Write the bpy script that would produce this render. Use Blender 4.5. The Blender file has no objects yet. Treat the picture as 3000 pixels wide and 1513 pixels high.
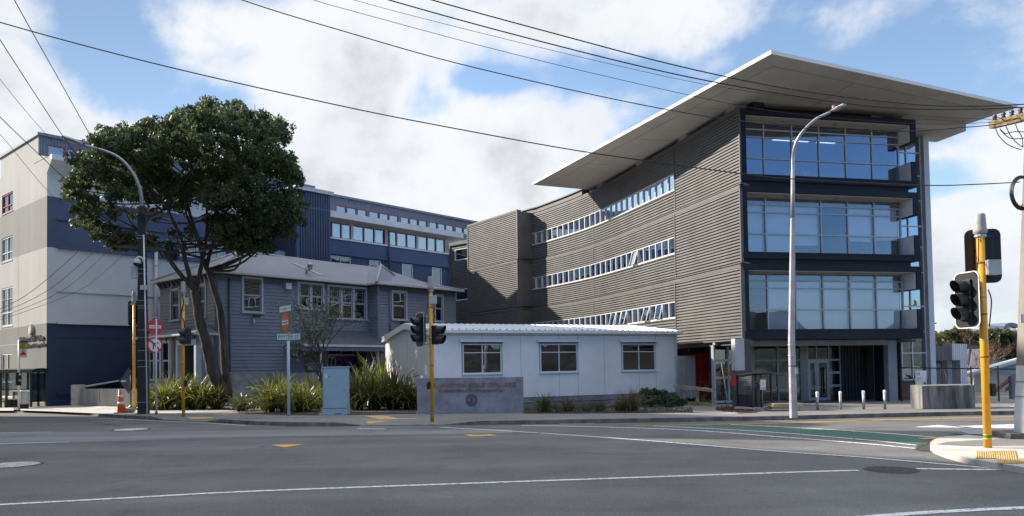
import bpy, math, random
import numpy as np
from mathutils import Vector, Matrix
random.seed(7); RNG = np.random.default_rng(7)
S = bpy.context.scene
COL = S.collection
R = math.radians
# ------------------------------------------------------------------ camera
FPX, CX, CY, HC = 2250.0, 1500.0, 1008.0, 1.7
PITCH, ROLL = R(1.8), R(0.92)
_f = Vector((0, math.cos(PITCH), math.sin(PITCH))); _u0 = Vector((0, -math.sin(PITCH), math.cos(PITCH))); _r0 = Vector((1, 0, 0))
_r = _r0*math.cos(ROLL) - _u0*math.sin(ROLL); _u = _u0*math.cos(ROLL) + _r0*math.sin(ROLL)
CAM = Vector((0, 0, HC))
def ray(u, v):
    return _f + _r*((u-CX)/FPX) + _u*((CY-v)/FPX)
def P(u, v, Y):
    d = ray(u, v); return CAM + d*(Y/d.y)
def Pz(u, v, z):
    d = ray(u, v); return CAM + d*((z-HC)/d.z)
def gz(x, y):
    t = min(1, max(0, (y-25)/15.0)); return -0.25*t*t*(3-2*t)
KH = 0.12
def G(u, v, h=0.0):
    z = h
    for _ in range(30):
        p = Pz(u, v, z); z = gz(p.x, p.y) + h
    return Vector((p.x, p.y, z))
def GP(u, v): return G(u, v, KH)
cam = bpy.data.cameras.new('camera'); co = bpy.data.objects.new('camera', cam); COL.objects.link(co)
cam.sensor_width = 36; cam.lens = 36*FPX/3000; cam.shift_y = (CY-756.5)/3000; cam.clip_end = 5000; cam.clip_start = 0.1
m = Matrix(((_r.x, _u.x, -_f.x), (_r.y, _u.y, -_f.y), (_r.z, _u.z, -_f.z))).to_4x4(); m.translation = CAM
co.matrix_world = m; S.camera = co

# ------------------------------------------------------------------ materials
MATS = {}
def nodes(name):
    m = bpy.data.materials.new(name); m.use_nodes = True
    return m, m.node_tree.nodes, m.node_tree.links, m.node_tree.nodes['Principled BSDF']
def M(name, col, rough=.6, metal=0., var=.12, vs=3., spec=.5, bump=0., bs=40., dirt=0., streak=False, var2=None, obj=False):
    """painted / mineral surface: colour broken up by two noises, optional vertical streaks and fine bump"""
    if name in MATS: return MATS[name]
    m, N, L, b = nodes(name)
    pos = N.new('ShaderNodeTexCoord').outputs['Object'] if obj else N.new('ShaderNodeNewGeometry').outputs['Position']
    n1 = N.new('ShaderNodeTexNoise'); n1.inputs['Scale'].default_value = vs; n1.inputs['Detail'].default_value = 6
    n1.inputs['Roughness'].default_value = .62
    if streak:
        mp = N.new('ShaderNodeMapping'); mp.inputs['Scale'].default_value = (1, 1, .12); L.new(pos, mp.inputs[0]); L.new(mp.outputs[0], n1.inputs['Vector'])
    else: L.new(pos, n1.inputs['Vector'])
    r = N.new('ShaderNodeValToRGB'); c = np.array(col[:3])
    lo, hi = c*(1-var*1.6), np.minimum(1, c*(1+var))
    if var2 is not None: lo = np.array(var2)
    r.color_ramp.elements[0].position = .3; r.color_ramp.elements[0].color = (*lo, 1)
    r.color_ramp.elements[1].position = .68; r.color_ramp.elements[1].color = (*hi, 1)
    L.new(n1.outputs['Fac'], r.inputs[0]); out = r.outputs[0]
    if dirt > 0:
        n2 = N.new('ShaderNodeTexNoise'); n2.inputs['Scale'].default_value = vs*.35; n2.inputs['Detail'].default_value = 8; n2.inputs['Roughness'].default_value = .7
        L.new(pos, n2.inputs['Vector'])
        mr = N.new('ShaderNodeMapRange'); mr.inputs[1].default_value = .52; mr.inputs[2].default_value = .72; mr.inputs[4].default_value = dirt; L.new(n2.outputs['Fac'], mr.inputs[0])
        mx = N.new('ShaderNodeMix'); mx.data_type = 'RGBA'; L.new(mr.outputs[0], mx.inputs[0]); L.new(out, mx.inputs[6]); mx.inputs[7].default_value = (*(c*.45+np.array((.02, .016, .01))), 1)
        out = mx.outputs[2]
    L.new(out, b.inputs['Base Color'])
    b.inputs['Roughness'].default_value = rough; b.inputs['Metallic'].default_value = metal; b.inputs['Specular IOR Level'].default_value = spec
    if bump > 0:
        n3 = N.new('ShaderNodeTexNoise'); n3.inputs['Scale'].default_value = bs; n3.inputs['Detail'].default_value = 4; L.new(pos, n3.inputs['Vector'])
        bp = N.new('ShaderNodeBump'); bp.inputs['Strength'].default_value = bump; bp.inputs['Distance'].default_value = .02; L.new(n3.outputs['Fac'], bp.inputs['Height']); L.new(bp.outputs[0], b.inputs['Normal'])
    MATS[name] = m; return m
def glassM(name, tint=(.75, .82, .85), refl=.22, wob=.004):
    """clear pane: a transparent tint under a mirror coat that strengthens at grazing angles"""
    if name in MATS: return MATS[name]
    m, N, L, b = nodes(name); N.remove(b); out = N['Material Output']
    t = N.new('ShaderNodeBsdfTransparent'); t.inputs[0].default_value = (*tint, 1)
    g = N.new('ShaderNodeBsdfGlossy'); g.inputs['Roughness'].default_value = .01; g.inputs[0].default_value = (.9, .95, 1, 1)
    lw = N.new('ShaderNodeLayerWeight'); lw.inputs[0].default_value = .25
    mr = N.new('ShaderNodeMapRange'); mr.inputs[3].default_value = refl; mr.inputs[4].default_value = .95; L.new(lw.outputs['Fresnel'], mr.inputs[0])
    n = N.new('ShaderNodeTexNoise'); n.inputs['Scale'].default_value = .9; n.inputs['Detail'].default_value = 1
    L.new(N.new('ShaderNodeNewGeometry').outputs['Position'], n.inputs['Vector'])
    bp = N.new('ShaderNodeBump'); bp.inputs['Strength'].default_value = 1; bp.inputs['Distance'].default_value = wob*2; L.new(n.outputs['Fac'], bp.inputs['Height']); L.new(bp.outputs[0], g.inputs['Normal'])
    mx = N.new('ShaderNodeMixShader'); L.new(mr.outputs[0], mx.inputs[0]); L.new(t.outputs[0], mx.inputs[1]); L.new(g.outputs[0], mx.inputs[2]); L.new(mx.outputs[0], out.inputs[0])
    MATS[name] = m; return m
def leafM(name, cols, trans=.35, rough=.45, spec=.5):
    """leaf: each leaf takes its own green; part of the light passes through"""
    if name in MATS: return MATS[name]
    m, N, L, b = nodes(name); out = N['Material Output']
    geo = N.new('ShaderNodeNewGeometry'); r = N.new('ShaderNodeValToRGB'); e = r.color_ramp.elements
    while len(e) < len(cols): e.new(.5)
    for i, c in enumerate(cols): e[i].position = i/(len(cols)-1); e[i].color = (*c, 1)
    L.new(geo.outputs['Random Per Island'], r.inputs[0]); L.new(r.outputs[0], b.inputs['Base Color'])
    b.inputs['Roughness'].default_value = rough; b.inputs['Specular IOR Level'].default_value = spec
    t = N.new('ShaderNodeBsdfTranslucent'); hs = N.new('ShaderNodeHueSaturation'); hs.inputs['Value'].default_value = 1.6; hs.inputs['Hue'].default_value = .48; L.new(r.outputs[0], hs.inputs['Color']); L.new(hs.outputs[0], t.inputs[0])
    mx = N.new('ShaderNodeMixShader'); mx.inputs[0].default_value = trans; L.new(b.outputs[0], mx.inputs[1]); L.new(t.outputs[0], mx.inputs[2]); L.new(mx.outputs[0], out.inputs[0])
    MATS[name] = m; return m
def lampM(name, col, s):
    if name in MATS: return MATS[name]
    m, N, L, b = nodes(name); b.inputs['Emission Color'].default_value = (*col, 1); b.inputs['Emission Strength'].default_value = s; b.inputs['Base Color'].default_value = (*col, 1)
    MATS[name] = m; return m

# ------------------------------------------------------------------ mesh builder
class MB:
    def __init__(s): s.v = []; s.f = []; s.smooth = []
    def poly(s, pts, sm=False):
        n = len(s.v); s.v += [tuple(p) for p in pts]; s.f.append(tuple(range(n, n+len(pts)))); s.smooth.append(sm)
    def grid(s, rows, sm=False, close=False):
        n = len(s.v); w = len(rows[0])
        for r_ in rows: s.v += [tuple(p) for p in r_]
        for i in range(len(rows)-1):
            for j in range(w if close else w-1):
                k = (j+1) % w
                s.f.append((n+i*w+j, n+i*w+k, n+(i+1)*w+k, n+(i+1)*w+j)); s.smooth.append(sm)
    def hexa(s, q):
        n = len(s.v); s.v += [tuple(p) for p in q]
        for f in ((0, 3, 2, 1), (4, 5, 6, 7), (0, 1, 5, 4), (1, 2, 6, 5), (2, 3, 7, 6), (3, 0, 4, 7)):
            s.f.append(tuple(n+i for i in f)); s.smooth.append(False)
        return s
    def box(s, x0, x1, y0, y1, z0, z1):
        return s.hexa([(x0, y0, z0), (x1, y0, z0), (x1, y1, z0), (x0, y1, z0), (x0, y0, z1), (x1, y0, z1), (x1, y1, z1), (x0, y1, z1)])
    def prism(s, pts, z0, z1):
        """vertical prism over a plan polygon (counter-clockwise)"""
        n = len(pts); k = len(s.v)
        s.v += [(p[0], p[1], z0) for p in pts] + [(p[0], p[1], z1) for p in pts]
        s.f.append(tuple(range(k+n-1, k-1, -1))); s.f.append(tuple(range(k+n, k+2*n))); s.smooth += [False]*2
        for i in range(n):
            j = (i+1) % n; s.f.append((k+i, k+j, k+n+j, k+n+i)); s.smooth.append(False)
        return s
    def slab(s, pts, dz):
        """thicken a 3-D polygon downwards by dz"""
        n = len(pts); k = len(s.v)
        s.v += [(p[0], p[1], p[2]) for p in pts] + [(p[0], p[1], p[2]-dz) for p in pts]
        s.f.append(tuple(range(k, k+n))); s.f.append(tuple(range(k+2*n-1, k+n-1, -1))); s.smooth += [False]*2
        for i in range(n):
            j = (i+1) % n; s.f.append((k+j, k+i, k+n+i, k+n+j)); s.smooth.append(False)
        return s
    def tube(s, pts, rad, n=10, cap=True, sm=True):
        pts = [Vector(p) for p in pts]; rows = []
        rad = rad if hasattr(rad, '__len__') else [rad]*len(pts)
        up = None
        for i, p in enumerate(pts):
            t = (pts[min(i+1, len(pts)-1)] - pts[max(i-1, 0)]).normalized()
            if up is None: up = Vector((1, 0, 0)) if abs(t.x) < .8 else Vector((0, 1, 0))
            a = (up - t*up.dot(t)).normalized(); b = t.cross(a); up = a
            rows.append([p + (a*math.cos(2*math.pi*k/n) + b*math.sin(2*math.pi*k/n))*rad[i] for k in range(n)])
        k0 = len(s.v); s.grid(rows, sm, True)
        if cap:
            s.f.append(tuple(k0+n-1-i for i in range(n))); e = k0+(len(rows)-1)*n; s.f.append(tuple(e+i for i in range(n))); s.smooth += [False]*2
        return s
    def lathe(s, c, prof, n=20, axis='z', sm=True):
        rows = []
        for r_, h in prof:
            row = []
            for k in range(n):
                a = 2*math.pi*k/n; x, y = r_*math.cos(a), r_*math.sin(a)
                row.append((c[0]+x, c[1]+y, c[2]+h) if axis == 'z' else (c[0]+x, c[1]-h, c[2]+y))
            rows.append(row)
        s.grid(rows, sm, True); return s
    def add(s, mb, T=None):
        n = len(s.v); s.v += [tuple(T @ Vector(p)) for p in mb.v] if T else mb.v
        s.f += [tuple(n+i for i in f) for f in mb.f]; s.smooth += mb.smooth; return s
    def build(s, name, mat, parent=None, bevel=0., world=True):
        me = bpy.data.meshes.new(name); off = (0, 0, 0)
        if parent is not None and world:
            q = parent; o = Vector((0, 0, 0))
            while q is not None: o += Vector(q.location); q = q.parent
            off = o
        vs = [(a-off[0], b-off[1], c-off[2]) for a, b, c in s.v]
        me.from_pydata(vs, [], s.f); me.polygons.foreach_set('use_smooth', s.smooth); me.materials.append(mat); me.update()
        ob = bpy.data.objects.new(name, me); COL.objects.link(ob)
        if parent is not None: ob.parent = parent
        if bevel > 0:
            md = ob.modifiers.new('bevel', 'BEVEL'); md.width = bevel; md.segments = 2; md.limit_method = 'ANGLE'
        return ob
def tag(o, label=None, cat=None, group=None, kind=None):
    if label: o['label'] = label
    if cat: o['category'] = cat
    if group: o['group'] = group
    if kind: o['kind'] = kind
    return o
def thing(name, label, cat, loc=(0, 0, 0), group=None, rz=0):
    o = bpy.data.objects.new(name, None); COL.objects.link(o); o.empty_display_size = .2
    o.location = loc; o.rotation_euler = (0, 0, rz); return tag(o, label, cat, group)
def copy_tree(o, parent=None):
    c = o.copy(); COL.objects.link(c)
    if parent is not None: c.parent = parent
    for ch in list(o.children): copy_tree(ch, c)
    return c
def structure(mb, name, mat): return tag(mb.build(name, mat), kind='structure')
class Frame:
    """a vertical wall plane: a runs along it, n is out of it (towards the street), z is up"""
    def __init__(s, o, d):
        s.o = Vector((o[0], o[1])); s.d = Vector((d[0], d[1])).normalized(); s.n = Vector((s.d.y, -s.d.x))
    def pt(s, a, n, z):
        q = s.o + s.d*a + s.n*n; return Vector((q.x, q.y, z))
    def uv(s, u, v, n=0.):
        r_ = ray(u, v); o = s.o + s.n*n; t = (o.dot(s.n) - Vector((CAM.x, CAM.y)).dot(s.n))/Vector((r_.x, r_.y)).dot(s.n)
        p = CAM + r_*t; return (Vector((p.x, p.y)) - s.o).dot(s.d), p.z
    def box(s, mb, a0, a1, n0, n1, z0, z1):
        mb.hexa([s.pt(a0, n1, z0), s.pt(a1, n1, z0), s.pt(a1, n0, z0), s.pt(a0, n0, z0), s.pt(a0, n1, z1), s.pt(a1, n1, z1), s.pt(a1, n0, z1), s.pt(a0, n0, z1)])
    def rect(s, u0, v0, u1, v1, n=0.):
        """pixel rectangle -> a0,a1,z0,z1 on the wall"""
        uc, vc = (u0+u1)/2, (v0+v1)/2
        a0 = s.uv(u0, vc, n)[0]; a1 = s.uv(u1, vc, n)[0]; z1 = s.uv(uc, v0, n)[1]; z0 = s.uv(uc, v1, n)[1]
        return min(a0, a1), max(a0, a1), min(z0, z1), max(z0, z1)
def wall(mb, F, a0, a1, z0, z1, holes=(), depth=.12, board=None, n=0., cor=None):
    """wall face with rectangular openings that have real reveals; board=(height,lap) gives lapped weatherboards; cor=(pitch,depth) vertical ribs"""
    A = sorted({a0, a1, *[min(max(h[i], a0), a1) for h in holes for i in (0, 1)]}); Z = sorted({z0, z1, *[min(max(h[i], z0), z1) for h in holes for i in (2, 3)]})
    if board:
        k = math.ceil((z0+.001)/board[0])
        while k*board[0] < z1+board[0]: Z += [z for z in (k*board[0], (k-.13)*board[0]) if z0 < z < z1]; k += 1
        Z = sorted(set(Z))
    if cor:
        ribs = []; k = 0; x = a0
        prof = [(0, 0), (.35, 0), (.45, 1), (.85, 1), (.95, 0)]
        while x < a1:
            ribs += [(x+p*cor[0], q*cor[1]) for p, q in prof if x+p*cor[0] < a1]; x += cor[0]
        ribs.append((a1, 0)); xs = np.array([q[0] for q in ribs]); ys = np.array([q[1] for q in ribs])
        A = sorted(set(A) | set(xs.tolist()))
        nf = lambda a: float(np.interp(a, xs, ys))
    else: nf = lambda a: 0.
    ins = lambda a, z: any(h[0] < a < h[1] and h[2] < z < h[3] for h in holes)
    for i in range(len(A)-1):
        if A[i+1]-A[i] < 1e-5: continue
        for j in range(len(Z)-1):
            if Z[j+1]-Z[j] < 1e-5 or ins((A[i]+A[i+1])/2, (Z[j]+Z[j+1])/2): continue
            b0 = b1 = n; gv = False
            if board:
                gv = (((Z[j]+Z[j+1])/2/board[0]) % 1) > .87
                k = math.floor((Z[j]+Z[j+1])/2/board[0]); b0 = n+board[1]*(1-(Z[j]-k*board[0])/board[0]); b1 = n+board[1]*(1-(Z[j+1]-k*board[0])/board[0])
                if gv: b0 = b1 = n-.02
                if abs(Z[j]-k*board[0]) < 1e-6: mb.poly([F.pt(A[i], n-.02, Z[j]), F.pt(A[i+1], n-.02, Z[j]), F.pt(A[i+1], b0, Z[j]), F.pt(A[i], b0, Z[j])])
            mb.poly([F.pt(A[i], b0+nf(A[i]), Z[j]), F.pt(A[i+1], b0+nf(A[i+1]), Z[j]), F.pt(A[i+1], b1+nf(A[i+1]), Z[j+1]), F.pt(A[i], b1+nf(A[i]), Z[j+1])])
    for h in holes:
        p, q, b, t = h[:4]; f = n+(board[1] if board else 0)+(cor[1] if cor else 0)
        mb.poly([F.pt(p, f, b), F.pt(p, n-depth, b), F.pt(p, n-depth, t), F.pt(p, f, t)]); mb.poly([F.pt(q, f, b), F.pt(q, f, t), F.pt(q, n-depth, t), F.pt(q, n-depth, b)])
        mb.poly([F.pt(p, f, b), F.pt(q, f, b), F.pt(q, n-depth, b), F.pt(p, n-depth, b)]); mb.poly([F.pt(p, f, t), F.pt(p, n-depth, t), F.pt(q, n-depth, t), F.pt(q, f, t)])
def text(s, size, ext, name, mat, parent, origin, right, up, width=None, align='CENTER', shear=0., uni=False):
    """lettering as real raised geometry on a plane: origin is the middle of the baseline"""
    cu = bpy.data.curves.new(name, 'FONT'); cu.body = s; cu.size = size; cu.extrude = ext; cu.align_x = align; cu.resolution_u = 2; cu.shear = shear
    o = bpy.data.objects.new(name+'_tmp', cu); COL.objects.link(o)
    dg = bpy.context.evaluated_depsgraph_get(); me = bpy.data.meshes.new_from_object(o.evaluated_get(dg)); bpy.data.objects.remove(o)
    co_ = np.empty(len(me.vertices)*3); me.vertices.foreach_get('co', co_); co_ = co_.reshape(-1, 3)
    if width and len(co_): k = width/max(1e-6, co_[:, 0].max()-co_[:, 0].min()); co_[:, 0] *= k; co_[:, 1] *= (k if uni else 1)
    r_ = Vector(right).normalized(); u_ = Vector(up).normalized(); n_ = r_.cross(u_)
    off = Vector((0, 0, 0)); q = parent
    while q is not None: off += Vector(q.location); q = q.parent
    o3 = Vector(origin) - off
    w = np.array(o3) + co_[:, :1]*np.array(r_) + co_[:, 1:2]*np.array(u_) + co_[:, 2:]*np.array(n_)
    me.vertices.foreach_set('co', w.ravel()); me.materials.clear(); me.materials.append(mat); me.update()
    ob = bpy.data.objects.new(name, me); COL.objects.link(ob)
    if parent is not None: ob.parent = parent
    return ob
def catmull(pts, k=6):
    out = []; n = len(pts)
    pts = [Vector(p) for p in pts]
    for i in range(n-1):
        p0, p1, p2, p3 = pts[max(i-1, 0)], pts[i], pts[i+1], pts[min(i+2, n-1)]
        for j in range(k):
            t = j/k; out.append(.5*((2*p1)+(p2-p0)*t+(2*p0-5*p1+4*p2-p3)*t*t+(3*p1-p0-3*p2+p3)*t**3))
    out.append(pts[-1]); return out
# ------------------------------------------------------------------ sky, sun, exposure
SUN = Vector((-1, .36, 0)).normalized(); EL = R(29)
SUN = Vector((SUN.x*math.cos(EL), SUN.y*math.cos(EL), math.sin(EL)))
sl = bpy.data.lights.new('sun', 'SUN'); sl.energy = 4.6; sl.angle = R(.55); sl.color = (1, .93, .82)
so = bpy.data.objects.new('sun', sl); COL.objects.link(so); so.rotation_euler = SUN.to_track_quat('Z', 'Y').to_euler(); so.location = (-30, 10, 40)
W = bpy.data.worlds.new('World'); S.world = W; W.use_nodes = True
N = W.node_tree.nodes; L = W.node_tree.links; bg = N['Background']
sky = N.new('ShaderNodeTexSky'); sky.sky_type = 'NISHITA'; sky.sun_disc = False; sky.sun_elevation = EL; sky.sun_rotation = math.atan2(SUN.x, SUN.y) % (2*math.pi)
sky.air_density = 1.0; sky.dust_density = .25; sky.ozone_density = 1.6
tc = N.new('ShaderNodeTexCoord'); sx = N.new('ShaderNodeSeparateXYZ'); L.new(tc.outputs['Generated'], sx.inputs[0])
def mth(op, a, b=None, clamp=False):
    n = N.new('ShaderNodeMath'); n.operation = op; n.use_clamp = clamp
    for i, x in enumerate((a, b)):
        if x is None: continue
        if isinstance(x, (int, float)): n.inputs[i].default_value = x
        else: L.new(x, n.inputs[i])
    return n.outputs[0]
az = mth('ARCTAN2', sx.outputs[0], sx.outputs[1]); el = mth('ARCSINE', sx.outputs[2])
ae = N.new('ShaderNodeCombineXYZ'); L.new(az, ae.inputs[0]); L.new(el, ae.inputs[1])
# cloud layer: noise on a flat deck seen in perspective
den = mth('ADD', mth('MAXIMUM', sx.outputs[2], 0.), .22)
dk = N.new('ShaderNodeCombineXYZ'); L.new(mth('DIVIDE', sx.outputs[0], den), dk.inputs[0]); L.new(mth('DIVIDE', sx.outputs[1], den), dk.inputs[1])
def noise(vec, sc, det, rough=.55, dist=0.):
    n = N.new('ShaderNodeTexNoise'); n.inputs['Scale'].default_value = sc; n.inputs['Detail'].default_value = det; n.inputs['Roughness'].default_value = rough; n.inputs['Distortion'].default_value = dist; L.new(vec, n.inputs['Vector']); return n.outputs['Fac']
n_big = noise(ae.outputs[0], 5.5, 9, .6, .25); n_fine = noise(dk.outputs[0], 3.2, 10, .62, .15); n_grey = noise(ae.outputs[0], 3.3, 6, .55)
def blob(u, v, ru, rv):
    d = ray(u, v).normalized(); a, e = math.atan2(d.x, d.y), math.asin(d.z)
    s1 = N.new('ShaderNodeVectorMath'); s1.operation = 'SUBTRACT'; L.new(ae.outputs[0], s1.inputs[0]); s1.inputs[1].default_value = (a, e, 0)
    s2 = N.new('ShaderNodeVectorMath'); s2.operation = 'MULTIPLY'; L.new(s1.outputs[0], s2.inputs[0]); k = FPX
    s2.inputs[1].default_value = (k/ru, k/rv, 1)
    s3 = N.new('ShaderNodeVectorMath'); s3.operation = 'LENGTH'; L.new(s2.outputs[0], s3.inputs[0])
    mr = N.new('ShaderNodeMapRange'); mr.interpolation_type = 'SMOOTHSTEP'; mr.inputs[1].default_value = 1.25; mr.inputs[2].default_value = .25; L.new(s3.outputs['Value'], mr.inputs[0])
    return mr.outputs[0]
cov = None
CL = [(30, 80, 200, 230, .62), (80, 330, 300, 130, .62), (850, 180, 420, 150, .62), (1000, 420, 480, 260, .62), (1330, 480, 420, 260, .5), (1650, 360, 330, 150, .5), (1300, 60, 650, 150, .6), (1900, 40, 420, 120, .45), (1980, 190, 260, 90, .3), (600, 60, 200, 90, .3), (380, 250, 160, 60, .28),
      (2950, 700, 330, 260, .6), (2950, 420, 300, 100, .45), (2700, 850, 300, 220, .35), (2500, 60, 260, 90, .22), (2950, 60, 200, 120, .15), (1250, 650, 900, 200, .4), (150, 480, 500, 120, .4),
      (300, 120, 190, 190, -.5), (520, 290, 300, 80, -.5), (1440, 235, 130, 50, -.5), (1230, 310, 90, 80, -.38), (1850, 225, 200, 55, -.38), (2450, 170, 420, 100, -.25), (2750, 520, 130, 55, -.4)]
for u, v, ru, rv, w in CL:
    t = mth('MULTIPLY', blob(u, v, ru, rv), w); cov = t if cov is None else mth('ADD', cov, t)
shape = mth('ADD', mth('MULTIPLY', n_big, .62), mth('MULTIPLY', n_fine, .38))
dens = mth('ADD', mth('MULTIPLY', mth('SUBTRACT', shape, .5), 3.3), mth('SUBTRACT', cov, mth('MULTIPLY', mth('MULTIPLY', sx.outputs[1], -3., True), .55)))
mrD = N.new('ShaderNodeMapRange'); mrD.interpolation_type = 'SMOOTHSTEP'; mrD.inputs[1].default_value = -.02; mrD.inputs[2].default_value = .68; L.new(dens, mrD.inputs[0])
# thick cloud turns grey inside, edges stay white
grey = N.new('ShaderNodeMapRange'); grey.interpolation_type = 'SMOOTHSTEP'; grey.inputs[1].default_value = .42; grey.inputs[2].default_value = .62; L.new(n_grey, grey.inputs[0])
thick = N.new('ShaderNodeMapRange'); thick.inputs[1].default_value = .45; thick.inputs[2].default_value = 1.3; L.new(dens, thick.inputs[0])
gm = mth('MULTIPLY', grey.outputs[0], thick.outputs[0], True)
cc = N.new('ShaderNodeMix'); cc.data_type = 'RGBA'; L.new(gm, cc.inputs[0]); cc.inputs[6].default_value = (3.45, 3.5, 3.58, 1); cc.inputs[7].default_value = (1.6, 1.72, 1.92, 1)
# clouds near the horizon and away from the sun thin out
mx = N.new('ShaderNodeMix'); mx.data_type = 'RGBA'; L.new(mth('MULTIPLY', mrD.outputs[0], .97), mx.inputs[0]); sc_ = N.new('ShaderNodeMix'); sc_.data_type = 'RGBA'; sc_.blend_type = 'MULTIPLY'; sc_.inputs[0].default_value = 1; L.new(sky.outputs[0], sc_.inputs[6])
bk_ = N.new('ShaderNodeMix'); bk_.data_type = 'RGBA'; L.new(mth('MULTIPLY', sx.outputs[1], -1.6, True), bk_.inputs[0]); bk_.inputs[6].default_value = (.80, .79, .78, 1); bk_.inputs[7].default_value = (.34, .46, .64, 1); 
dp_ = N.new('ShaderNodeVectorMath'); dp_.operation = 'DOT_PRODUCT'; L.new(tc.outputs['Generated'], dp_.inputs[0]); dp_.inputs[1].default_value = tuple(SUN)
gl_ = N.new('ShaderNodeMapRange'); gl_.interpolation_type = 'SMOOTHSTEP'; gl_.inputs[1].default_value = .45; gl_.inputs[2].default_value = .95; gl_.inputs[3].default_value = 1; gl_.inputs[4].default_value = .5; L.new(dp_.outputs['Value'], gl_.inputs[0])
gs_ = N.new('ShaderNodeVectorMath'); gs_.operation = 'SCALE'; L.new(bk_.outputs[2], gs_.inputs[0]); L.new(gl_.outputs[0], gs_.inputs['Scale']); L.new(gs_.outputs[0], sc_.inputs[7])   # away from the sun the blue is deeper
L.new(sc_.outputs[2], mx.inputs[6]); L.new(cc.outputs[2], mx.inputs[7])
# unseen bright cloud overhead, added as fill light; pale haze low on the horizon
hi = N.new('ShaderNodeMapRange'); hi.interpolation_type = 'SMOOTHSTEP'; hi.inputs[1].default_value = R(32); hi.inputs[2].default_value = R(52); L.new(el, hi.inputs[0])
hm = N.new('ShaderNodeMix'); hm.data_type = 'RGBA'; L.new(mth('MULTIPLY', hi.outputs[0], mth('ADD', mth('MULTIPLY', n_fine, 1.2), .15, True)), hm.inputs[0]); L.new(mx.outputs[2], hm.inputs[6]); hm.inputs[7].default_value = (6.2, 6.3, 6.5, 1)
hz_ = N.new('ShaderNodeMapRange'); hz_.interpolation_type = 'SMOOTHSTEP'; hz_.inputs[1].default_value = R(9); hz_.inputs[2].default_value = R(-1); L.new(el, hz_.inputs[0])
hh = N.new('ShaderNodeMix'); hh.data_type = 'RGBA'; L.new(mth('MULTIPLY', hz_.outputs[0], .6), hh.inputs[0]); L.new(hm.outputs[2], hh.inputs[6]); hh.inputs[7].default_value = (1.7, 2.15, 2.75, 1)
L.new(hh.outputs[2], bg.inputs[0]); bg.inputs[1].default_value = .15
S.view_settings.view_transform = 'Standard'; S.view_settings.look = 'None'; S.view_settings.exposure = 0.9; S.view_settings.gamma = 1
S.render.engine = 'CYCLES'; S.cycles.max_bounces = 8; S.cycles.transparent_max_bounces = 16; S.cycles.caustics_reflective = False; S.cycles.caustics_refractive = False
ASPH = None
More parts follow.
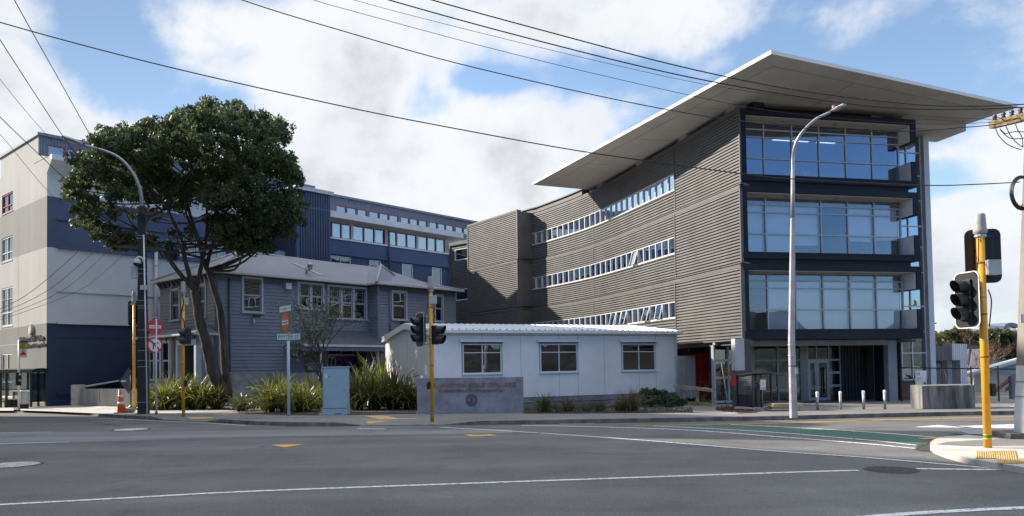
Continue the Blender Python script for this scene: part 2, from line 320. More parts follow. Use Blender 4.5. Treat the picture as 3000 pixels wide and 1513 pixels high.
def asphalt(name, c, c2, agg=.5):
    m, N, L, b = nodes(name); pos = N.new('ShaderNodeNewGeometry').outputs['Position']
    def nz(sc, det, rough=.6):
        n = N.new('ShaderNodeTexNoise'); n.inputs['Scale'].default_value = sc; n.inputs['Detail'].default_value = det; n.inputs['Roughness'].default_value = rough; L.new(pos, n.inputs['Vector']); return n.outputs['Fac']
    r = N.new('ShaderNodeValToRGB'); r.color_ramp.elements[0].position = .32; r.color_ramp.elements[1].position = .7; r.color_ramp.elements[0].color = (*c2, 1); r.color_ramp.elements[1].color = (*c, 1)
    L.new(nz(.35, 8, .65), r.inputs[0])
    # tyre-polished lanes run with the traffic; a middling grain keeps the surface from reading smooth
    mp = N.new('ShaderNodeMapping'); mp.inputs['Scale'].default_value = (.05, .9, 1); L.new(pos, mp.inputs[0]); tr_ = N.new('ShaderNodeTexNoise'); tr_.inputs['Scale'].default_value = 1; tr_.inputs['Detail'].default_value = 4; L.new(mp.outputs[0], tr_.inputs['Vector'])
    ta = N.new('ShaderNodeMapRange'); ta.inputs[1].default_value = .35; ta.inputs[2].default_value = .65; ta.inputs[3].default_value = .86; ta.inputs[4].default_value = 1.12; L.new(tr_.outputs['Fac'], ta.inputs[0])
    gr = N.new('ShaderNodeMapRange'); gr.inputs[1].default_value = .3; gr.inputs[2].default_value = .7; gr.inputs[3].default_value = .70; gr.inputs[4].default_value = 1.30; L.new(nz(17, 7, .85), gr.inputs[0])
    st = N.new('ShaderNodeMapRange'); st.inputs[1].default_value = .56; st.inputs[2].default_value = .70; st.inputs[3].default_value = 1; st.inputs[4].default_value = .72; L.new(nz(.9, 9, .72), st.inputs[0])
    tg = mth2(N, L, 'MULTIPLY', mth2(N, L, 'MULTIPLY', ta.outputs[0], gr.outputs[0]), st.outputs[0]); vm = N.new('ShaderNodeVectorMath'); vm.operation = 'SCALE'; L.new(r.outputs[0], vm.inputs[0]); L.new(tg, vm.inputs['Scale'])
    v = N.new('ShaderNodeTexNoise'); v.inputs['Scale'].default_value = 55; v.inputs['Detail'].default_value = 5; v.inputs['Roughness'].default_value = .75; L.new(pos, v.inputs['Vector'])
    r2 = N.new('ShaderNodeValToRGB'); r2.color_ramp.elements[0].position = .3; r2.color_ramp.elements[1].position = .72; a = agg; r2.color_ramp.elements[0].color = (1-a, 1-a, 1-a, 1); r2.color_ramp.elements[1].color = (1+a, 1+a, 1+a, 1); L.new(v.outputs['Fac'], r2.inputs[0])
    mx = N.new('ShaderNodeMix'); mx.data_type = 'RGBA'; mx.blend_type = 'MULTIPLY'; mx.inputs[0].default_value = 1; L.new(vm.outputs[0], mx.inputs[6]); L.new(r2.outputs[0], mx.inputs[7])
    # worn specks: small pale chips
    vo = N.new('ShaderNodeTexVoronoi'); vo.inputs['Scale'].default_value = 7; L.new(pos, vo.inputs['Vector'])
    mr = N.new('ShaderNodeMapRange'); mr.inputs[1].default_value = .045; mr.inputs[2].default_value = .03; L.new(vo.outputs['Distance'], mr.inputs[0])
    mx2 = N.new('ShaderNodeMix'); mx2.data_type = 'RGBA'; L.new(mth2(N, L, 'MULTIPLY', mr.outputs[0], .45), mx2.inputs[0]); L.new(mx.outputs[2], mx2.inputs[6]); mx2.inputs[7].default_value = (.4, .39, .37, 1)
    L.new(mx2.outputs[2], b.inputs['Base Color']); b.inputs['Roughness'].default_value = .85; b.inputs['Specular IOR Level'].default_value = .3
    bp = N.new('ShaderNodeBump'); bp.inputs['Strength'].default_value = .6; bp.inputs['Distance'].default_value = .008; L.new(v.outputs['Fac'], bp.inputs['Height']); L.new(bp.outputs[0], b.inputs['Normal'])
    MATS[name] = m; return m
def mth2(N, L, op, a, b):
    n = N.new('ShaderNodeMath'); n.operation = op
    for i, x in enumerate((a, b)):
        if isinstance(x, (int, float)): n.inputs[i].default_value = x
        else: L.new(x, n.inputs[i])
    return n.outputs[0]
def worn_paint(name, col, road=(.09, .09, .095), wear=.47, sc=14):
    """road paint with chips worn through to the asphalt"""
    m, N, L, b = nodes(name); pos = N.new('ShaderNodeNewGeometry').outputs['Position']
    n = N.new('ShaderNodeTexNoise'); n.inputs['Scale'].default_value = sc; n.inputs['Detail'].default_value = 8; n.inputs['Roughness'].default_value = .75; L.new(pos, n.inputs['Vector'])
    mr = N.new('ShaderNodeMapRange'); mr.inputs[1].default_value = wear+.06; mr.inputs[2].default_value = wear+.14; L.new(n.outputs['Fac'], mr.inputs[0])
    mx = N.new('ShaderNodeMix'); mx.data_type = 'RGBA'; L.new(mr.outputs[0], mx.inputs[0]); mx.inputs[6].default_value = (*col, 1); mx.inputs[7].default_value = (*road, 1)
    L.new(mx.outputs[2], b.inputs['Base Color']); b.inputs['Roughness'].default_value = .7; MATS[name] = m; return m
ROAD = asphalt('asphalt', (.185, .18, .172), (.11, .107, .103), .7)
PATCH = asphalt('asphalt_patch', (.235, .236, .243), (.195, .196, .203), .35)
FOOT = asphalt('footpath_asphalt', (.24, .228, .214), (.17, .163, .153), .3)
CONC = M('concrete', (.42, .41, .39), .85, var=.25, vs=1.8, dirt=.5, bump=.25, bs=60)
CONCD = M('weathered_concrete', (.22, .215, .20), .9, var=.6, vs=2.6, dirt=1.0, streak=True, bump=.3, bs=40)
CONCP = M('pale_concrete', (.5, .48, .44), .85, var=.15, vs=1.2, dirt=.3, bump=.3, bs=70)
KERB = M('kerb_stone', (.16, .15, .14), .9, var=.4, vs=2.5, dirt=.6, bump=.4, bs=30)
WHITEP = worn_paint('white_road_paint', (.74, .74, .72), wear=.46)
YELP = worn_paint('yellow_road_paint', (.72, .40, .05), wear=.55)
GREENP = worn_paint('green_lane_paint', (.05, .125, .09), wear=.52, sc=5)
SOIL = M('soil', (.06, .045, .032), .95, var=.5, vs=9, bump=.8, bs=30)
WHT = M('white_paint', (.74, .75, .76), .5, var=.06, vs=1.2)
WFRAME = M('white_frame', (.72, .73, .74), .4, var=.04)
GFRAME = M('grey_aluminium', (.42, .42, .43), .4, metal=.3, var=.06)
DARKF = M('dark_panel', (.016, .018, .024), .55, var=.2, vs=1.5, spec=.25)
BLACK = M('black_plastic', (.012, .012, .014), .45, var=.2)
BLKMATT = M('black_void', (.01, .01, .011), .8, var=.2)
GALV = M('galvanised_steel', (.42, .43, .44), .5, metal=.55, var=.2, vs=9)
ORANGE = M('signal_yellow_paint', (.78, .36, .015), .42, var=.1, vs=4, dirt=.12)
STEEL = M('grey_steel', (.3, .31, .32), .45, metal=.5, var=.15)
GLASSF = glassM('facade_glass', (.45, .54, .68), .2, .0012)
GLASSB = glassM('facade_glass_clear', (.93, .95, .97), .08, .0012)
GLASSD = glassM('dark_window_glass', (.45, .46, .46), .18, .004)
GLASSP = glassM('dim_window_glass', (.30, .29, .27), .10, .004)
GLASSC = glassM('clear_window_glass', (.7, .76, .78), .2, .003)
# ------------------------------------------------------------------ ground
def sheet(name, x0, x1, y0, y1, nx, ny, mat, dz):
    mb = MB(); rows = []
    for j in range(ny+1):
        y = y0+(y1-y0)*j/ny
        rows.append([(x0+(x1-x0)*i/nx, y, gz(0, y)+dz) for i in range(nx+1)])
    mb.grid(rows); return mb
def frange(a, b, n): return [a+(b-a)*i/n for i in range(n+1)]
ys = [-2500, -600, -150, -40, -10, 0, 10, 18, 22] + frange(25, 41, 16) + [50, 70, 120, 300, 900, 2800]
mb = MB(); xs = [-2800, -700, -200, -80, -40, -20, 0, 20, 40, 80, 200, 700, 2800]
mb.grid([[(x, y, gz(x, y)-.0) for x in xs] for y in ys])
structure(mb, 'road', ROAD)
def drape(mb, pts, dz, wid=None):
    """flat marking on the road: polygon corners given in photo pixels, resting dz above the surface"""
    mb.poly([G(u, v, dz) for u, v in pts])
def stripe(mb, pix, w, dz, k=5, taper=None):
    c = catmull([G(u, v, 0) for u, v in pix], k); rows = []
    for i, p in enumerate(c):
        t = (c[min(i+1, len(c)-1)]-c[max(i-1, 0)]).normalized(); s = Vector((-t.y, t.x, 0)); ww = w if taper is None else w*(taper[0]+(taper[1]-taper[0])*i/(len(c)-1))
        rows.append([Vector((q.x, q.y, gz(q.x, q.y)+dz)) for q in (p-s*ww/2, p+s*ww/2)])
    mb.grid([[r_[0], r_[1]] for r_ in rows])
# resurfaced band across the junction
mb = MB()
top = [(-250, 1271), (150, 1268), (480, 1265), (750, 1261), (1100, 1259), (1400, 1258), (1500, 1258)]
bot = [(-250, 1312), (150, 1299), (480, 1289), (750, 1280.5), (1100, 1276), (1400, 1271), (1500, 1269)]
mb.grid([[G(u, v, .004) for u, v in bot], [G(u, v, .004) for u, v in top]])
tag(mb.build('road_patch', PATCH), kind='structure')
# kerbed footpath on the far side
kb = [(-900, 1203), (-300, 1204), (0, 1207), (60, 1207), (156, 1211), (262, 1218), (349, 1225), (440, 1230), (477, 1232), (605, 1237), (640, 1239.5), (750, 1246), (860, 1249.5), (983, 1250), (1061, 1249), (1303, 1247), (1400, 1246), (1500, 1244.5), (1878, 1238.5), (2250, 1232), (2541, 1224.5), (2803, 1218.5), (2969, 1215.5), (3400, 1208), (4300, 1195)]
drop = {477: .02, 605: .02, 1061: .02, 1303: .02}
kp = []
for u, v in kb:
    p = G(u, v, 0); kp.append((p, drop.get(u, KH)))
front = [p for p, h in kp]
def inset(p, d): return Vector((p.x, p.y+d, 0))
rows = [[Vector((p.x, p.y, gz(p.x, p.y)-.05)) for p, h in kp], [Vector((p.x, p.y+.02, gz(p.x, p.y)+h)) for p, h in kp], [Vector((p.x, p.y+.17, gz(p.x, p.y+.17)+h+.003)) for p, h in kp]]
mb = MB(); mb.grid(rows); structure(mb, 'kerb', KERB)
mb = MB(); rows = [[Vector((p.x, p.y+.17, gz(p.x, p.y+.17)+h)) for p, h in kp], [Vector((p.x, p.y+1.3, gz(p.x, p.y+1.3)+KH)) for p, h in kp]]
y2 = [27.5, 29, 31, 33, 35, 37, 39, 41, 50, 70, 110]
for y in y2: rows.append([Vector((p.x, max(y, p.y+1.3+.02*(y-20)), gz(0, max(y, p.y+1.3+.02*(y-20)))+KH)) for p, h in kp])
mb.grid(rows); structure(mb, 'footpath', FOOT)
def fh(x, y):
    for (p, h), (q, g) in zip(kp[:-1], kp[1:]):
        if p.x <= x <= q.x:
            s = (x-p.x)/max(1e-6, q.x-p.x); yk = p.y+(q.y-p.y)*s; hk = h+(g-h)*s; t = min(1, max(0, (y-yk-.17)/1.13)); return gz(x, y)+hk+(KH-hk)*t
    return gz(x, y)+KH
def GF(u, v, dz=0.):
    z = KH
    for _ in range(40): p = Pz(u, v, z); z = fh(p.x, p.y)
    return Vector((p.x, p.y, z+dz))
# paler concrete of the two dropped crossings and the sunlit path by the corrugated fence
mb = MB()
for q in ([(483, 1231), (605, 1236), (632, 1231), (745, 1221), (620, 1212), (500, 1216)], [(1046, 1247.5), (1318, 1246), (1345, 1240), (1230, 1228), (1090, 1222), (990, 1226), (925, 1221), (880, 1226), (1000, 1238)]):
    pass
RAMP = M('ramp_concrete', (.36, .345, .32), .9, var=.2, vs=2, bump=.3, bs=60)
mb = MB()
def patch(mb, pix, dz): mb.poly([(p.x, p.y, p.z+dz) for p in [GP(u, v) for u, v in pix]][::-1])
patch(mb, [(60, 1203), (150, 1206), (262, 1211), (360, 1216), (440, 1214), (700, 1204), (700, 1196), (420, 1194), (212, 1189), (60, 1194)], .006)
patch(mb, [(-700, 1203), (40, 1204), (40, 1195), (-700, 1193)], .006)
structure(mb, 'concrete_path', CONCP)
mb = MB(); patch(mb, [(1992, 1190), (2200, 1210), (2140, 1214), (2010, 1208), (1985, 1201)], .007); structure(mb, 'ramp_path', RAMP)
# ground the plants stand in
mb = MB()
patch(mb, [(432, 1197), (690, 1204), (700, 1212), (830, 1217), (935, 1217), (935, 1178), (690, 1170), (440, 1175)], .012)
patch(mb, [(1016, 1217), (1220, 1213), (1220, 1183), (1016, 1180)], .012)
patch(mb, [(1534, 1212), (1700, 1212), (2030, 1208), (1995, 1180), (1534, 1188)], .012)
patch(mb, [(2095, 1196), (2215, 1209), (2165, 1212), (2230, 1206), (2170, 1190)], .016)
structure(mb, 'garden_soil', SOIL)
# splayed kerb corner at lower right with a signal on it
isl = [(2726, 1311), (2725, 1319), (2736, 1329), (2768, 1342), (2832, 1360), (2920, 1376), (3000, 1389), (3300, 1430), (3700, 1480)]
bk = [(3700, 1262), (3300, 1268), (3000, 1279), (2832, 1288), (2770, 1293), (2738, 1301)]
pts = [G(u, v, 0) for u, v in isl+bk]
mb = MB(); n = len(pts)
mb.grid([[(p.x, p.y, 0-.03) for p in pts+pts[:1]], [(p.x, p.y, .10) for p in pts+pts[:1]]]); mb.poly([(p.x, p.y, .1) for p in pts])
structure(mb, 'corner_pavement', M('corner_concrete', (.5, .47, .42), .9, var=.14, vs=2, dirt=.4, bump=.3, bs=60))
def GI(u, v): return Pz(u, v, .1)
mb = MB(); mb.poly([(p.x, p.y, .104) for p in [GI(u, v) for u, v in ((2745, 1303), (2850, 1308), (3000, 1306), (3500, 1300), (3500, 1272), (3000, 1284), (2835, 1292), (2772, 1296))]]); structure(mb, 'corner_asphalt', FOOT)
# dished gutter by the corner
mb = MB(); mb.poly([G(u, v, .005) for u, v in ((2678, 1318), (2690, 1306), (2720, 1297), (2752, 1293), (2738, 1303), (2722, 1314), (2728, 1324), (2700, 1323))][::-1]); structure(mb, 'gutter', M('gutter_stain', (.045, .045, .04), .9, var=.5, vs=6, bump=.5))
# ------------------------------------------------------------------ painted markings (one structure per colour and kind)
mb = MB()
stripe(mb, [(-60, 1484), (0, 1480), (375, 1460), (750, 1440.3), (1500, 1413), (2250, 1387.2), (2515, 1379.2)], .12, .006, 8)
stripe(mb, [(2380, 1530), (2503, 1519), (2750, 1501), (3050, 1487)], .15, .006)
stripe(mb, [(2684, 1374.5), (2800, 1376), (2946, 1377.5)], .13, .006)
stripe(mb, [(1290, 1253), (1500, 1264.4), (1849, 1288.3), (2250, 1321), (2541, 1341.8), (2902, 1373)], .11, .006, 8)
stripe(mb, [(1529, 1247.5), (1791, 1252.5), (2024, 1261.5), (2250, 1278.4), (2500, 1298), (2682, 1315)], .13, .0065, 8)
stripe(mb, [(2140, 1245), (2250, 1250), (2454, 1261.5), (2600, 1271.5), (2736, 1282.5)], .12, .010, 8)
stripe(mb, [(1913, 1249.5), (2024, 1254.5), (2250, 1267), (2541, 1291), (2684, 1306.5)], .12, .010, 8)
stripe(mb, [(-200, 1227), (0, 1222.5), (120, 1221.5), (300, 1227), (480, 1235.5), (600, 1240.5), (720, 1248)], .09, .008)
stripe(mb, [(-100, 1271), (0, 1269.3), (155, 1267)], .1, .009)
stripe(mb, [(-100, 1305.5), (0, 1301.8), (200, 1296)], .1, .009)
stripe(mb, [(1048, 1257), (1090, 1257.6), (1128, 1257.8)], .16, .009)
drape(mb, [(2676, 1252), (2826, 1253.3), (2790, 1249.5), (2748, 1245.5)], .007)
drape(mb, [(2803, 1249), (2862, 1254), (3010, 1256), (3010, 1242), (2960, 1243.5)], .0075)
structure(mb, 'white_road_markings', WHITEP)
mb = MB(); lo = [(1913, 1249.6), (2024, 1254.6), (2250, 1267.1), (2541, 1291.2), (2684, 1306.6)]; hi = [(1990, 1246.8), (2140, 1245), (2300, 1252.4), (2600, 1271.5), (2736, 1282.6)]
a_ = catmull([G(u, v, .006) for u, v in lo], 6); b_ = catmull([G(u, v, .006) for u, v in hi], 6); mb.grid([a_, b_]); structure(mb, 'green_lane_surface', GREENP)
mb = MB()
stripe(mb, [(1855, 1249), (2250, 1241.5), (2541, 1233), (2969, 1221.7), (3300, 1214)], .1, .010, 6); stripe(mb, [(2180, 1244.3), (2541, 1235.6), (2750, 1229.2), (2969, 1223.4)], .07, .011, 6)
stripe(mb, [(1640, 1243.4), (1740, 1242.2)], .1, .008)
stripe(mb, [(2697, 1286.8), (2735, 1285.3), (2770, 1283.2)], .2, .011)
drape(mb, [(833, 1311), (891, 1301.7), (792, 1303.7)], .006)
drape(mb, [(1382, 1279), (1460, 1276), (1431, 1272.6), (1360, 1274)], .006)
structure(mb, 'yellow_road_markings', YELP)
mb = MB()
for k in range(5): stripe(mb, [(1385+k*9, 1275.4-k*.15), (1391+k*9, 1275.3-k*.15)], .1, .010, 1)
structure(mb, 'black_road_markings', M('black_road_paint', (.03, .03, .03), .8, var=.4, vs=9))
mb = MB(); stripe(mb, [(759, 1309.3), (770, 1308), (780, 1307.6)], .09, .007, 2); structure(mb, 'blue_road_mark', worn_paint('blue_road_paint', (.04, .16, .5), wear=.45))
# joints, cracks and patches
mb = MB()
for pix, w in (([(146, 1223), (262, 1236), (350, 1250), (420, 1262)], .03), ([(433, 1288), (570, 1284.5), (640, 1281.5)], .035), ([(180, 1261), (330, 1262), (480, 1265)], .03), ([(520, 1262.5), (640, 1259.5), (760, 1260)], .025), ([(1510, 1271), (1690, 1267), (1810, 1264)], .03), ([(1640, 1330), (1720, 1327), (1800, 1334), (1890, 1331)], .02), ([(2420, 1261), (2600, 1253), (2680, 1252)], .03), ([(300, 1420), (420, 1398), (560, 1390)], .015)): stripe(mb, pix, w, .0085, 4)
structure(mb, 'road_cracks', M('tar_crack', (.05, .05, .052), .7, var=.4, vs=6))
# tactile paving
def studs(mb, pix, h, base, nx, ny):
    q = [Pz(u, v, h) if base is None else GF(u, v) for u, v in pix]
    mb.poly([(p.x, p.y, p.z+.006) for p in q])
    for i in range(nx):
        for j in range(ny):
            s, t = (i+.5)/nx, (j+.5)/ny
            p = q[0]*(1-s)*(1-t)+q[1]*s*(1-t)+q[2]*s*t+q[3]*(1-s)*t; r_ = .018
            mb.lathe((p.x, p.y, p.z+.006), [(r_*1.2, 0), (r_*.8, .007), (.0005, .008)], 6)
TACT = M('tactile_yellow', (.60, .41, .16), .7, var=.25, vs=12, dirt=.3)
def tactile(pix, nx, ny, label, h=None, mat=TACT):
    mb = MB(); q = pix; studs(mb, q, h, None if h else 1, nx, ny); o = mb.build('tactile_paving', mat); tag(o, label, 'tactile paving', 'studded tactile paving pads')
tactile([(560, 1229), (640, 1226.5), (603, 1222.5), (545, 1223.5)], 16, 8, 'small tan studded pad on the ramp beside the yellow pole with the sideways lantern')
tactile([(640, 1217.2), (728, 1214), (716, 1212.8), (620, 1216)], 16, 4, 'long thin ochre strip of paving running towards the flax bushes')
tactile([(1080, 1244), (1140, 1245), (1222, 1234), (1200, 1231.4), (1136, 1237), (1056, 1235)][:1] + [(1222, 1235.5), (1195, 1231), (1056, 1237)], 24, 9, 'studded ochre pad nearest the road in front of the lettered concrete wall')
tactile([(1110, 1232), (1172, 1227.5), (1125, 1218.6), (1064, 1219.6)], 10, 10, 'ochre studded strip set back beside the flax and cabinet')
def rods(pix, label):
    mb = MB(); q = [Pz(u, v, .106) for u, v in pix]; mb.poly([(p.x, p.y, .107) for p in q])
    n = 9
    for i in range(n):
        s = (i+.5)/n; a = q[0].lerp(q[1], s); b = q[3].lerp(q[2], s); mb.tube([(a.x, a.y, .108), (b.x, b.y, .103)], .012, 6)
    tag(mb.build('tactile_paving', TACT), label, 'tactile paving', 'studded tactile paving pads')
rods([(2858, 1344.5), (2919, 1344.5), (2916, 1322.5), (2860, 1323.5)], 'left of the ribbed yellow pads at the foot of the nearest yellow pole')
rods([(2920.5, 1359), (2984, 1358.5), (2976, 1321.5), (2917.5, 1322)], 'largest ribbed yellow pad, in the middle of the corner pavement')
rods([(2984.5, 1358), (3040, 1357), (3032, 1343), (2981, 1344)], 'ribbed yellow pad cut off by the right edge of the photo')
tactile([(2840, 1272), (2926, 1278), (2926, 1264), (2780, 1255)], 30, 14, 'grey studded pad across the side road beyond the nearest pole', mat=M('tactile_grey', (.36, .37, .39), .7, var=.2, vs=9))
# manhole covers
def manhole(u, v, rad, label, mat, rings):
    p = G(u, v, 0); t = thing('manhole_cover', label, 'manhole cover', (p.x, p.y, p.z+.004), 'manhole covers in the road')
    mb = MB(); mb.lathe((p.x, p.y, p.z+.004), [(rad*1.1, 0), (rad*1.08, .006), (rad*.99, .006), (rad*.985, 0)], 40); mb.build('rim', M('iron_rim', (.06, .058, .056), .6, metal=.4, var=.3, vs=20), t)
    mb = MB(); pr = [(rad*.975, .001)]
    for k in range(rings): r0 = rad*(.95-.85*k/rings); pr += [(r0, .002), (r0-.01, .010), (r0-.45*rad/rings, .010), (r0-.45*rad/rings-.01, .002)]
    pr.append((.001, .004)); mb.lathe((p.x, p.y, p.z+.004), pr, 40, sm=False); mb.build('lid', mat, t)
manhole(36, 1363, .48, 'round cover of pale worn rings at the left edge of the road', M('worn_iron_pale', (.5, .48, .46), .6, metal=.3, var=.45, vs=30), 4)
manhole(384, 1259.5, .5, 'pale flush cover in the far lane below the traffic cone', M('pale_cover', (.55, .53, .5), .8, var=.3, vs=12), 2)
manhole(2612, 1377.5, .37, 'dark brown patterned cover beside the white line near the corner pavement', M('rusty_iron', (.085, .065, .062), .7, metal=.3, var=.6, vs=30), 7)
# low wooded hills: the ones seen mirrored in the glass stand behind the camera
HILL = M('hill_bush', (.045, .05, .048), .95, var=.5, vs=.12, bump=.6, bs=.6)
mb = MB(); rows = []
for j, (rr, hh) in enumerate(((120, -2), (150, .35), (190, .8), (260, 1), (330, .8))):
    row = []
    for k in range(121):
        a = R(95+170*k/120); env = (.55+.3*math.sin(k*.21+1)+.2*math.sin(k*.57)+.1*math.sin(k*1.7)+.07*math.sin(k*3.1))
        row.append((rr*math.sin(a), rr*math.cos(a), -1+max(0, hh)*33*max(.34, env)))
    rows.append(row)
mb.grid(rows); structure(mb, 'hills', HILL)
# ------------------------------------------------------------------ the dark louvred school block with the flying roof
YC = 32.0
_c = P(2174, 650, YC)
FF = Frame((_c.x, _c.y), (.975, .22))
LOUV = M('louvre_brown_steel', (.172, .164, .154), .5, metal=.15, var=.12, vs=.8, dirt=.25, spec=.4)
LOUVT = M('louvre_trim', (.13, .118, .11), .5, metal=.1, var=.12, vs=1.2)
SOFF = M('soffit_cream', (.50, .47, .425), .7, var=.07, vs=.7)
FASC = M('roof_fascia', (.74, .73, .70), .5, var=.05, vs=1)
NAVY = M('navy_frame', (.015, .019, .028), .5, var=.25, vs=1.2, spec=.22)
BLIND = M('roller_blind', (.84, .85, .86), .8, var=.05, vs=1)
dark = thing('school_block', 'long dark block with curved louvred wall, glass front and flying flat roof', 'school building', (_c.x, _c.y, 0))
def at(o): return (o, dark)
ZJ = [FF.uv(2190, 996.5)[1], 5.95, 9.28, 12.36]     # storey joints
gl_n = -.75
aL = 0.; aR = FF.uv(2700, 780)[0]
# ---- three framed glass boxes
mull_px = [(312, 483, 752, 1011, 1267, 1518, 1770)]
base_rows = [None, None, None]
boxes = [(773, 996.5, 791, 969), (544, 757, 562, 741), (318.5, 528, 337, 513)]
for k, (vt, vb, it, ib) in enumerate(boxes):
    zt = FF.uv(2185, vt)[1]; zb = FF.uv(2185, vb)[1]; zit = FF.uv(2190, it)[1]; zib = FF.uv(2190, ib)[1]
    a0 = -.02+.02*k; a1 = aR-.03*k; w = .27
    fr = MB()
    FF.box(fr, a0, a1, -1.2, .0, zit, zt-.001); FF.box(fr, a0, a1, -1.2, 0, zb, zib); FF.box(fr, a0, a0+w, -1.2, -.003, zib, zit)
    H = zit-zib
    FF.box(fr, a1-.28, a1, -1.2, -.003, zib, zib+H*.36); FF.box(fr, a1-.28, a1, -1.2, -.003, zit-H*.30, zit)
    FF.box(fr, a0+w, a1-.1, -.35, .02, zib-.03, zib+.05)
    fr.build('storey_frame', NAVY, dark, .012)
    sf = MB(); FF.box(sf, a0+w+.01, a1-.29, -1.0, -.05, zit-.012, zit-.004); FF.box(sf, a0+w+.01, a1-.29, -1.0, -.05, zit-.03, zit-.012)
    s_ = sf.build('soffit_panel', SOFF, dark)
    dl = MB()
    for f in (.27, .56): q = FF.pt(a0+f*(a1-a0), -.4, zit-.05); dl.lathe((q.x, q.y, q.z), [(.09, .02), (.09, 0), (.001, 0)], 14)
    dl.build('downlight', STEEL, s_)
    for q0, q1 in ((zit-H*.29, zit-.03), (zib+.06, zib+H*.35)): sp = MB(); FF.box(sp, a1-.292, a1-.282, -1.0, -.06, q0, q1); sp.build('side_panel', M('pale_side_panel', (.86, .85, .84), .6, var=.05), dark)
    # glazing grid in the recess
    mu = [FF.uv(2100+x/3.248, 900, gl_n)[0] for x in mull_px[0]]; mu[0] = a0+w
    zr = [zib+.05, zib+H*.365, zib+H*.73, zib+H*.86, zit-.03]
    g = MB(); fm = MB(); t = .032
    for i, a in enumerate(mu): FF.box(fm, a-t, a+t, gl_n-.06, gl_n+.05, zr[0]-.02, zr[-1])
    for z in zr:
        for i in range(6): FF.box(fm, mu[i]+t, mu[i+1]-t, gl_n-.055, gl_n+.045, z-t*.8, z+t*.8)
    wn = fm.build('window_wall', GFRAME, dark)
    for i in range(6):
        for j in range(4):
            pm = MB(); FF.box(pm, mu[i]+t+.002, mu[i+1]-t-.002, gl_n-.012, gl_n, zr[j]+t*.8+.002, zr[j+1]-t*.8-.002); pm.build('pane', GLASSF if k == 2 else GLASSB, wn)
    # blinds hang behind most panes of the two lower storeys
    bl = []
    if k == 0: bl = [(i, zib) for i in range(1, 6)]
    if k == 1: bl = [(0, zib), (1, zib), (2, zib+H*.18), (4, zib+H*.27), (5, zib+H*.30)]
    if k == 2: bl = []
    for i, zlow in bl:
        bm_ = MB(); FF.box(bm_, mu[i]+.05, mu[i+1]-.05, gl_n-.17, gl_n-.16, zlow+.04, zr[3] if k else zr[3]); bm_.build('roller_blind', BLIND, dark)
    if k == 2:
        tp = MB(); FF.box(tp, mu[0], mu[-1], gl_n-.1, gl_n-.07, zr[3]+.03, zr[4]-.02); tp.build('head_panel', M('olive_head_panel', (.12, .115, .09), .7, var=.1), dark)
    if k == 1:
        tp = MB(); FF.box(tp, mu[0], mu[-1], gl_n-.1, gl_n-.07, zr[3]+.03, zr[4]-.02); tp.build('head_panel', M('grey_head_panel', (.22, .22, .20), .7, var=.1), dark)
    # room behind
    rm = MB(); zf = zib-.12; zc = zit-.06
    FF.box(rm, a0+.3, a1-.1, -9, gl_n-.5, zf-.1, zf); fl = rm.build('floor', M('room_carpet', (.10, .10, .11), .9, var=.2), dark)
    rm = MB(); FF.box(rm, a0+.3, a1-.1, -9, gl_n-.12, zc, zc+.06); rm.build('ceiling', M('room_ceiling', (.6, .6, .58), .8, var=.04), dark)
    rm = MB(); FF.box(rm, a0+.3, a1-.1, -9.2, -9.0, zf, zc); rm.build('back_wall', M('room_wall', (.36, .37, .40), .8, var=.1, vs=.6), dark)
    rm = MB(); FF.box(rm, a0+.16, a0+.28, -9, gl_n-.12, zf, zc); FF.box(rm, a1-1.0, a1-.9, -9, gl_n-.9, zf, zc); rm.build('side_wall', M('room_wall', (.36, .37, .40)), dark)
    if k == 2:
        lm = MB()
        for a, nn in ((4.2, -2.6), (5.6, -2.6), (3.3, -2.6)): FF.box(lm, a, a+.95, nn-.3, nn, zc-.03, zc-.01)
        lm.build('ceiling_light', lampM('fluorescent_light', (1, .93, .75), 2.2), dark)
        fn = MB()
        for i, (a, nn) in enumerate(((2.0, -2.1), (2.35, -2.1), (4.0, -2.6), (4.9, -2.4), (6.0, -2.8), (6.9, -2.4))):
            if i < 2:
                for s in range(3): FF.box(fn, a-.16, a+.16, nn-.15, nn, zf+.62+s*.16-.1*i, zf+.74+s*.16-.1*i)
            else:
                FF.box(fn, a-.55, a+.55, nn-.4, nn, zf+.71, zf+.74); FF.box(fn, a-.5, a-.46, nn-.3, nn-.1, zf, zf+.71); FF.box(fn, a+.46, a+.5, nn-.3, nn-.1, zf, zf+.71); FF.box(fn, a-.1, a+.1, nn-.3, nn-.12, zf+.74, zf+1.15)
        fn.build('furniture', M('white_furniture', (.65, .66, .68), .5), dark)
        ft = MB(); c = FF.uv(2435, 465, gl_n-.03)
        for dx, dz in ((0, .06), (.13, .02), (.07, -.06), (-.06, -.07)):
            q = FF.pt(c[0]+dx, gl_n-.03, c[1]+dz); ft.lathe((q.x, q.y, q.z), [(.001, 0), (.045, 0), (.045, .01), (.001, .01)], 8, 'y')
        ft.build('window_sticker', M('pink_sticker', (.75, .4, .6), .6), dark)
    if k == 1:
        fn = MB(); FF.box(fn, mu[2]+.05, mu[3]-.3, gl_n-.5, gl_n-.45, zib+.05, zib+H*.18); fn.build('noticeboard', M('red_noticeboard', (.42, .08, .08), .7), dark)
        fn = MB()
        for a, s, in ((mu[4]+.55, .32), (mu[4]+1.1, .3), (mu[5]+.95, .26)):
            q = FF.pt(a, gl_n-.7, zib+.05); fn.lathe((q.x, q.y, q.z), [(s, -.2), (s, .1), (s*.8, .24), (s*.4, .33), (.001, .35)], 14)
        fn.build('beanbag', M('beanbag_red', (.32, .06, .05), .8), dark)
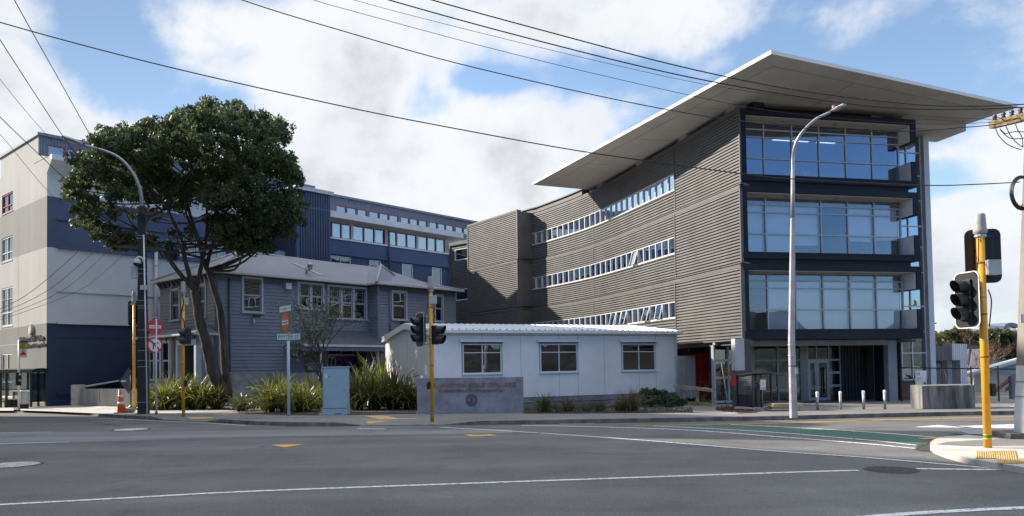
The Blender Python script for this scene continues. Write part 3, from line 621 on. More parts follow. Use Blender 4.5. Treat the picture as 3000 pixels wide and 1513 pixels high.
# recessed dark strips between boxes and above
st = MB()
zz = [(FF.uv(2185, b[0])[1], FF.uv(2185, b[1])[1]) for b in boxes]
FF.box(st, .12, aR-.45, -1.15, -.12, zz[0][0]-.002, zz[1][1]+.002); FF.box(st, .12, aR-.45, -1.15, -.12, zz[1][0]-.002, zz[2][1]+.002)
st.build('recess_strip', DARKF, dark)
ZS = Pz(2161, 300, 12.0); ZSOF = 1.7+ (P(2161, 300, YC+.4).z-1.7)
# ---- curved louvred wall
jt = [(2174, 534), (1980.6, 618), (1741.6, 712.8), (1598, 754), (1554.6, 763)]
cp = [Vector((_c.x, _c.y, 0))] + [Pz(u, v, ZJ[2]) for u, v in jt[1:]]
cp = [Vector((p.x, p.y, 0)) for p in cp]
last = cp[-1]+(cp[-1]-cp[-2]).normalized()*3.2
curve = catmull(cp+[last], 9)
def cum(c):
    s = [0]
    for i in range(1, len(c)): s.append(s[-1]+(c[i]-c[i-1]).length)
    return s
CS = cum(curve)
def cpt(s, out, z):
    s = min(max(s, 0), CS[-1]-1e-4); i = max(j for j in range(len(CS)) if CS[j] <= s); i = min(i, len(curve)-2)
    f = (s-CS[i])/(CS[i+1]-CS[i]); p = curve[i].lerp(curve[i+1], f)
    t0 = (curve[min(i+1, len(curve)-1)]-curve[max(i-1, 0)]).normalized(); t1 = (curve[min(i+2, len(curve)-1)]-curve[i]).normalized(); t = t0.lerp(t1, f).normalized()
    nn = Vector((-t.y, t.x, 0)); p = p+nn*out; return Vector((p.x, p.y, z))
def curve_s(u):   # arc length where the wall meets a photo column
    best = min(range(400), key=lambda k: abs((lambda p: (CX+FPX*((p-CAM).dot(_r))/((p-CAM).dot(_f)))-u)(cpt(CS[-1]*k/399, 0, 8))))
    return CS[-1]*best/399
sW0 = curve_s(1981); sW1 = curve_s(1534)
SEG = 44
def ribbed(mb, s0, s1, z0, z1, out=0., pitch=.135, amp=.062):
    n = max(1, round((z1-z0)/pitch)); ph = (z1-z0)/n; prof = []
    for k in range(n):
        b = z0+k*ph; prof += [(b, 0), (b+.05*ph, -amp), (b+.36*ph, -amp), (b+.44*ph, 0), (b+.98*ph, 0)]
    prof.append((z1, 0)); ns = max(2, int((s1-s0)/CS[-1]*SEG)+1)
    mb.grid([[cpt(s0+(s1-s0)*i/ns, out+o, z) for i in range(ns+1)] for z, o in prof])
def cstrip(mb, s0, s1, z0, z1, o0, o1):
    ns = max(2, int((s1-s0)/CS[-1]*SEG)+1); R_ = [s0+(s1-s0)*i/ns for i in range(ns+1)]
    mb.grid([[cpt(s, o0, z1) for s in R_], [cpt(s, o1, z1) for s in R_], [cpt(s, o1, z0) for s in R_], [cpt(s, o0, z0) for s in R_]])
    for s in (s0, s1): mb.poly([cpt(s, o0, z0), cpt(s, o1, z0), cpt(s, o1, z1), cpt(s, o0, z1)])
bands = [(4.02, 4.84), (7.18, 8.02), (10.32, 11.17)]
WINB = M('band_frame', (.66, .66, .66), .4, metal=.2, var=.05)
for k in range(3):
    z0 = ZJ[k]+.04; z1 = ZJ[k+1]-.2; b0, b1 = bands[k]; o = .05*(2-k)
    if k == 2: z1 = 12.42
    mb = MB(); ribbed(mb, .02, sW0, z0, z1, o); ribbed(mb, sW0, sW1, z0, b0, o); ribbed(mb, sW0, sW1, b1, z1, o); ribbed(mb, sW1, CS[-1]-.05, z0, z1, o)
    lw = mb.build('louvred_wall', LOUV, dark)
    mb = MB(); cstrip(mb, .02, CS[-1]-.05, z0-.05, z0, -.3, o+.03); cstrip(mb, .02, CS[-1]-.05, z1, z1+.14, -.3, o+.015); cstrip(mb, .02, CS[-1]-.05, z0-.22, z0-.05, -.4, o-.16)
    for s in (0., sW0, curve_s(1741)): cstrip(mb, s, s+.07, z0, z1, -.05, o+.025) if not (s > sW0+.5) else [cstrip(mb, s, s+.07, z0, b0-.02, -.05, o+.02), cstrip(mb, s, s+.07, b1+.02, z1, -.05, o+.02)]
    mb.build('wall_trim', LOUVT, lw)
    mb = MB(); cstrip(mb, sW0, sW1, b0-.03, b0+.01, -.2, o+.04); mb.build('sill_strip', WINB, dark)
    nW = 27; ds = (sW1-sW0)/nW
    bk = MB(); cstrip(bk, sW0, sW1, b0+.05, b1-.04, -1.3, -1.25); bk.build('room_wall', M('room_wall', (.36, .37, .40)), dark)
    opens = {2: {}, 1: {6: .22, 26: .2}, 0: {2: .16, 4: .22, 8: .2, 9: .14, 10: .2}}[k]
    cur = {2: .75, 1: .45, 0: .6}[k]
    for i in range(nW):
        sa, sb = sW0+ds*i+.037, sW0+ds*(i+1)-.037; tp = opens.get(i, 0)
        wf = MB(); x0, x1 = sa-.037+.004, sb+.037-.004
        for q0, q1, zq0, zq1 in ((x0, x0+.034, b0+.012, b1), (x1-.034, x1, b0+.012, b1), (x0+.034, x1-.034, b0+.012, b0+.06), (x0+.034, x1-.034, b1-.05, b1)): wf.hexa([cpt(q0, o+.012, zq0), cpt(q1, o+.012, zq0), cpt(q1, o-.12, zq0), cpt(q0, o-.12, zq0), cpt(q0, o+.012, zq1), cpt(q1, o+.012, zq1), cpt(q1, o-.12, zq1), cpt(q0, o-.12, zq1)])
        fr = wf.build('window', WINB, dark)
        gm = MB(); gm.hexa([cpt(sa, o-.05+tp, b0+.06), cpt(sb, o-.05+tp, b0+.06), cpt(sb, o-.06+tp, b0+.06), cpt(sa, o-.06+tp, b0+.06), cpt(sa, o-.05, b1-.05), cpt(sb, o-.05, b1-.05), cpt(sb, o-.06, b1-.05), cpt(sa, o-.06, b1-.05)])
        if tp:
            for q0, q1 in ((sa, sa+.04), (sb-.04, sb)): gm2 = MB(); gm2.hexa([cpt(q0, o+.0+tp, b0+.05), cpt(q1, o+.0+tp, b0+.05), cpt(q1, o-.04+tp, b0+.05), cpt(q0, o-.04+tp, b0+.05), cpt(q0, o, b1-.05), cpt(q1, o, b1-.05), cpt(q1, o-.04, b1-.05), cpt(q0, o-.04, b1-.05)]); gm2.build('sash', WINB, fr)
        gm.build('pane', GLASSD, fr)
        if random.random() < cur:
            cm = MB(); zl = b0+.05 if k < 2 or random.random() < .6 else b0+.35
            rows = [[cpt(sa+(sb-sa)*j/6, o-.2-.02*(j % 2), zz_) for j in range(7)] for zz_ in (zl, b1-.05)]; cm.grid(rows); cm.build('curtain', M('net_curtain', (.60, .62, .60) if k else (.36, .42, .42), .9, var=.15, vs=3), fr)
# parapet beyond the roof, dark clerestory beneath the roof
sE = curve_s(1712)
mb = MB(); cstrip(mb, sE, CS[-1]-.05, 12.56, 12.86, -.5, .06); cstrip(mb, sE-.2, CS[-1], 12.86, 12.93, -.6, .16); mb.build('parapet', LOUVT, dark)
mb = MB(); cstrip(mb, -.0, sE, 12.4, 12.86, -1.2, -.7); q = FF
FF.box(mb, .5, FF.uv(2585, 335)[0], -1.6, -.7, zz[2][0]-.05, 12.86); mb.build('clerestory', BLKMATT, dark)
# ---- flying roof
ZR = 12.84
A_, B_, C_, D_ = Pz(2259, 160, ZR), Pz(1560.5, 543, ZR), Pz(2984, 316, ZR), Pz(2679, 417, ZR)
E_ = Pz(1718, 557, ZR)
far = [D_+(D_-C_).normalized()*14, E_+(E_-B_).normalized()*5+Vector((2, 8, 0)), E_+(E_-B_).normalized()*2]
poly = [A_, C_]+far[:2]+[far[2], B_]
mb = MB()
up = [Vector((p.x, p.y, ZR+.16)) for p in poly]; low = [Vector((p.x, p.y, ZR+.02)) for p in poly]
cen = sum(poly, Vector())/len(poly); ins = []
n = len(poly)
for i in range(n):
    e0 = (poly[i]-poly[i-1]).normalized(); e1 = (poly[(i+1) % n]-poly[i]).normalized(); n0 = Vector((-e0.y, e0.x, 0)); n1 = Vector((-e1.y, e1.x, 0)); b = (n0+n1); b = b/max(.4, b.dot(n1)); ins.append(poly[i]+b*.75)
inl = [Vector((p.x, p.y, ZR-.03)) for p in ins]
top_c = Vector((cen.x, cen.y, ZR+.5))
mb2 = MB()
for i in range(n):
    j = (i+1) % n; mb2.poly([low[i], low[j], up[j], up[i]]); mb2.poly([up[i], up[j], top_c])
rf = mb2.build('roof', FASC, dark)
mb2 = MB(); mb2.poly(inl[::-1])
rs = mb2.build('soffit', SOFF, rf)
mb2 = MB()
for i in range(n): j = (i+1) % n; mb2.poly([inl[i], inl[j], low[j], low[i]])
mb2.build('soffit_edge', M('soffit_edge_cream', (.50, .475, .43), .7, var=.1, vs=1), rf)
mb2 = MB()      # panel joints
def jline(p, q, w=.025): 
    t = (q-p).normalized(); s = Vector((-t.y, t.x, 0))*w; mb2.poly([(x.x, x.y, ZR-.034) for x in (p-s, q-s, q+s, p+s)])
for i in range(n): jline(inl[i], inl[(i+1) % n], .02)
for f in (.33, .62): jline(inl[0].lerp(inl[1], f), inl[0].lerp(inl[1], f)+(FF.n.to_3d()*-9))
for f in (.25, .5, .75): p = inl[0].lerp(inl[5], f); jline(p, p+FF.d.to_3d()*4)
mb2.build('soffit_joint', M('joint_tan', (.28, .25, .21), .8), rf)
mb = MB()       # bulkhead beam at the right end
a0b = FF.uv(2683, 345)[0]; FF.box(mb, a0b, a0b+3.4, -2.6, -.8, ZR-.45, ZR-.04); mb.build('bulkhead', SOFF, dark)
mb = MB()       # stub columns carrying the roof
for u in (2140, 2000, 1874, 1757):
    s = curve_s(u); w = .75
    for ss in (s,): mb.hexa([cpt(ss-w/2, -.9, 12.3), cpt(ss+w/2, -.9, 12.3), cpt(ss+w/2, -.1, 12.3), cpt(ss-w/2, -.1, 12.3), cpt(ss-w/2, -.9, ZR-.03), cpt(ss+w/2, -.9, ZR-.03), cpt(ss+w/2, -.1, ZR-.03), cpt(ss-w/2, -.1, ZR-.03)])
FF.box(mb, FF.uv(2585, 335)[0], FF.uv(2612, 335)[0], -1.6, -.75, zz[2][0]-.05, ZR-.03)
mb.build('roof_stub', SOFF, dark)
# flat roof deck of the curved wing, closing it from above
mb = MB(); ring = [cpt(CS[-1]*k/20, -.3, 12.5) for k in range(21)]; mb.poly([*ring, ring[-1]+Vector((14, 3, 0)), FF.pt(aR-.5, -9, 12.5), FF.pt(aR-.5, -1.3, 12.5)][::-1]); mb.build('roof_deck', LOUVT, dark)
# ---- stair block at the far end
BR = P(1516.5, 800, 53.2); BL = P(1372.7, 800, 58.7)
FB = Frame((BL.x, BL.y), (BR.x-BL.x, BR.y-BL.y)); LB = (Vector((BR.x, BR.y))-Vector((BL.x, BL.y))).length
for k in range(3):
    z0 = ZJ[k]+.04; z1 = (ZJ[k+1]-.2 if k < 2 else 12.6)
    mb = MB(); n_ = max(1, round((z1-z0)/.135)); ph = (z1-z0)/n_; prof = []
    for i in range(n_): b = z0+i*ph; prof += [(b, 0), (b+.05*ph, -.075), (b+.36*ph, -.075), (b+.44*ph, 0), (b+.98*ph, 0)]
    prof.append((z1, 0)); o = .05*(2-k)
    mb.grid([[FB.pt(0, o+q, z), FB.pt(LB, o+q, z)] for z, q in prof]); mb.build('stair_louvred_wall', LOUV, dark)
    mb = MB(); FB.box(mb, -.06, LB+.08, -.3, o+.03, z1, z1+.12); FB.box(mb, -.06, LB+.06, -.3, o+.03, z0-.06, z0); FB.box(mb, LB, LB+.1, -3.2, o+.04, z0, z1); FB.box(mb, -.1, 0, -2, o+.04, z0, z1)
    FB.box(mb, -.05, LB+.02, -3.0, o-.12, z0-.2, z0-.06) ; mb.build('stair_trim', LOUVT, dark)
mb = MB(); FB.box(mb, 0, LB, -5, -.35, 12.5, 12.62); FB.box(mb, -.0, LB, -5, -.4, .0, 2.8); mb.build('stair_cap', LOUVT, dark)
# link to the blue wing, left of the stair block
LK0 = P(1326, 800, 62.2); LK1 = FB.pt(0, -1.6, 0)
FK = Frame((LK0.x, LK0.y), (LK1.x-LK0.x, LK1.y-LK0.y)); LK = (Vector((LK1.x, LK1.y))-Vector((LK0.x, LK0.y))).length
mb = MB(); n_ = 62; ph = 12.0/n_; prof = []
wr = [FK.rect(1333, 728, 1376, 762), FK.rect(1334, 847, 1374, 880)]
zc_ = sorted([0.0]+[x for w in wr for x in (w[2], w[3])]+[11.7])
for za, zb in zip(zc_[:-1], zc_[1:]):
    hit = [w for w in wr if abs(w[2]-za) < .01]; a_lo = hit[0][0] if hit else LK
    n_ = max(1, round((zb-za)/.16)); ph = (zb-za)/n_; prof = []
    for i in range(n_): b = za+i*ph; prof += [(b, 0), (b+.05*ph, -.07), (b+.36*ph, -.07), (b+.44*ph, 0), (b+.98*ph, 0)]
    prof.append((zb, 0)); mb.grid([[FK.pt(-.2, q, z), FK.pt(a_lo, q, z)] for z, q in prof])
mb.build('link_louvred_wall', LOUV, dark)
mb = MB(); FK.box(mb, -.3, LK, -.8, .1, 11.7, 11.95); FK.box(mb, -.3, -.2, -3, .06, 0, 11.7); mb.build('link_trim', LOUVT, dark)
def window(parent, F, a0, a1, z0, z1, n, frame_m, glass_m, t=.06, cols=1, rows=1, sill=None, name='window', room=True, deep=.5, curtain=None, proud=.04, room_m=None, split=None):
    """framed window: frame, panes and a dark room behind the glass"""
    f = MB(); F.box(f, a0, a0+t, n-.06, n+proud, z0, z1); F.box(f, a1-t, a1, n-.06, n+proud, z0, z1); F.box(f, a0+t, a1-t, n-.06, n+proud, z0, z0+t); F.box(f, a0+t, a1-t, n-.06, n+proud, z1-t, z1)
    xs = [a0+t+(a1-a0-2*t)*i/cols for i in range(cols+1)]; zs = [z0+t+(z1-z0-2*t)*j/rows for j in range(rows+1)]
    if split: zs = [z0+t]+[z0+t+(z1-z0-2*t)*q for q in split]+[z1-t]
    for x in xs[1:-1]: F.box(f, x-t*.4, x+t*.4, n-.05, n+proud-.005, z0+t, z1-t)
    for z in zs[1:-1]:
        for i in range(cols): F.box(f, xs[i]+(t*.4 if i else 0), xs[i+1]-(t*.4 if i < cols-1 else 0), n-.05, n+proud-.008, z-t*.35, z+t*.35)
    w = f.build(name, frame_m, parent)
    g = MB()
    for i in range(cols):
        for j in range(len(zs)-1): F.box(g, xs[i]+.003, xs[i+1]-.003, n-.03, n-.02, zs[j]+.003, zs[j+1]-.003)
    g.build('pane', glass_m, w)
    if room:
        r_ = MB(); d = n-deep; e = n-.055
        for q in ([(a0, e, z0), (a0, d, z0), (a0, d, z1), (a0, e, z1)], [(a1, e, z0), (a1, e, z1), (a1, d, z1), (a1, d, z0)], [(a0, d, z0), (a1, d, z0), (a1, d, z1), (a0, d, z1)], [(a0, e, z0), (a1, e, z0), (a1, d, z0), (a0, d, z0)], [(a0, e, z1), (a0, d, z1), (a1, d, z1), (a1, e, z1)]): r_.poly([F.pt(*x) for x in q])
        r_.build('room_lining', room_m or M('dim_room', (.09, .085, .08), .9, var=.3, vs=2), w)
    if curtain:
        c = MB()
        for x0, x1, zb, zt in curtain:
            m_ = 10; c.grid([[F.pt(x0+(x1-x0)*i/m_, n-.14-.03*(i % 2), z) for i in range(m_+1)] for z in (zb, zt)])
        c.build('curtain', M('white_curtain', (.62, .63, .62), .9, var=.1, vs=4), w)
    if sill:
        s = MB(); F.box(s, a0-.06, a1+.06, n-.02, n+proud+.06, z0-.07, z0-.004); s.build('sill', sill, w)
    return w
for w in wr: window(dark, FK, w[0], LK-.1, w[2], w[3], -.02, WFRAME, GLASSD, .07, 2)
# ---- ground floor set back under the boxes
zg = lambda y: gz(0, y)+KH
ng = -2.6
mb = MB(); zb1 = zz[0][1]
FF.box(mb, .12, FF.uv(2618, 1000)[0], -1.2, -.25, zb1-.26, zb1-.02); FF.box(mb, 0, aR-.5, -9, -1.25, zb1-.1, zb1-.01); mb.build('concrete_beam', M('beam_concrete', (.2, .18, .145), .85, var=.2, vs=2), dark)
rr = MB(); FF.box(rr, .4, aR-.9, ng-3.6, ng-3.5, -.1, zb1-.1); rr.build('lobby_back_wall', M('lobby_teal', (.035, .07, .07), .6, var=.3, vs=.8), dark)
zf0 = zg(34.6)
fl = MB(); FF.box(fl, .0, aR-.4, ng-4, -.4, zf0-.2, zf0+.01); fl.build('lobby_floor', M('lobby_floor', (.08, .08, .08), .6, var=.2), dark)
ax = [FF.uv(2150+x/4.293, 1090, ng)[0] for x in (245, 550, 715, 840)]; zx = [zf0+.03]+[FF.uv(2250, 980+y/4.293, ng)[1] for y in (680, 495, 330)]+[zb1-.12]
fm = MB(); t = .045
for a in ax: FF.box(fm, a-t, a+t, ng-.06, ng+.05, zf0, zx[-1])
for z in zx:
    for i in range(3): FF.box(fm, ax[i]+t, ax[i+1]-t, ng-.055, ng+.045, z-t*.8, z+t*.8)
FF.box(fm, ax[3]+t, ax[3]+.34, ng-.06, ng+.06, zf0, zx[-1]); FF.box(fm, ax[0]-.14, ax[0]-t, ng-.06, ng+.06, zf0, zx[-1])
eg = fm.build('entry_glazing', M('champagne_aluminium', (.26, .24, .205), .4, metal=.3, var=.06), dark)
gm = MB()
for i in range(3):
    for j in range(4): FF.box(gm, ax[i]+t+.002, ax[i+1]-t-.002, ng-.012, ng, zx[j]+t*.8+.002, zx[j+1]-t*.8-.002)
gm.build('pane', glassM('green_lobby_glass', (.30, .50, .48), .13, .006), eg)
dx = [ax[3]+.36]+[FF.uv(2150+x/4.293, 1090, ng)[0] for x in (1036, 1190, 1332)]; zd = [zf0+.03, FF.uv(2400, 980+320/4.293, ng)[1], zx[-1]]
for i in range(2):
    d = MB(); FF.box(d, dx[i]+.02, dx[i]+.11, ng-.03, ng+.04, zd[0], zd[1]-.05); FF.box(d, dx[i+1]-.11, dx[i+1]-.02, ng-.03, ng+.04, zd[0], zd[1]-.05); FF.box(d, dx[i]+.11, dx[i+1]-.11, ng-.03, ng+.04, zd[0], zd[0]+.13); FF.box(d, dx[i]+.11, dx[i+1]-.11, ng-.03, ng+.04, zd[1]-.15, zd[1]-.05)
    do = d.build('door', GFRAME, dark); g = MB(); FF.box(g, dx[i]+.112, dx[i+1]-.112, ng-.005, ng+.005, zd[0]+.13, zd[1]-.15); g.build('pane', glassM('door_glass', (.12, .14, .15), .12, .002), do)
    h = MB(); ah = dx[1]+(-.13 if i == 0 else .13); h.tube([FF.pt(ah, ng+.08, zd[0]+.7), FF.pt(ah, ng+.08, zd[0]+1.3)], .016, 8); h.build('handle', STEEL, do)
d = MB()
for a in dx: FF.box(d, a-.02, a+.02, ng-.05, ng+.05, zf0, zd[2])
for i in range(3): FF.box(d, dx[i]+.02, dx[i+1]-.02, ng-.05, ng+.048, zd[1]-.05, zd[1]+.03)
for z in [FF.uv(2440, 980+y/4.293, ng)[1] for y in (482, 645)]: FF.box(d, dx[2]+.02, dx[3]-.02, ng-.05, ng+.048, z-.05, z+.05)
de = d.build('door_frame', GFRAME, dark); g = MB()
for i in range(3): FF.box(g, dx[i]+.025, dx[i+1]-.025, ng-.01, ng, zd[1]+.035, zd[2]-.01)
FF.box(g, dx[2]+.025, dx[3]-.025, ng-.01, ng, zd[0], zd[1]-.055); g.build('pane', glassM('door_glass', (.12, .14, .15), .12), de)
mb = MB(); a_r1 = FF.uv(2578, 1090, ng)[0]; wall(mb, FF, dx[3]+.02, a_r1, zf0, zb1-.1, n=ng, cor=(.17, .05)); mb.build('ribbed_wall', M('charcoal_cladding', (.028, .028, .028), .6, var=.2), dark)
mb = MB(); a1_, a2_ = FF.uv(2576, 1090, -2.2)[0], FF.uv(2585, 1090, -2.2)[0]; FF.box(mb, a1_, a2_, -2.3, -2.2, zf0, zb1-.1); mb.build('white_post', WHT, dark)
mb = MB(); a1_, a2_ = FF.uv(2588, 1090, -.9)[0], FF.uv(2603, 1090, -.9)[0]; FF.box(mb, a1_, a2_, -1.5, -.9, zf0-.1, zb1-.26); mb.build('blue_post', NAVY, dark)
COLC = M('painted_concrete', (.46, .45, .46), .7, var=.1, vs=1.5)
mb = MB(); a1_, a2_ = FF.uv(2603.5, 1090, -.6)[0], FF.uv(2629, 1090, -.6)[0]; FF.box(mb, a1_, a2_, -1.1, -.6, zg(33)-.1, zb1-.03); mb.build('column', M('grey_concrete_column', (.27, .27, .29), .75, var=.12, vs=1.5), dark)
# corner column with a painted information panel
cl = GP(2158, 1193); FC = Frame((cl.x, cl.y), (.975, .22)); wC = FC.uv(2183, 1100)[0]
mb = MB(); FC.box(mb, 0, wC, -.3, 0, gz(0, cl.y)+.9*1.2, zb1-.02); c_ = mb.build('column', COLC, dark)
zpan = FC.uv(2165, 1086)[1]
mb = MB(); FC.box(mb, -.006, wC+.3, -.306, .006, gz(0, cl.y), zpan); FC.box(mb, wC+.002, wC+.3, -.3, -.05, zpan, zb1-.03); mb.build('column_panel', M('slate_panel', (.06, .06, .068), .5, var=.1), c_)
mb = MB(); FC.box(mb, -.01, .09, -.311, .011, zpan-.6, zpan-.15); mb.build('red_stripe', M('red_vinyl', (.5, .02, .03), .5), c_)
mb = MB()
for i in range(6): FC.box(mb, .15, .45+.1*(i % 2), .006, .009, zpan-.28-i*.06, zpan-.255-i*.06)
mb.build('notice_lines', M('pale_vinyl', (.5, .5, .52), .6), c_)
# under the curved wall: deep undercroft with red panel and window frames
mb = MB(); cstrip(mb, .3, CS[-1]-.1, ZJ[0]-.12, ZJ[0]-.02, -9, -.1); mb.build('undercroft_ceiling', M('undercroft', (.12, .11, .1), .9, var=.3), dark)
mb = MB(); s0, s1 = curve_s(2040), curve_s(1700); cstrip(mb, s0, s1, -.2, ZJ[0]-.1, -2.2, -2.0); mb.build('undercroft_wall', M('undercroft', (.12, .11, .1)), dark)
q0, q1 = P(2092, 1100, 34.0), P(2150, 1100, 34.6); FU = Frame((q0.x, q0.y), (q1.x-q0.x, q1.y-q0.y)); Lu = (q1-q0).length
r_ = MB(); zu = gz(0, 34)+.13; fm = MB()
for a in (0, .37*Lu*1.9, Lu): FU.box(fm, a-.05, a+.05, -.1, .05, zu, ZJ[0]-.15)
for f in (.03, .42, .70, .97): FU.box(fm, .05, Lu-.05, -.09, .045, zu+f*(ZJ[0]-zu)-.05, zu+f*(ZJ[0]-zu)+.05)
uw = fm.build('undercroft_window', GFRAME, dark); g = MB(); FU.box(g, 0, Lu, -.04, -.03, zu, ZJ[0]-.15); g.build('pane', glassM('door_glass', (.12, .14, .15), .12), uw)
r_ = MB(); FU.box(r_, .6, Lu+.3, -.9, -.8, zu, ZJ[0]-.15); r_.build('undercroft_room', BLKMATT, dark)
# ---- right end: set-back stairwell glazing and the white fin
nS = -2.0; a_s0, a_s1 = FF.uv(2636, 900, nS)[0], FF.uv(2709, 900, nS)[0]; a_m = a_s0+(a_s1-a_s0)*.42
fm = MB(); g = MB(); zst = [zf0+.9, 2.1, 3.1, 4.3, 5.9, 7.1, 8.1, 9.3, 10.5, 11.6, ZR-.05]
for a in (a_s0, a_m, a_s1-.04): FF.box(fm, a, a+.05, nS-.06, nS+.03, .9, ZR-.04)
for z in zst: FF.box(fm, a_s0+.05, a_m, nS-.05, nS+.025, z-.025, z+.025); FF.box(fm, a_m+.05, a_s1-.04, nS-.05, nS+.025, z-.025, z+.025)
sw = fm.build('stair_glazing', WFRAME, dark)
for i in range(len(zst)-1): g = MB(); FF.box(g, a_s0, a_s1, nS-.03, nS-.02, zst[i]+.03, zst[i+1]-.03); g.build('pane', glassM('teal_stair_glass', (.35, .55, .55), .42, .01), sw)
mb = MB(); FF.box(mb, a_s0-.1, a_s1, nS-3, nS-2.9, 0, ZR-.1); mb.build('stairwell_wall', M('stair_inner', (.35, .42, .42), .8, var=.1), dark)
mb = MB(); FF.box(mb, a_s1+.012, a_s1+.30, -9, nS+.25, zf0-.3, ZR-.06); mb.build('fin_wall', M('fin_white', (.6, .62, .64), .55, var=.06), dark)
mb = MB(); FF.box(mb, aR-.95, aR-.85, -9, nS-.1, 0, ZR-.1); FF.box(mb, .2, a_s1, -9.4, -9.2, 0, 12.4); mb.build('core_wall', LOUVT, dark)
mb = MB(); FF.box(mb, a_s0, a_s1-.1, nS-.5, nS-.1, zf0, zf0+.87); mb.build('timber_hoarding', M('brown_ply', (.12, .06, .03), .8, var=.3, vs=3), dark)
# ------------------------------------------------------------------ four-storey white and blue college building on the left
_k = GP(136, 1190.5)
FW = Frame((_k.x, _k.y), (.66, .751)); _dl = Vector((.751, -.66)).normalized()
FL = Frame((_k.x-_dl.x*22, _k.y-_dl.y*22), _dl)
col = thing('college_building', 'four-storey white, grey and blue banded building with gable end and long ribbon windows', 'school building', (_k.x, _k.y, 0))
zc = lambda v: FW.uv(137, v)[1]
Z0 = gz(0, _k.y)+KH-.05
zt, z3, z2, z1 = zc(508), zc(574), zc(724), zc(947)
PW = M('render_cool_white', (.56, .58, .62), .8, var=.06, vs=.6, bump=.25, bs=25, dirt=.15); PB = M('render_blue', (.068, .098, .185), .75, var=.1, vs=.6, bump=.25, bs=25); PN = M('render_navy', (.023, .037, .088), .75, var=.12, vs=.7, bump=.25, bs=25)  # cool white paint with a slight blue tint, plus blue and navy render
PL = M('render_pale_grey', (.38, .375, .37), .85, var=.08, vs=.5, bump=.3, bs=22, dirt=.2, streak=True); PG = M('render_mid_grey', (.21, .208, .206), .85, var=.1, vs=.5, bump=.3, bs=22, dirt=.2, streak=True); PD = M('render_dark_grey', (.175, .173, .173), .85, var=.1, vs=.5, bump=.3, bs=22, dirt=.2, streak=True)
a_t0 = FW.uv(869, 700, 2.6)[0]; a_t1 = FW.uv(968, 700, 2.6)[0]; a_end = FW.uv(1345, 800)[0]+3
def band(name, F, a0, a1, zlo, zhi, mat, holes=(), n=0., cor=None, depth=.14):
    mb = MB(); wall(mb, F, a0, a1, zlo, zhi, [h for h in holes if h[2] < zhi and h[3] > zlo], n=n, cor=cor, depth=depth); return mb.build(name, mat, col)
# long side, blank part behind the tree
hw = [FW.rect(527, 716, 572, 756), FW.rect(575, 716, 613, 756), FW.rect(617, 713, 661, 754)]
zmin = min(h[2] for h in hw); zmax = max(h[3] for h in hw); hw = [(h[0], h[1], max(zmin, z2+.25), min(zmax, z3-.3)) for h in hw]
aS = a_t0+.3
band('white_wall', FW, 0, aS, z3, zt+.0, PW); band('blue_wall', FW, 0, aS, z2, z3, PB, hw); band('pale_wall', FW, 0, aS, z1, z2, PW); band('navy_wall', FW, 0, aS, Z0, z1, PN)
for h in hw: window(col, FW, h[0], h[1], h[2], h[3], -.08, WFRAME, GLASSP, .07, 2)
for v0, mat, pr in ((638, PB, .10), (722, PB, .14), (849, PW, .08), (944, PW, .10), (1152, PN, .12)):
    z = FW.uv(152, v0)[1]; mb = MB(); FW.box(mb, .55, aS, -.05, pr, z-.10, z+.06); mb.build('ledge', mat, col)
for v0 in (990,):
    z = FW.uv(152, v0)[1]; mb = MB(); FW.box(mb, .4, aS, -.05, .004, z-.012, z+.012); mb.build('groove', BLKMATT, col)
# gable end
zz_ = [FL.uv(120, v)[1] for v in (574, 724, 947)]
pk = FL.uv(54, 446); lf = FL.uv(0, 523); ztp = FL.uv(138, 459)[1]
slope = (pk[1]-lf[1])/(pk[0]-lf[0]); a_far = pk[0]-9
lw_ = []
def lrect(v0, v1, a0u=-42, a1u=37): r_ = FL.rect(10, v0, a1u, v1); return (r_[1]-2.3, r_[1], r_[2], r_[3])
LW = [lrect(566, 622, -40, 38), lrect(694, 765), lrect(842, 956), lrect(1036, 1165, -40, 36)]
band('grey_gable_lower', FL, a_far, 22, Z0, z1, PD, LW); band('pale_gable_wall', FL, a_far, 22, z1, z2, PL, LW); band('grey_gable_band', FL, a_far, 22, z2, z3, PG, LW)
mb = MB(); wall(mb, FL, a_far, 22, z3, lf[1]-slope*(lf[0]-a_far)-.02, [h for h in LW if h[3] > z3])
zb_ = lf[1]-slope*(lf[0]-a_far)-.02
wall(mb, FL, LW[0][0]-.01, 22, zb_, max(zb_+.02, LW[0][3]+.3), [LW[0]]) if LW[0][3] > zb_ else None
ztop_r = max(zb_, LW[0][3]+.3)
mb.poly([FL.pt(a_far, 0, zb_), FL.pt(LW[0][0]-.01, 0, zb_), FL.pt(LW[0][0]-.01, 0, ztop_r), FL.pt(lf[0], 0, lf[1])] if ztop_r > zb_+.03 else [FL.pt(a_far, 0, zb_), FL.pt(22, 0, zb_), FL.pt(22, 0, zb_+.01), FL.pt(a_far, 0, zb_+.01)])
mb.poly([FL.pt(LW[0][0]-.01, 0, ztop_r), FL.pt(22, 0, ztop_r), FL.pt(22, 0, ztp), FL.pt(pk[0], 0, pk[1]), FL.pt(lf[0], 0, lf[1])])
mb.build('pale_gable_top', PL, col)
mb = MB(); mb.poly([FL.pt(22, 0, zt), FL.pt(22.85, 0, zt+.75), FL.pt(22.85, 0, ztp), FL.pt(22, 0, ztp)]); mb.build('eave_end', PL, col)
for i, h in enumerate(LW):
    w = window(col, FL, h[0], h[1], h[2], h[3], -.07, [M('red_frame', (.30, .035, .04), .45), M('pale_blue_frame', (.52, .62, .64), .5), WFRAME, WFRAME][i], GLASSD, .09, 2, 2, split=(.34,), sill=PL, curtain=[(h[0]+1.3, h[1]-.1, h[2]+.1, h[3]-.1)] if i in (0, 3) else None)
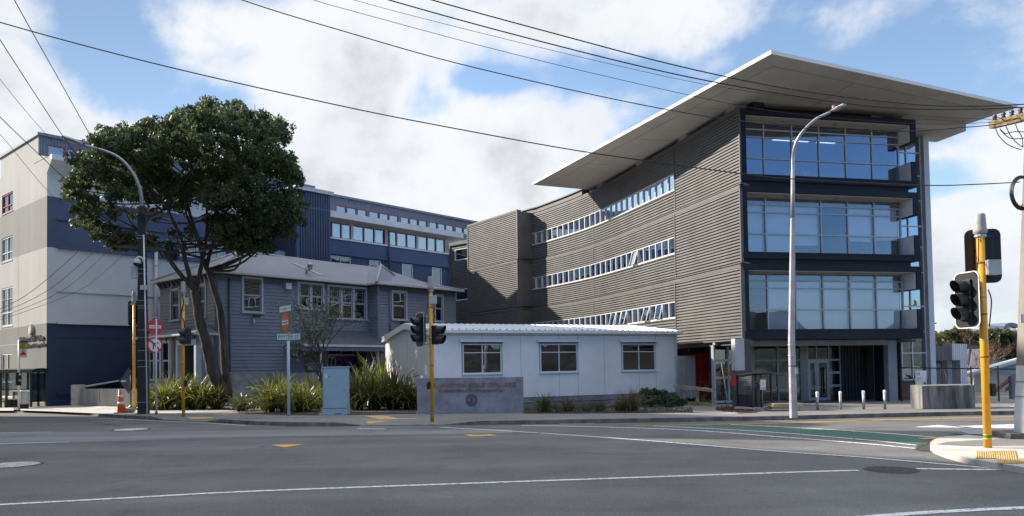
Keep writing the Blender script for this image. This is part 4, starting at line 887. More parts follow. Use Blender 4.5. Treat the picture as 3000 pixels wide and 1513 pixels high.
for v in (746, 858, 1003, 1180):
    z = FL.uv(110, v)[1]; mb = MB(); FL.box(mb, a_far, 21.98, -.05, .004, z-.012, z+.012); mb.build('groove', M('groove_pale', (.55, .55, .53), .8), col)
a_g = FL.uv(55, 700)[0]; mb = MB(); FL.box(mb, a_g-.015, a_g+.015, -.05, .004, Z0+.1, ztp-.7); mb.build('groove', M('groove_grey', (.22, .22, .22), .8), col)
# eave gutter box, soffit, roofs
zfa = zt+.72
mb = MB(); FW.box(mb, -.02, a_t0, .55, .86, zfa-.02, ztp); FW.box(mb, a_t1+.1, a_end-3.2, .55, .86, zfa-.02, ztp)
zq1 = FW.uv(985, 637, .86)[1]; zq2 = FW.uv(985, 619.5, .86)[1]
for q0, q1, zfa, ztp in ((-.02, a_t0, zfa, ztp), (a_t1+.1, a_end-3.2, zq1, zq2)):
    zt = min(zt, zfa-.15); f = MB(); FW.box(f, q0, q1, .55, .86, zfa-.02, ztp); f.poly([FW.pt(q0, .0, zt), FW.pt(q1, .0, zt), FW.pt(q1, .86, zfa-.03), FW.pt(q0, .86, zfa-.03)]); f.poly([FW.pt(q0, -2.3, ztp), FW.pt(q0, .55, ztp-.02), FW.pt(q1, .55, ztp-.02), FW.pt(q1, -2.3, ztp)]); f.build('eave_fascia', M('fascia_white', (.62, .63, .65), .6, var=.08, vs=1, dirt=.25), col)
ztp = FL.uv(138, 459)[1]; zt = zc(508); nP = -2.2; aP0 = FW.uv(115, 430, nP)[0]; zP = FW.uv(115, 397, nP)[1]
CG = M('corrugated_blue_grey', (.165, .185, .235), .5, metal=.15, var=.08); CN = M('corrugated_navy', (.042, .060, .115), .5, metal=.1, var=.1)
FP2 = Frame(FW.pt(0, nP, 0)[:2], FW.d)
W6 = lambda x: 850+x/3.418
trip = [(458, 560, 600), (568, 665, 606), (672, 768, 613), (790, 888, 622), (893, 985, 629), (990, 1083, 636), (1103, 1190, 643), (1197, 1280, 648), (1287, 1370, 655), (1390, 1470, 661), (1478, 1552, 667), (1557, 1635, 671), (1652, 1728, 676), (1735, 1810, 680)]
zh = FP2.uv(W6(500), 603)[1]; zl = FP2.uv(W6(500), 626)[1]; zR = FP2.uv(1000, 580)[1]; a_sp = FP2.uv(920, 600)[0]; hL = FP2.rect(138, 428, 190, 466)
CW = [(FP2.uv(W6(a), 640)[0], FP2.uv(W6(b), 640)[0], zl, zh) for a, b, _ in trip]
w1 = FP2.rect(138, 428, 190, 466); dlt = w1[1]-w1[0]
CW += [(w1[0]+k*(dlt+.12), w1[1]+k*(dlt+.12), hL[2], hL[3]) for k in range(5)]
a_c1 = FP2.uv(1400, 660)[0]
band('clerestory_wall', FP2, aP0, a_sp, min(ztp, hL[2])-.3, zP, CG, CW[14:], cor=(.16, .03), depth=.1); band('clerestory_wall', FP2, a_sp+.01, a_c1, zl-.4, zR, CG, CW[:14], cor=(.16, .03), depth=.1)
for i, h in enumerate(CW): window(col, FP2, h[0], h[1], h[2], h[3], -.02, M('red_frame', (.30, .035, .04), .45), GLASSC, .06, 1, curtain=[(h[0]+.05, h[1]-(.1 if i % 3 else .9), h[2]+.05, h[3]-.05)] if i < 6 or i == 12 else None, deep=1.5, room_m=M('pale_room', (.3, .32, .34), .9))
mb = MB(); FP2.box(mb, aP0-.15, a_sp, -8, .18, zP-.02, zP+.16); mb.build('clerestory_roof', CG, col); mb = MB(); FP2.box(mb, a_sp+.01, a_c1, -8, .18, zR-.02, zR+.16); mb.build('clerestory_roof', CG, col)
mb = MB(); FP2.box(mb, aP0-.06, aP0, -7.5, .02, ztp-.3, zP); mb.build('clerestory_end', PL, col)
mb = MB(); mb.poly([FL.pt(a_far, -.02, zb_), FL.pt(pk[0], -.02, pk[1]), FW.pt(60, -_k.y*0-(22-pk[0]), pk[1]), FW.pt(60, -(22-a_far), zb_)][::-1]); mb.poly([FL.pt(pk[0], -.02, pk[1]), FL.pt(22, -.02, ztp-.05), FW.pt(a_sp, -.1, ztp-.05), FW.pt(a_sp, -(22-pk[0]), pk[1])][::-1]); mb.poly([FW.pt(a_sp, -.1, zq2-.1), FW.pt(a_end-3.2, -.1, zq2-.1), FW.pt(a_end-3.2, -3, zq2-.1), FW.pt(a_sp, -3, zq2-.1)]); mb.build('roof', M('roof_zinc', (.33, .34, .36), .5, metal=.3), col)
# rest of the long side: ribbon windows beyond the stair tower
zr1 = FW.uv(W6(480), 520+452/3.418)[1]; zr0 = FW.uv(W6(480), 520+606/3.418)[1]; zlip = FW.uv(W6(700), 520+793/3.418)[1]
rb = [(400, 430), (432, 525), (530, 620), (643, 750), (755, 855), (862, 960), (1000, 1078), (1083, 1180), (1185, 1275), (1293, 1385), (1390, 1470), (1475, 1560)]
RBW = [(FW.uv(W6(a), 720)[0], FW.uv(W6(b), 720)[0], zr0+.02, zr1) for a, b in rb]
band('window_strip_wall', FW, a_t1-.3, a_end, zr0-.02, max(zr1+.05, min(zt, zq1)), M('cream_strip', (.55, .54, .5), .7), RBW, n=-.12)
for i, h in enumerate(RBW): window(col, FW, h[0], h[1], h[2], h[3], -.2, M('red_frame', (.30, .035, .04), .45), GLASSC, .05, 1, deep=2.5, room_m=M('pale_room', (.3, .32, .34), .9))
lowW = [(412, 612, 768), (802, 912, 825), (1130, 1232, 870), (1428, 1522, 912)]
zl1 = FW.uv(W6(500), 520+790/3.418)[1]; zl0 = zl1-1.75
LOW = [(FW.uv(W6(a), 770)[0], FW.uv(W6(b), 770)[0], zl0, zl1) for a, b, _ in lowW]
band('blue_wall', FW, a_t1-.3, a_end, zlip+.002, zr0-.14, PB); band('lower_blue_wall', FW, a_t1-.3, a_end, z2-4.5, zlip-.002, M('render_deep_blue', (.042, .065, .135), .75, var=.1, bump=.25, bs=25), LOW, n=-.1)
mb = MB(); FW.box(mb, a_t1-.2, a_end, -.1, .09, zr0-.14, zr0-.02); mb.build('white_sill', WHT, col)
mb = MB(); FW.box(mb, a_t1-.2, a_end, -.2, .03, zlip-.06, zlip+.002); mb.build('ledge', PB, col)
for i, h in enumerate(LOW): window(col, FW, h[0], h[1], h[2], h[3], -.14, WFRAME, GLASSP, .06, 2 if i == 0 else 1)
band('lower_navy_wall', FW, a_t1-.3, a_end, Z0, z2-4.502, PN, n=-.1)
# stair tower
FT = Frame(FW.pt(0, 2.6, 0)[:2], FW.d); ztw = FT.uv(872, 556)[1]
band('stair_tower_front', FT, a_t0, a_t1, Z0, ztw, CN, cor=(.22, .05))
FTs = Frame(FW.pt(a_t0, -.1, 0)[:2], FW.n); 
mb = MB(); q = Frame(FW.pt(a_t0, 2.7, 0)[:2], -FW.n); 
mb2 = MB(); fs = Frame(FW.pt(a_t0-.02, 0, 0)[:2], FW.n); wall(mb2, fs, 0, 2.6, Z0, ztw, cor=(.22, .05)); mb2.build('stair_tower_side', CN, col)
mb = MB(); FW.box(mb, a_t1, a_t1+.02, -.2, 2.6, Z0, ztw); mb.build('stair_tower_return', CN, col)
mb = MB(); FW.box(mb, a_t0-.2, a_t1+.2, -3, 2.82, ztw, ztw+.28); mb.build('stair_tower_cap', M('cap_grey', (.42, .45, .5), .5, metal=.2), col)
mb = MB(); FT.box(mb, a_t0-.03, a_t0+.12, -.02, .07, Z0, ztw); mb.build('corner_trim', PB, col)
mb = MB(); zq = FT.uv(910, 610)[1]; FT.box(mb, a_t0+.12, a_t1, -.02, .06, zq-.06, zq+.06); mb.build('joint_trim', PB, col)
mb = MB(); wall(mb, FW, FW.uv(779, 740, 1.2)[0], a_t0-.05, 8, FW.uv(800, 733, 1.2)[1], n=1.2, cor=(.3, .03)); mb.build('pale_cladding', M('pale_blue_cladding', (.36, .42, .50), .6, var=.06), col)
def downpipe(parent, F, u, vt, vb, n, rad, mat):
    a, zt_ = F.uv(u, vt, n); zb_ = F.uv(u, vb, n)[1]; mb = MB(); mb.tube([F.pt(a, n, zt_), F.pt(a, n, zb_)], rad, 10)
    for f in (.25, .75): z = zt_+(zb_-zt_)*f; mb.tube([F.pt(a, n, z-.03), F.pt(a, n, z+.03)], rad*1.25, 10)
    return mb.build('downpipe', mat, parent)
downpipe(col, FW, 1139.6, 676, 800, .15, .08, PB); downpipe(col, FW, 1320, 712, 860, .15, .1, WHT); downpipe(col, FW, 457, 700, 1010, .15, .11, PW)
# crest disc and lettering on the gable
c = FL.uv(93.5, 966); q = FL.pt(c[0], .06, c[1]); dd = MB()
rr_ = FL.uv(93.5, 949)[1]-c[1]
ring = lambda r_, n: [FL.pt(c[0]+r_*math.cos(k*math.pi/16), n, c[1]+r_*math.sin(k*math.pi/16)) for k in range(32)]
dd.grid([ring(rr_, .0), ring(rr_, .14)], False, True); dd.poly(ring(rr_, .14)); dd.build('crest_disc', M('crest_stone', (.55, .52, .46), .8, var=.2, vs=14), col)
d2 = MB(); d2.grid([ring(rr_*.86, .141), ring(rr_*.86, .155), ring(rr_*.8, .155), ring(rr_*.8, .141)], False, True); d2.build('crest_ring', M('crest_dark', (.3, .29, .27), .8), col)
SIGNM = M('dark_letters', (.05, .05, .055), .5)
a0_, zt1 = FL.uv(60, 1003); a1_, _ = FL.uv(132, 1001)
text("Wellington Girls' College", .95, .03, 'lettering', SIGNM, col, FL.pt((a0_+a1_)/2, .05, zt1), FL.d.to_3d(), (0, 0, 1), width=a1_-a0_, uni=True)
a0_, zt2 = FL.uv(80, 1018); a1_, _ = FL.uv(134, 1017)
text("Te Kāreti Kōhine o Te Whanga-nui-a-Tara", .6, .03, 'lettering', SIGNM, col, FL.pt((a0_+a1_)/2-.4, .05, zt2), FL.d.to_3d(), (0, 0, 1), width=(a1_-a0_)*1.35, uni=True)
# ------------------------------------------------------------------ grey weatherboard villa
_e = P(622, 792, 42.0); ZE = _e.z
d1 = Vector((.66, .751)).normalized(); n1 = Vector((d1.y, -d1.x))
_o = Vector((_e.x, _e.y))+d1*.42-n1*.42
H1 = Frame(_o, d1); d2 = n1.copy(); L2 = 6.9; H2 = Frame(_o-d2*L2, d2)
vil = thing('villa', 'two-storey grey weatherboard villa with corrugated hip roof and purple door', 'house', (_o.x, _o.y, 0))
WB = M('grey_weatherboard', (.215, .24, .305), .6, var=.08, vs=1.1, dirt=.1); WT = M('villa_trim', (.44, .48, .54), .55, var=.06, vs=2); WD = M('villa_dark_trim', (.09, .097, .12), .6, var=.12)
ROOFC = M('villa_roof', (.20, .212, .25), .55, metal=.15, var=.1, vs=.5, dirt=.15)
GUT = M('gutter_white', (.62, .62, .62), .45, var=.06)
zw = ZE-.14; zb = -.2
BD = (.2, .026)
X4 = lambda x: 700+x/2.32
Y4 = lambda y: 700+y/2.32
def hr(F, x0, y0, x1, y1, n=0.): return F.rect(X4(x0), Y4(y0), X4(x1), Y4(y1), n)
aw = H1.uv(1107, 880, 1.0)[0]; Hw = Frame(H1.pt(0, 1.0, 0)[:2], d1); a_e = Hw.uv(1334, 880)[0]
wins = [hr(H1, 32, 275, 150, 497), hr(H1, 408, 312, 566, 474), hr(H1, 612, 335, 858, 542)]
wing = [hr(Hw, 1046, 366, 1132, 548), hr(Hw, 1335, 392, 1380, 560)]
door_z = .35
porch = (H1.uv(X4(440), Y4(800))[0], H1.uv(X4(868), Y4(800))[0], door_z-.2, H1.uv(X4(650), Y4(738))[1])
mb = MB(); wall(mb, H1, 0, aw, zb, zw, wins+[porch], .1, BD); mb.build('weatherboard_wall', WB, vil)
mb = MB(); wall(mb, Hw, aw, a_e, zb, zw, wing, .1, BD); mb.build('weatherboard_wall', WB, vil)
mb = MB(); q = Frame(H1.pt(aw, 0, 0)[:2], n1); wall(mb, q, 0, 1.0, zb, zw, (), .1, BD); mb.build('weatherboard_wall', WB, vil)
mb = MB(); q = Frame(H1.pt(a_e, 1.0, 0)[:2], -n1); wall(mb, q, 0, L2+1, zb, zw, (), .1, BD); mb.build('weatherboard_wall', WB, vil)
for F, a in ((H1, 0), (Hw, aw), (Hw, a_e-.1)): mb = MB(); F.box(mb, a-.03, a+.11, -.1, .045, zb, zw); mb.build('corner_board', WD if F is H1 else WB, vil)
def sash(F, h, cols, group_split=None, lite=False, openleft=False):
    """timber sash windows in a broad architrave with a sill"""
    f = MB(); a0, a1, z0, z1 = h; t = .13
    F.box(f, a0-t, a0, -.02, .06, z0, z1+t); F.box(f, a1, a1+t, -.02, .06, z0, z1+t); F.box(f, a0, a1, -.02, .058, z1, z1+t); F.box(f, a0-t-.05, a1+t+.05, -.02, .12, z0-.1, z0)
    w = f.build('window', WT, vil); cw = (a1-a0)/cols
    for i in range(cols):
        x0, x1 = a0+cw*i, a0+cw*(i+1); g = .09 if cols > 1 else .02
        if i: m_ = MB(); F.box(m_, x0-g, x0+g, -.05, .05, z0, z1); m_.build('mullion', WT, w)
        x0 += g if i else 0; x1 -= g if i < cols-1 else 0; zm = z0+(z1-z0)*.5
        for zz0, zz1, nn in ((z0, zm, -.07), (zm, z1, -.035)):
            s = MB(); e = .055; kick = .12 if (openleft and i == 0 and zz1 == z1) else 0
            F.box(s, x0, x0+e, nn-.02, nn+.02+kick, zz0, zz1); F.box(s, x1-e, x1, nn-.02, nn+.02, zz0, zz1); F.box(s, x0+e, x1-e, nn-.02, nn+.018, zz0, zz0+e); F.box(s, x0+e, x1-e, nn-.02, nn+.018, zz1-e*.8, zz1)
            if lite and zz1 == z1:
                for f_ in (.22, .78): xx = x0+(x1-x0)*f_; F.box(s, xx-.01, xx+.01, nn-.01, nn+.012, zz0+e, zz1-e)
                for f_ in (.3, .72): zq = zz0+(zz1-zz0)*f_; F.box(s, x0+e, x1-e, nn-.01, nn+.010, zq-.01, zq+.01)
            so_ = s.build('sash', WT, w); p = MB(); F.box(p, x0+e, x1-e, nn-.004, nn, zz0+e, zz1-e*.8); p.build('pane', GLASSP, so_)
    r_ = MB(); F.box(r_, a0, a1, -1.5, -1.4, z0-.1, z1+.1); F.box(r_, a0-.1, a0, -1.5, -.11, z0-.1, z1+.1); F.box(r_, a1, a1+.1, -1.5, -.11, z0-.1, z1+.1); r_.build('room_lining', M('warm_room', (.16, .12, .085), .9, var=.5, vs=1.5), w)
    return w
w = sash(H1, wins[0], 1); sash(H1, wins[1], 2, openleft=True); sash(H1, wins[2], 3, lite=True); sash(Hw, wing[0], 1); sash(Hw, wing[1], 1)
for h, F in ((wins[1], H1), (wins[0], H1)):
    c = MB(); m_ = 8; x0, x1 = (h[0]+(h[1]-h[0])*.55, h[1]-.1) if h is wins[1] else (h[0]+.05, h[1]-.05); zt_ = (h[2]+h[3])/2-.1 if h is wins[1] else h[3]
    c.grid([[F.pt(x0+(x1-x0)*i/m_, -.3-.03*(i % 2), z) for i in range(m_+1)] for z in (h[2] if h is wins[1] else h[3]-.45, zt_)]); c.build('curtain', M('beige_blind', (.5, .46, .36), .9, var=.1), vil)
# ---- roof: hips of corrugated iron
def corr(mb, quad, pitch=.15, amp=.018):
    """corrugated plane: quad = eave0, eave1, ridge1, ridge0 (3-D); ribs run from eave to ridge"""
    e0, e1, r1, r0 = [Vector(p) for p in quad]; nrm = (e1-e0).cross(r0-e0).normalized(); ed = (e1-e0).normalized(); L_ = (e1-e0).length
    ta, tb = (r0-e0).dot(ed), (r1-e0).dot(ed); up_ = (r0-e0)-ed*ta; n_ = int(L_/pitch*4)
    lo = []; hi = []
    for i in range(n_+1):
        s = L_*i/n_; o = nrm*(amp*math.sin(2*math.pi*i/4))
        k = 1.
        if s < ta: k = s/ta if ta > 0 else 1
        if s > tb: k = min(k, (L_-s)/(L_-tb) if L_ > tb else 1)
        lo.append(e0+ed*s+o); hi.append(e0+ed*s+up_*k+o)
    mb.grid([lo, hi], True)
E00 = H1.pt(-.42, .42, ZE); E10 = H1.pt(a_e+.42, .42, ZE); E0b = H1.pt(-.42, -L2-.42, ZE); E1b = H1.pt(a_e+.42, -L2-.42, ZE)
hd = (L2+.84)/2; ZRG = P(707, 738, 47.4).z
R0 = H1.pt(-.42+hd, .42-hd, ZRG); R1 = H1.pt(a_e+.42-hd, .42-hd, ZRG-.2)
mb = MB(); corr(mb, (E00, E10, Vector((R1.x, R1.y, ZRG)), R0)); corr(mb, (E10, E1b, R1, R1+Vector((0, 0, .001)))); corr(mb, (E0b, E00, R0, R0+Vector((0, 0, .001)))); corr(mb, (E1b, E0b, R0, R1))
rf = mb.build('roof', ROOFC, vil)
# wing hip
aw0 = aw-.42; W0 = H1.pt(aw0, 1.42, ZE); W1 = H1.pt(a_e+.42, 1.42, ZE); W1b = H1.pt(a_e+.42, -L2-.42, ZE-.0)
T = P(1116, 778, 53.7); T2 = H1.pt(aw0+4.4, -2.0, ZRG-.75); T3 = H1.pt(a_e-2.3, -2.2, ZRG-.95)
mb = MB()
def cp3(pts):
    mb.poly(pts)
B0 = H1.pt(aw0, -4.6, ZE+.2)
for tri in ((W0, T2, T), (W0, W1, T3), (W0, T3, T2), (W1, W1b, T3), (B0, W0, T), (T, T2, H1.pt(aw0+4.4, -5, ZRG-.9)), (T2, T3, H1.pt(aw0+6, -5, ZRG-.9))): mb.poly(tri)
mb.build('wing_roof', ROOFC, vil)
CAP = M('ridge_cap', (.34, .33, .35), .5, metal=.2, var=.1)
def cap(p, q, w=.10): mb = MB(); mb.tube([Vector(p)+Vector((0, 0, .02)), Vector(q)+Vector((0, 0, .02))], w, 8); mb.build('ridge_cap', CAP, rf)
cap(E00, R0); cap(R0, R1, .09); cap(W0, T, .1); cap(T, T2, .08); cap(T2, T3, .08); cap(T3, W1, .08); cap(E0b, R0)
def gutter(p, q):
    mb = MB(); p = Vector(p); q = Vector(q); t = (q-p).normalized(); s = Vector((t.y, -t.x, 0)); pr = [(0, -.11), (.06, -.12), (.11, -.08), (.12, .01), (.0, .02)]
    mb.grid([[x+s*o+Vector((0, 0, z)) for o, z in pr] for x in (p, q)], False, True); mb.build('gutter', GUT, vil)
gutter(E00, H1.pt(aw0, .42, ZE)); gutter(W0+Vector((0, 0, 0)), W1); gutter(H1.pt(aw0, .42, ZE), W0) ; gutter(E0b, E00); gutter(W1, W1b)
for q in ([E00, H1.pt(aw+.2, .42, ZE), H1.pt(aw+.2, -.0, ZE), H1.pt(0, 0, ZE)], [W0, W1, H1.pt(a_e, 1.0, ZE), H1.pt(aw, 1.0, ZE)], [W0, H1.pt(aw, 1, ZE), H1.pt(aw, 0, ZE), H1.pt(aw0, 0, ZE)], [E0b, E00, H1.pt(0, 0, ZE), H1.pt(0, -L2, ZE)]):
    mb = MB(); mb.poly([Vector(p)-Vector((0, 0, .13)) for p in q]); mb.build('eave_soffit', WD, vil)
for F, a0, a1 in ((H1, .1, aw), (Hw, aw+.1, a_e-.1), (H2, 0, L2)): mb = MB(); F.box(mb, a0, a1, -.02, .05, zw-.32, zw); mb.build('frieze', WD, vil)
for i in range(12):
    a = .25+i*(L2-.5)/11; mb = MB(); mb.hexa([H2.pt(a-.06, .0, zw-.34), H2.pt(a+.06, .0, zw-.34), H2.pt(a+.06, .1, zw-.30), H2.pt(a-.06, .1, zw-.30), H2.pt(a-.06, 0, zw), H2.pt(a+.06, 0, zw), H2.pt(a+.06, .36, zw), H2.pt(a-.06, .36, zw)]); mb.build('eave_bracket', WD, vil)
# flue and flashing
f0 = P(X4(460), Y4(245), 47.6); mb = MB(); mb.tube([f0, f0+Vector((0, 0, .62))], .07, 10); mb.lathe((f0.x+.2, f0.y+.1, f0.z+.3), [(.13, .0), (.13, .28), (.2, .3), (.2, .36), (.05, .45)], 14); mb.build('flue', GALV, rf)
mb = MB(); a = H1.uv(X4(480), Y4(200), -1.5)[0]; sl_ = (ZRG-ZE)/hd; mb.poly([H1.pt(a-.9, .42-2.7, ZE+2.7*sl_+.035), H1.pt(a-.5, .42-2.7, ZE+2.7*sl_+.035), H1.pt(a+.4, .42-.8, ZE+.8*sl_+.035), H1.pt(a, .42-.8, ZE+.8*sl_+.035)][::-1]); mb.build('roof_patch', CAP, rf)
# fittings on the long wall
h = hr(H1, 303, 303, 341, 346); mb = MB(); H1.box(mb, h[0], h[1], .02, .3, h[2], h[3]); mb.build('wall_vent', M('vent_white', (.6, .62, .66), .5), vil, .02)
for F, x, y in ((H1, 105, 530), (Hw, 1098, 577)):
    a, z = F.uv(X4(x), Y4(y)); mb = MB(); F.box(mb, a-.2, a+.2, .25, .32, z-.06, z+.1); F.box(mb, a-.04, a+.04, .02, .26, z-.03, z+.04); fl = mb.build('floodlight', BLACK, vil); q = F.pt(a-.12, .16, z-.3); mb = MB(); mb.lathe(q, [(.02, .2), (.06, .1), (.06, -.05), (.03, -.12), (.001, -.13)], 10); mb.build('sensor', WHT, fl)
downpipe(vil, H1, 672, 815, 1090, .1, .05, WD); downpipe(vil, Hw, X4(1026), Y4(345), Y4(640), .1, .05, WB)
mb = MB(); H1.box(mb, .12, aw, -.02, .03, 3.55, 3.62); mb.build('string_course', WB, vil)
# porch canopy, posts, purple doors
nc = 1.9
ct0, ct1 = H1.uv(X4(562), Y4(618), .05), H1.uv(X4(872), Y4(620), .05); ce0 = H1.uv(X4(430), Y4(716), nc); ce1 = H1.uv(X4(1003), Y4(722), nc)
zc0 = ce0[1]; ztc = ct0[1]
cr = MB(); corr(cr, (H1.pt(ce0[0], nc, zc0), H1.pt(ce1[0]+.6, nc, zc0), H1.pt(min(ct1[0], ce1[0]), .05, ztc), H1.pt(ct0[0], .05, ztc)))
cr.poly([H1.pt(ce0[0], nc, zc0), H1.pt(ct0[0], .05, ztc), H1.pt(ce0[0], .05, zc0)]); pc = cr.build('porch_roof', M('porch_roof_blue', (.08, .09, .125), .5, metal=.1, var=.12), vil)
mb = MB(); H1.box(mb, ce0[0]-.03, ce1[0]+.6, nc-.02, nc+.1, zc0-.13, zc0+.0); mb.build('porch_gutter', GUT, vil)
mb = MB(); H1.box(mb, ce0[0], ce1[0]+.5, nc-.14, nc-.03, zc0-.38, zc0-.14); mb.build('porch_beam', WB, vil); mb = MB(); H1.box(mb, ce0[0]+.02, ce0[0]+.12, .03, nc-.14, zc0-.35, zc0-.02); mb.build('porch_beam', WB, vil)
mb = MB(); mb.poly([H1.pt(ce0[0], .05, zc0-.03), H1.pt(ce1[0]+.5, .05, zc0-.03), H1.pt(ce1[0]+.5, nc-.04, zc0-.03), H1.pt(ce0[0], nc-.04, zc0-.03)]); mb.build('porch_ceiling', M('dim_room', (.09, .085, .08)), vil)
ap = H1.uv(X4(557), Y4(800), nc-.1)[0]
for a in (ap, H1.uv(X4(945), Y4(800), nc-.1)[0]): mb = MB(); H1.box(mb, a-.07, a+.07, nc-.2, nc-.06, zb, zc0-.38); mb.build('porch_post', WT if a == ap else WB, vil)
nd = -1.1
pr = MB(); p0, p1, pz0, pz1 = porch; H1.box(pr, p0-.1, p0, nd-.1, -.1, pz0, pz1); H1.box(pr, p1, p1+.1, nd-.1, -.1, pz0, pz1); H1.box(pr, p0, p1, nd-.15, -.1, pz1, pz1+.1); H1.box(pr, p0, p1, nd-1, 2.2, pz0-.3, pz0); pr.build('porch_recess', WD, vil)
D0 = H1.uv(X4(660), Y4(850), nd)[0]; D1 = H1.uv(X4(812), Y4(850), nd)[0]; dz1 = H1.uv(X4(740), Y4(798), nd)[1]
dm_ = (D0+D1)/2; PURP = M('purple_paint', (.11, .012, .17), .35, var=.08)
for x0, x1 in ((D0, dm_-.005), (dm_+.005, D1)):
    d = MB(); cw = (x1-x0)/2; hol = []
    for i in range(2): c_ = x0+cw*(i+.5); hol.append((c_-cw*.25, c_+cw*.25, pz0+1.0, dz1-.3))
    wall(d, H1, x0, x1, pz0, dz1, hol, .05, n=nd+.04); do = d.build('door', PURP, vil)
    g = MB()
    for h in hol: H1.box(g, h[0], h[1], nd-.012, nd-.01, h[2], h[3])
    g.build('pane', GLASSP, do); k = MB(); k.lathe(H1.pt(dm_+(-.09 if x0 == D0 else .09), nd+.08, pz0+1.0), [(.001, -.03), (.03, 0), (.001, .03)], 8); k.build('handle', STEEL, do)
mb = MB(); H1.box(mb, p0, p1, nd-1.2, nd-1.1, pz0, pz1); mb.build('hall', M('warm_room', (.16, .12, .085)), vil)
xs_ = [(p0+.05 if False else H1.uv(X4(600), Y4(850), nd)[0], D0-.06), (D1+.06, H1.uv(X4(864), Y4(850), nd)[0])]
for x0, x1 in xs_: window(vil, H1, x0, x1, pz0+.8, dz1, nd, WT, GLASSP, .05, 2, 3, room=False, name='side_light')
window(vil, H1, xs_[0][0], xs_[1][1], dz1+.08, pz1-.02, nd, WT, GLASSP, .05, 3, 1, room=False, name='fanlight')
mb = MB(); H1.box(mb, xs_[0][0]-.02, xs_[1][1]+.02, nd-.05, nd+.05, dz1, dz1+.08); mb.build('transom', WT, vil)
mb = MB(); H1.box(mb, xs_[0][0], xs_[1][1], nd-.02, nd+.02, pz0, pz0+.8) if False else None
for x0, x1 in xs_: mb = MB(); H1.box(mb, x0, x1, nd-.02, nd+.03, pz0, pz0+.8); mb.build('door_panel', WT, vil)
mb = MB(); H1.box(mb, p0, xs_[0][0], nd-.08, nd, pz0, pz1); mb.build('porch_wall', WB, vil)
h = hr(H1, 466, 846, 549, 890, -.0); mb = MB(); H1.box(mb, h[0], h[1], .03, .06, h[2], h[3]); sg = mb.build('name_board', M('board_cream', (.58, .56, .55), .6), vil)
text('INTERNATIONAL', .2, .004, 'lettering', SIGNM, sg, H1.pt((h[0]+h[1])/2, .064, h[2]+(h[3]-h[2])*.55), d1.to_3d(), (0, 0, 1), width=(h[1]-h[0])*.93); text('HOUSE', .2, .004, 'lettering', SIGNM, sg, H1.pt((h[0]+h[1])/2, .064, h[2]+(h[3]-h[2])*.14), d1.to_3d(), (0, 0, 1), width=(h[1]-h[0])*.5)
mb = MB(); a, z = H1.uv(X4(963), Y4(768), 1.0); q = H1.pt(a, 1.08, z); mb.lathe(q, [(.001, -.12), (.14, -.08), (.14, .08), (.001, .12)], 14); mb.build('alarm_bell', M('alarm_red', (.45, .03, .02), .4), vil)
h = hr(Hw, 960, 845, 988, 888); mb = MB(); Hw.box(mb, h[0], h[1], .03, .05, h[2], h[3]); mb.build('notice', M('notice_green', (.03, .2, .13), .5), vil)
# ---- front wall (towards the side street)
X3 = lambda x: 400+x/2.32
arch = []
up_w = [H2.rect(X3(240), Y4(360), X3(292), Y4(552)), H2.rect(X3(422), Y4(322), X3(470), Y4(530))]
zc_ = (up_w[0][2]+up_w[1][2])/2; up_w = [(h[0], h[1], zc_, zc_+1.75) for h in up_w]
mb = MB(); wall(mb, H2, 0, L2, zb, zw, up_w, .1, BD); mb.build('weatherboard_wall', M('grey_weatherboard_warm', (.25, .26, .285), .6, var=.08, vs=1.1), vil)
for h in up_w:
    w = sash(H2, h, 1); c_ = (h[0]+h[1])/2; r0 = (h[1]-h[0])/2; f = MB()
    rows = [[H2.pt(c_+r_*math.cos(math.pi*k/12), nn, h[3]+r_*math.sin(math.pi*k/12)) for k in range(13)] for r_, nn in ((r0, -.02), (r0, .06), (r0+.14, .06), (r0+.14, -.02))]; f.grid(rows, False); f.build('arch_trim', WT, w)
    p = MB(); p.poly([H2.pt(c_+r0*math.cos(math.pi*k/12), .025, h[3]+r0*math.sin(math.pi*k/12)) for k in range(13)]); p.build('arch_pane', GLASSP, w)
# lean-to with brackets and sash windows below
nb = 1.15; zl_ = H2.uv(X3(420), Y4(640), nb)[1]
mb = MB(); corr(mb, (H2.pt(-.3, nb+.3, zl_), H2.pt(L2+.25, nb+.3, zl_), H2.pt(L2-.6, 0, zl_+.5), H2.pt(-.1, 0, zl_+.5))); mb.poly([H2.pt(L2+.25, nb+.3, zl_), H2.pt(L2+.25, 0, zl_+.02), H2.pt(L2-.6, 0, zl_+.5)]); mb.build('lean_to_roof', ROOFC, vil)
gutter(H2.pt(-.3, nb+.3, zl_), H2.pt(L2+.25, nb+.3, zl_)); gutter(H2.pt(L2+.25, nb+.3, zl_), H2.pt(L2+.25, .0, zl_))
lw4 = [H2.rect(X3(85), Y4(705), X3(160), Y4(955), nb), H2.rect(X3(172), Y4(705), X3(222), Y4(955), nb)]
b_end = H2.uv(X3(236), Y4(800), nb)[0]; HB = Frame(H2.pt(0, nb, 0)[:2], d2)
mb = MB(); wall(mb, HB, -.1, b_end, zb, zl_-.05, lw4, .1, BD); HB.box(mb, b_end, b_end+.02, -nb, .0, zb, zl_-.05); mb.build('bay_wall', WT, vil)
for h in lw4:
    w = sash(HB, h, 2 if h is lw4[0] else 1); c = MB(); c.grid([[HB.pt(h[0]+(h[1]-h[0])*i/8, -.25-.03*(i % 2), z) for i in range(9)] for z in (h[2]+.2, h[3])]); c.build('curtain', M('white_curtain', (.62, .63, .62)), w)
mb = MB(); a = H2.uv(X3(250), Y4(800), nb)[0]; HB.box(mb, a-.22, a+.15, -nb+.05, .0, zb, zl_-.3); mb.build('porch_pier', WD, vil)
a0_, a1_ = H2.uv(X3(268), Y4(800), nb)[0], H2.uv(X3(406), Y4(800), nb)[0]
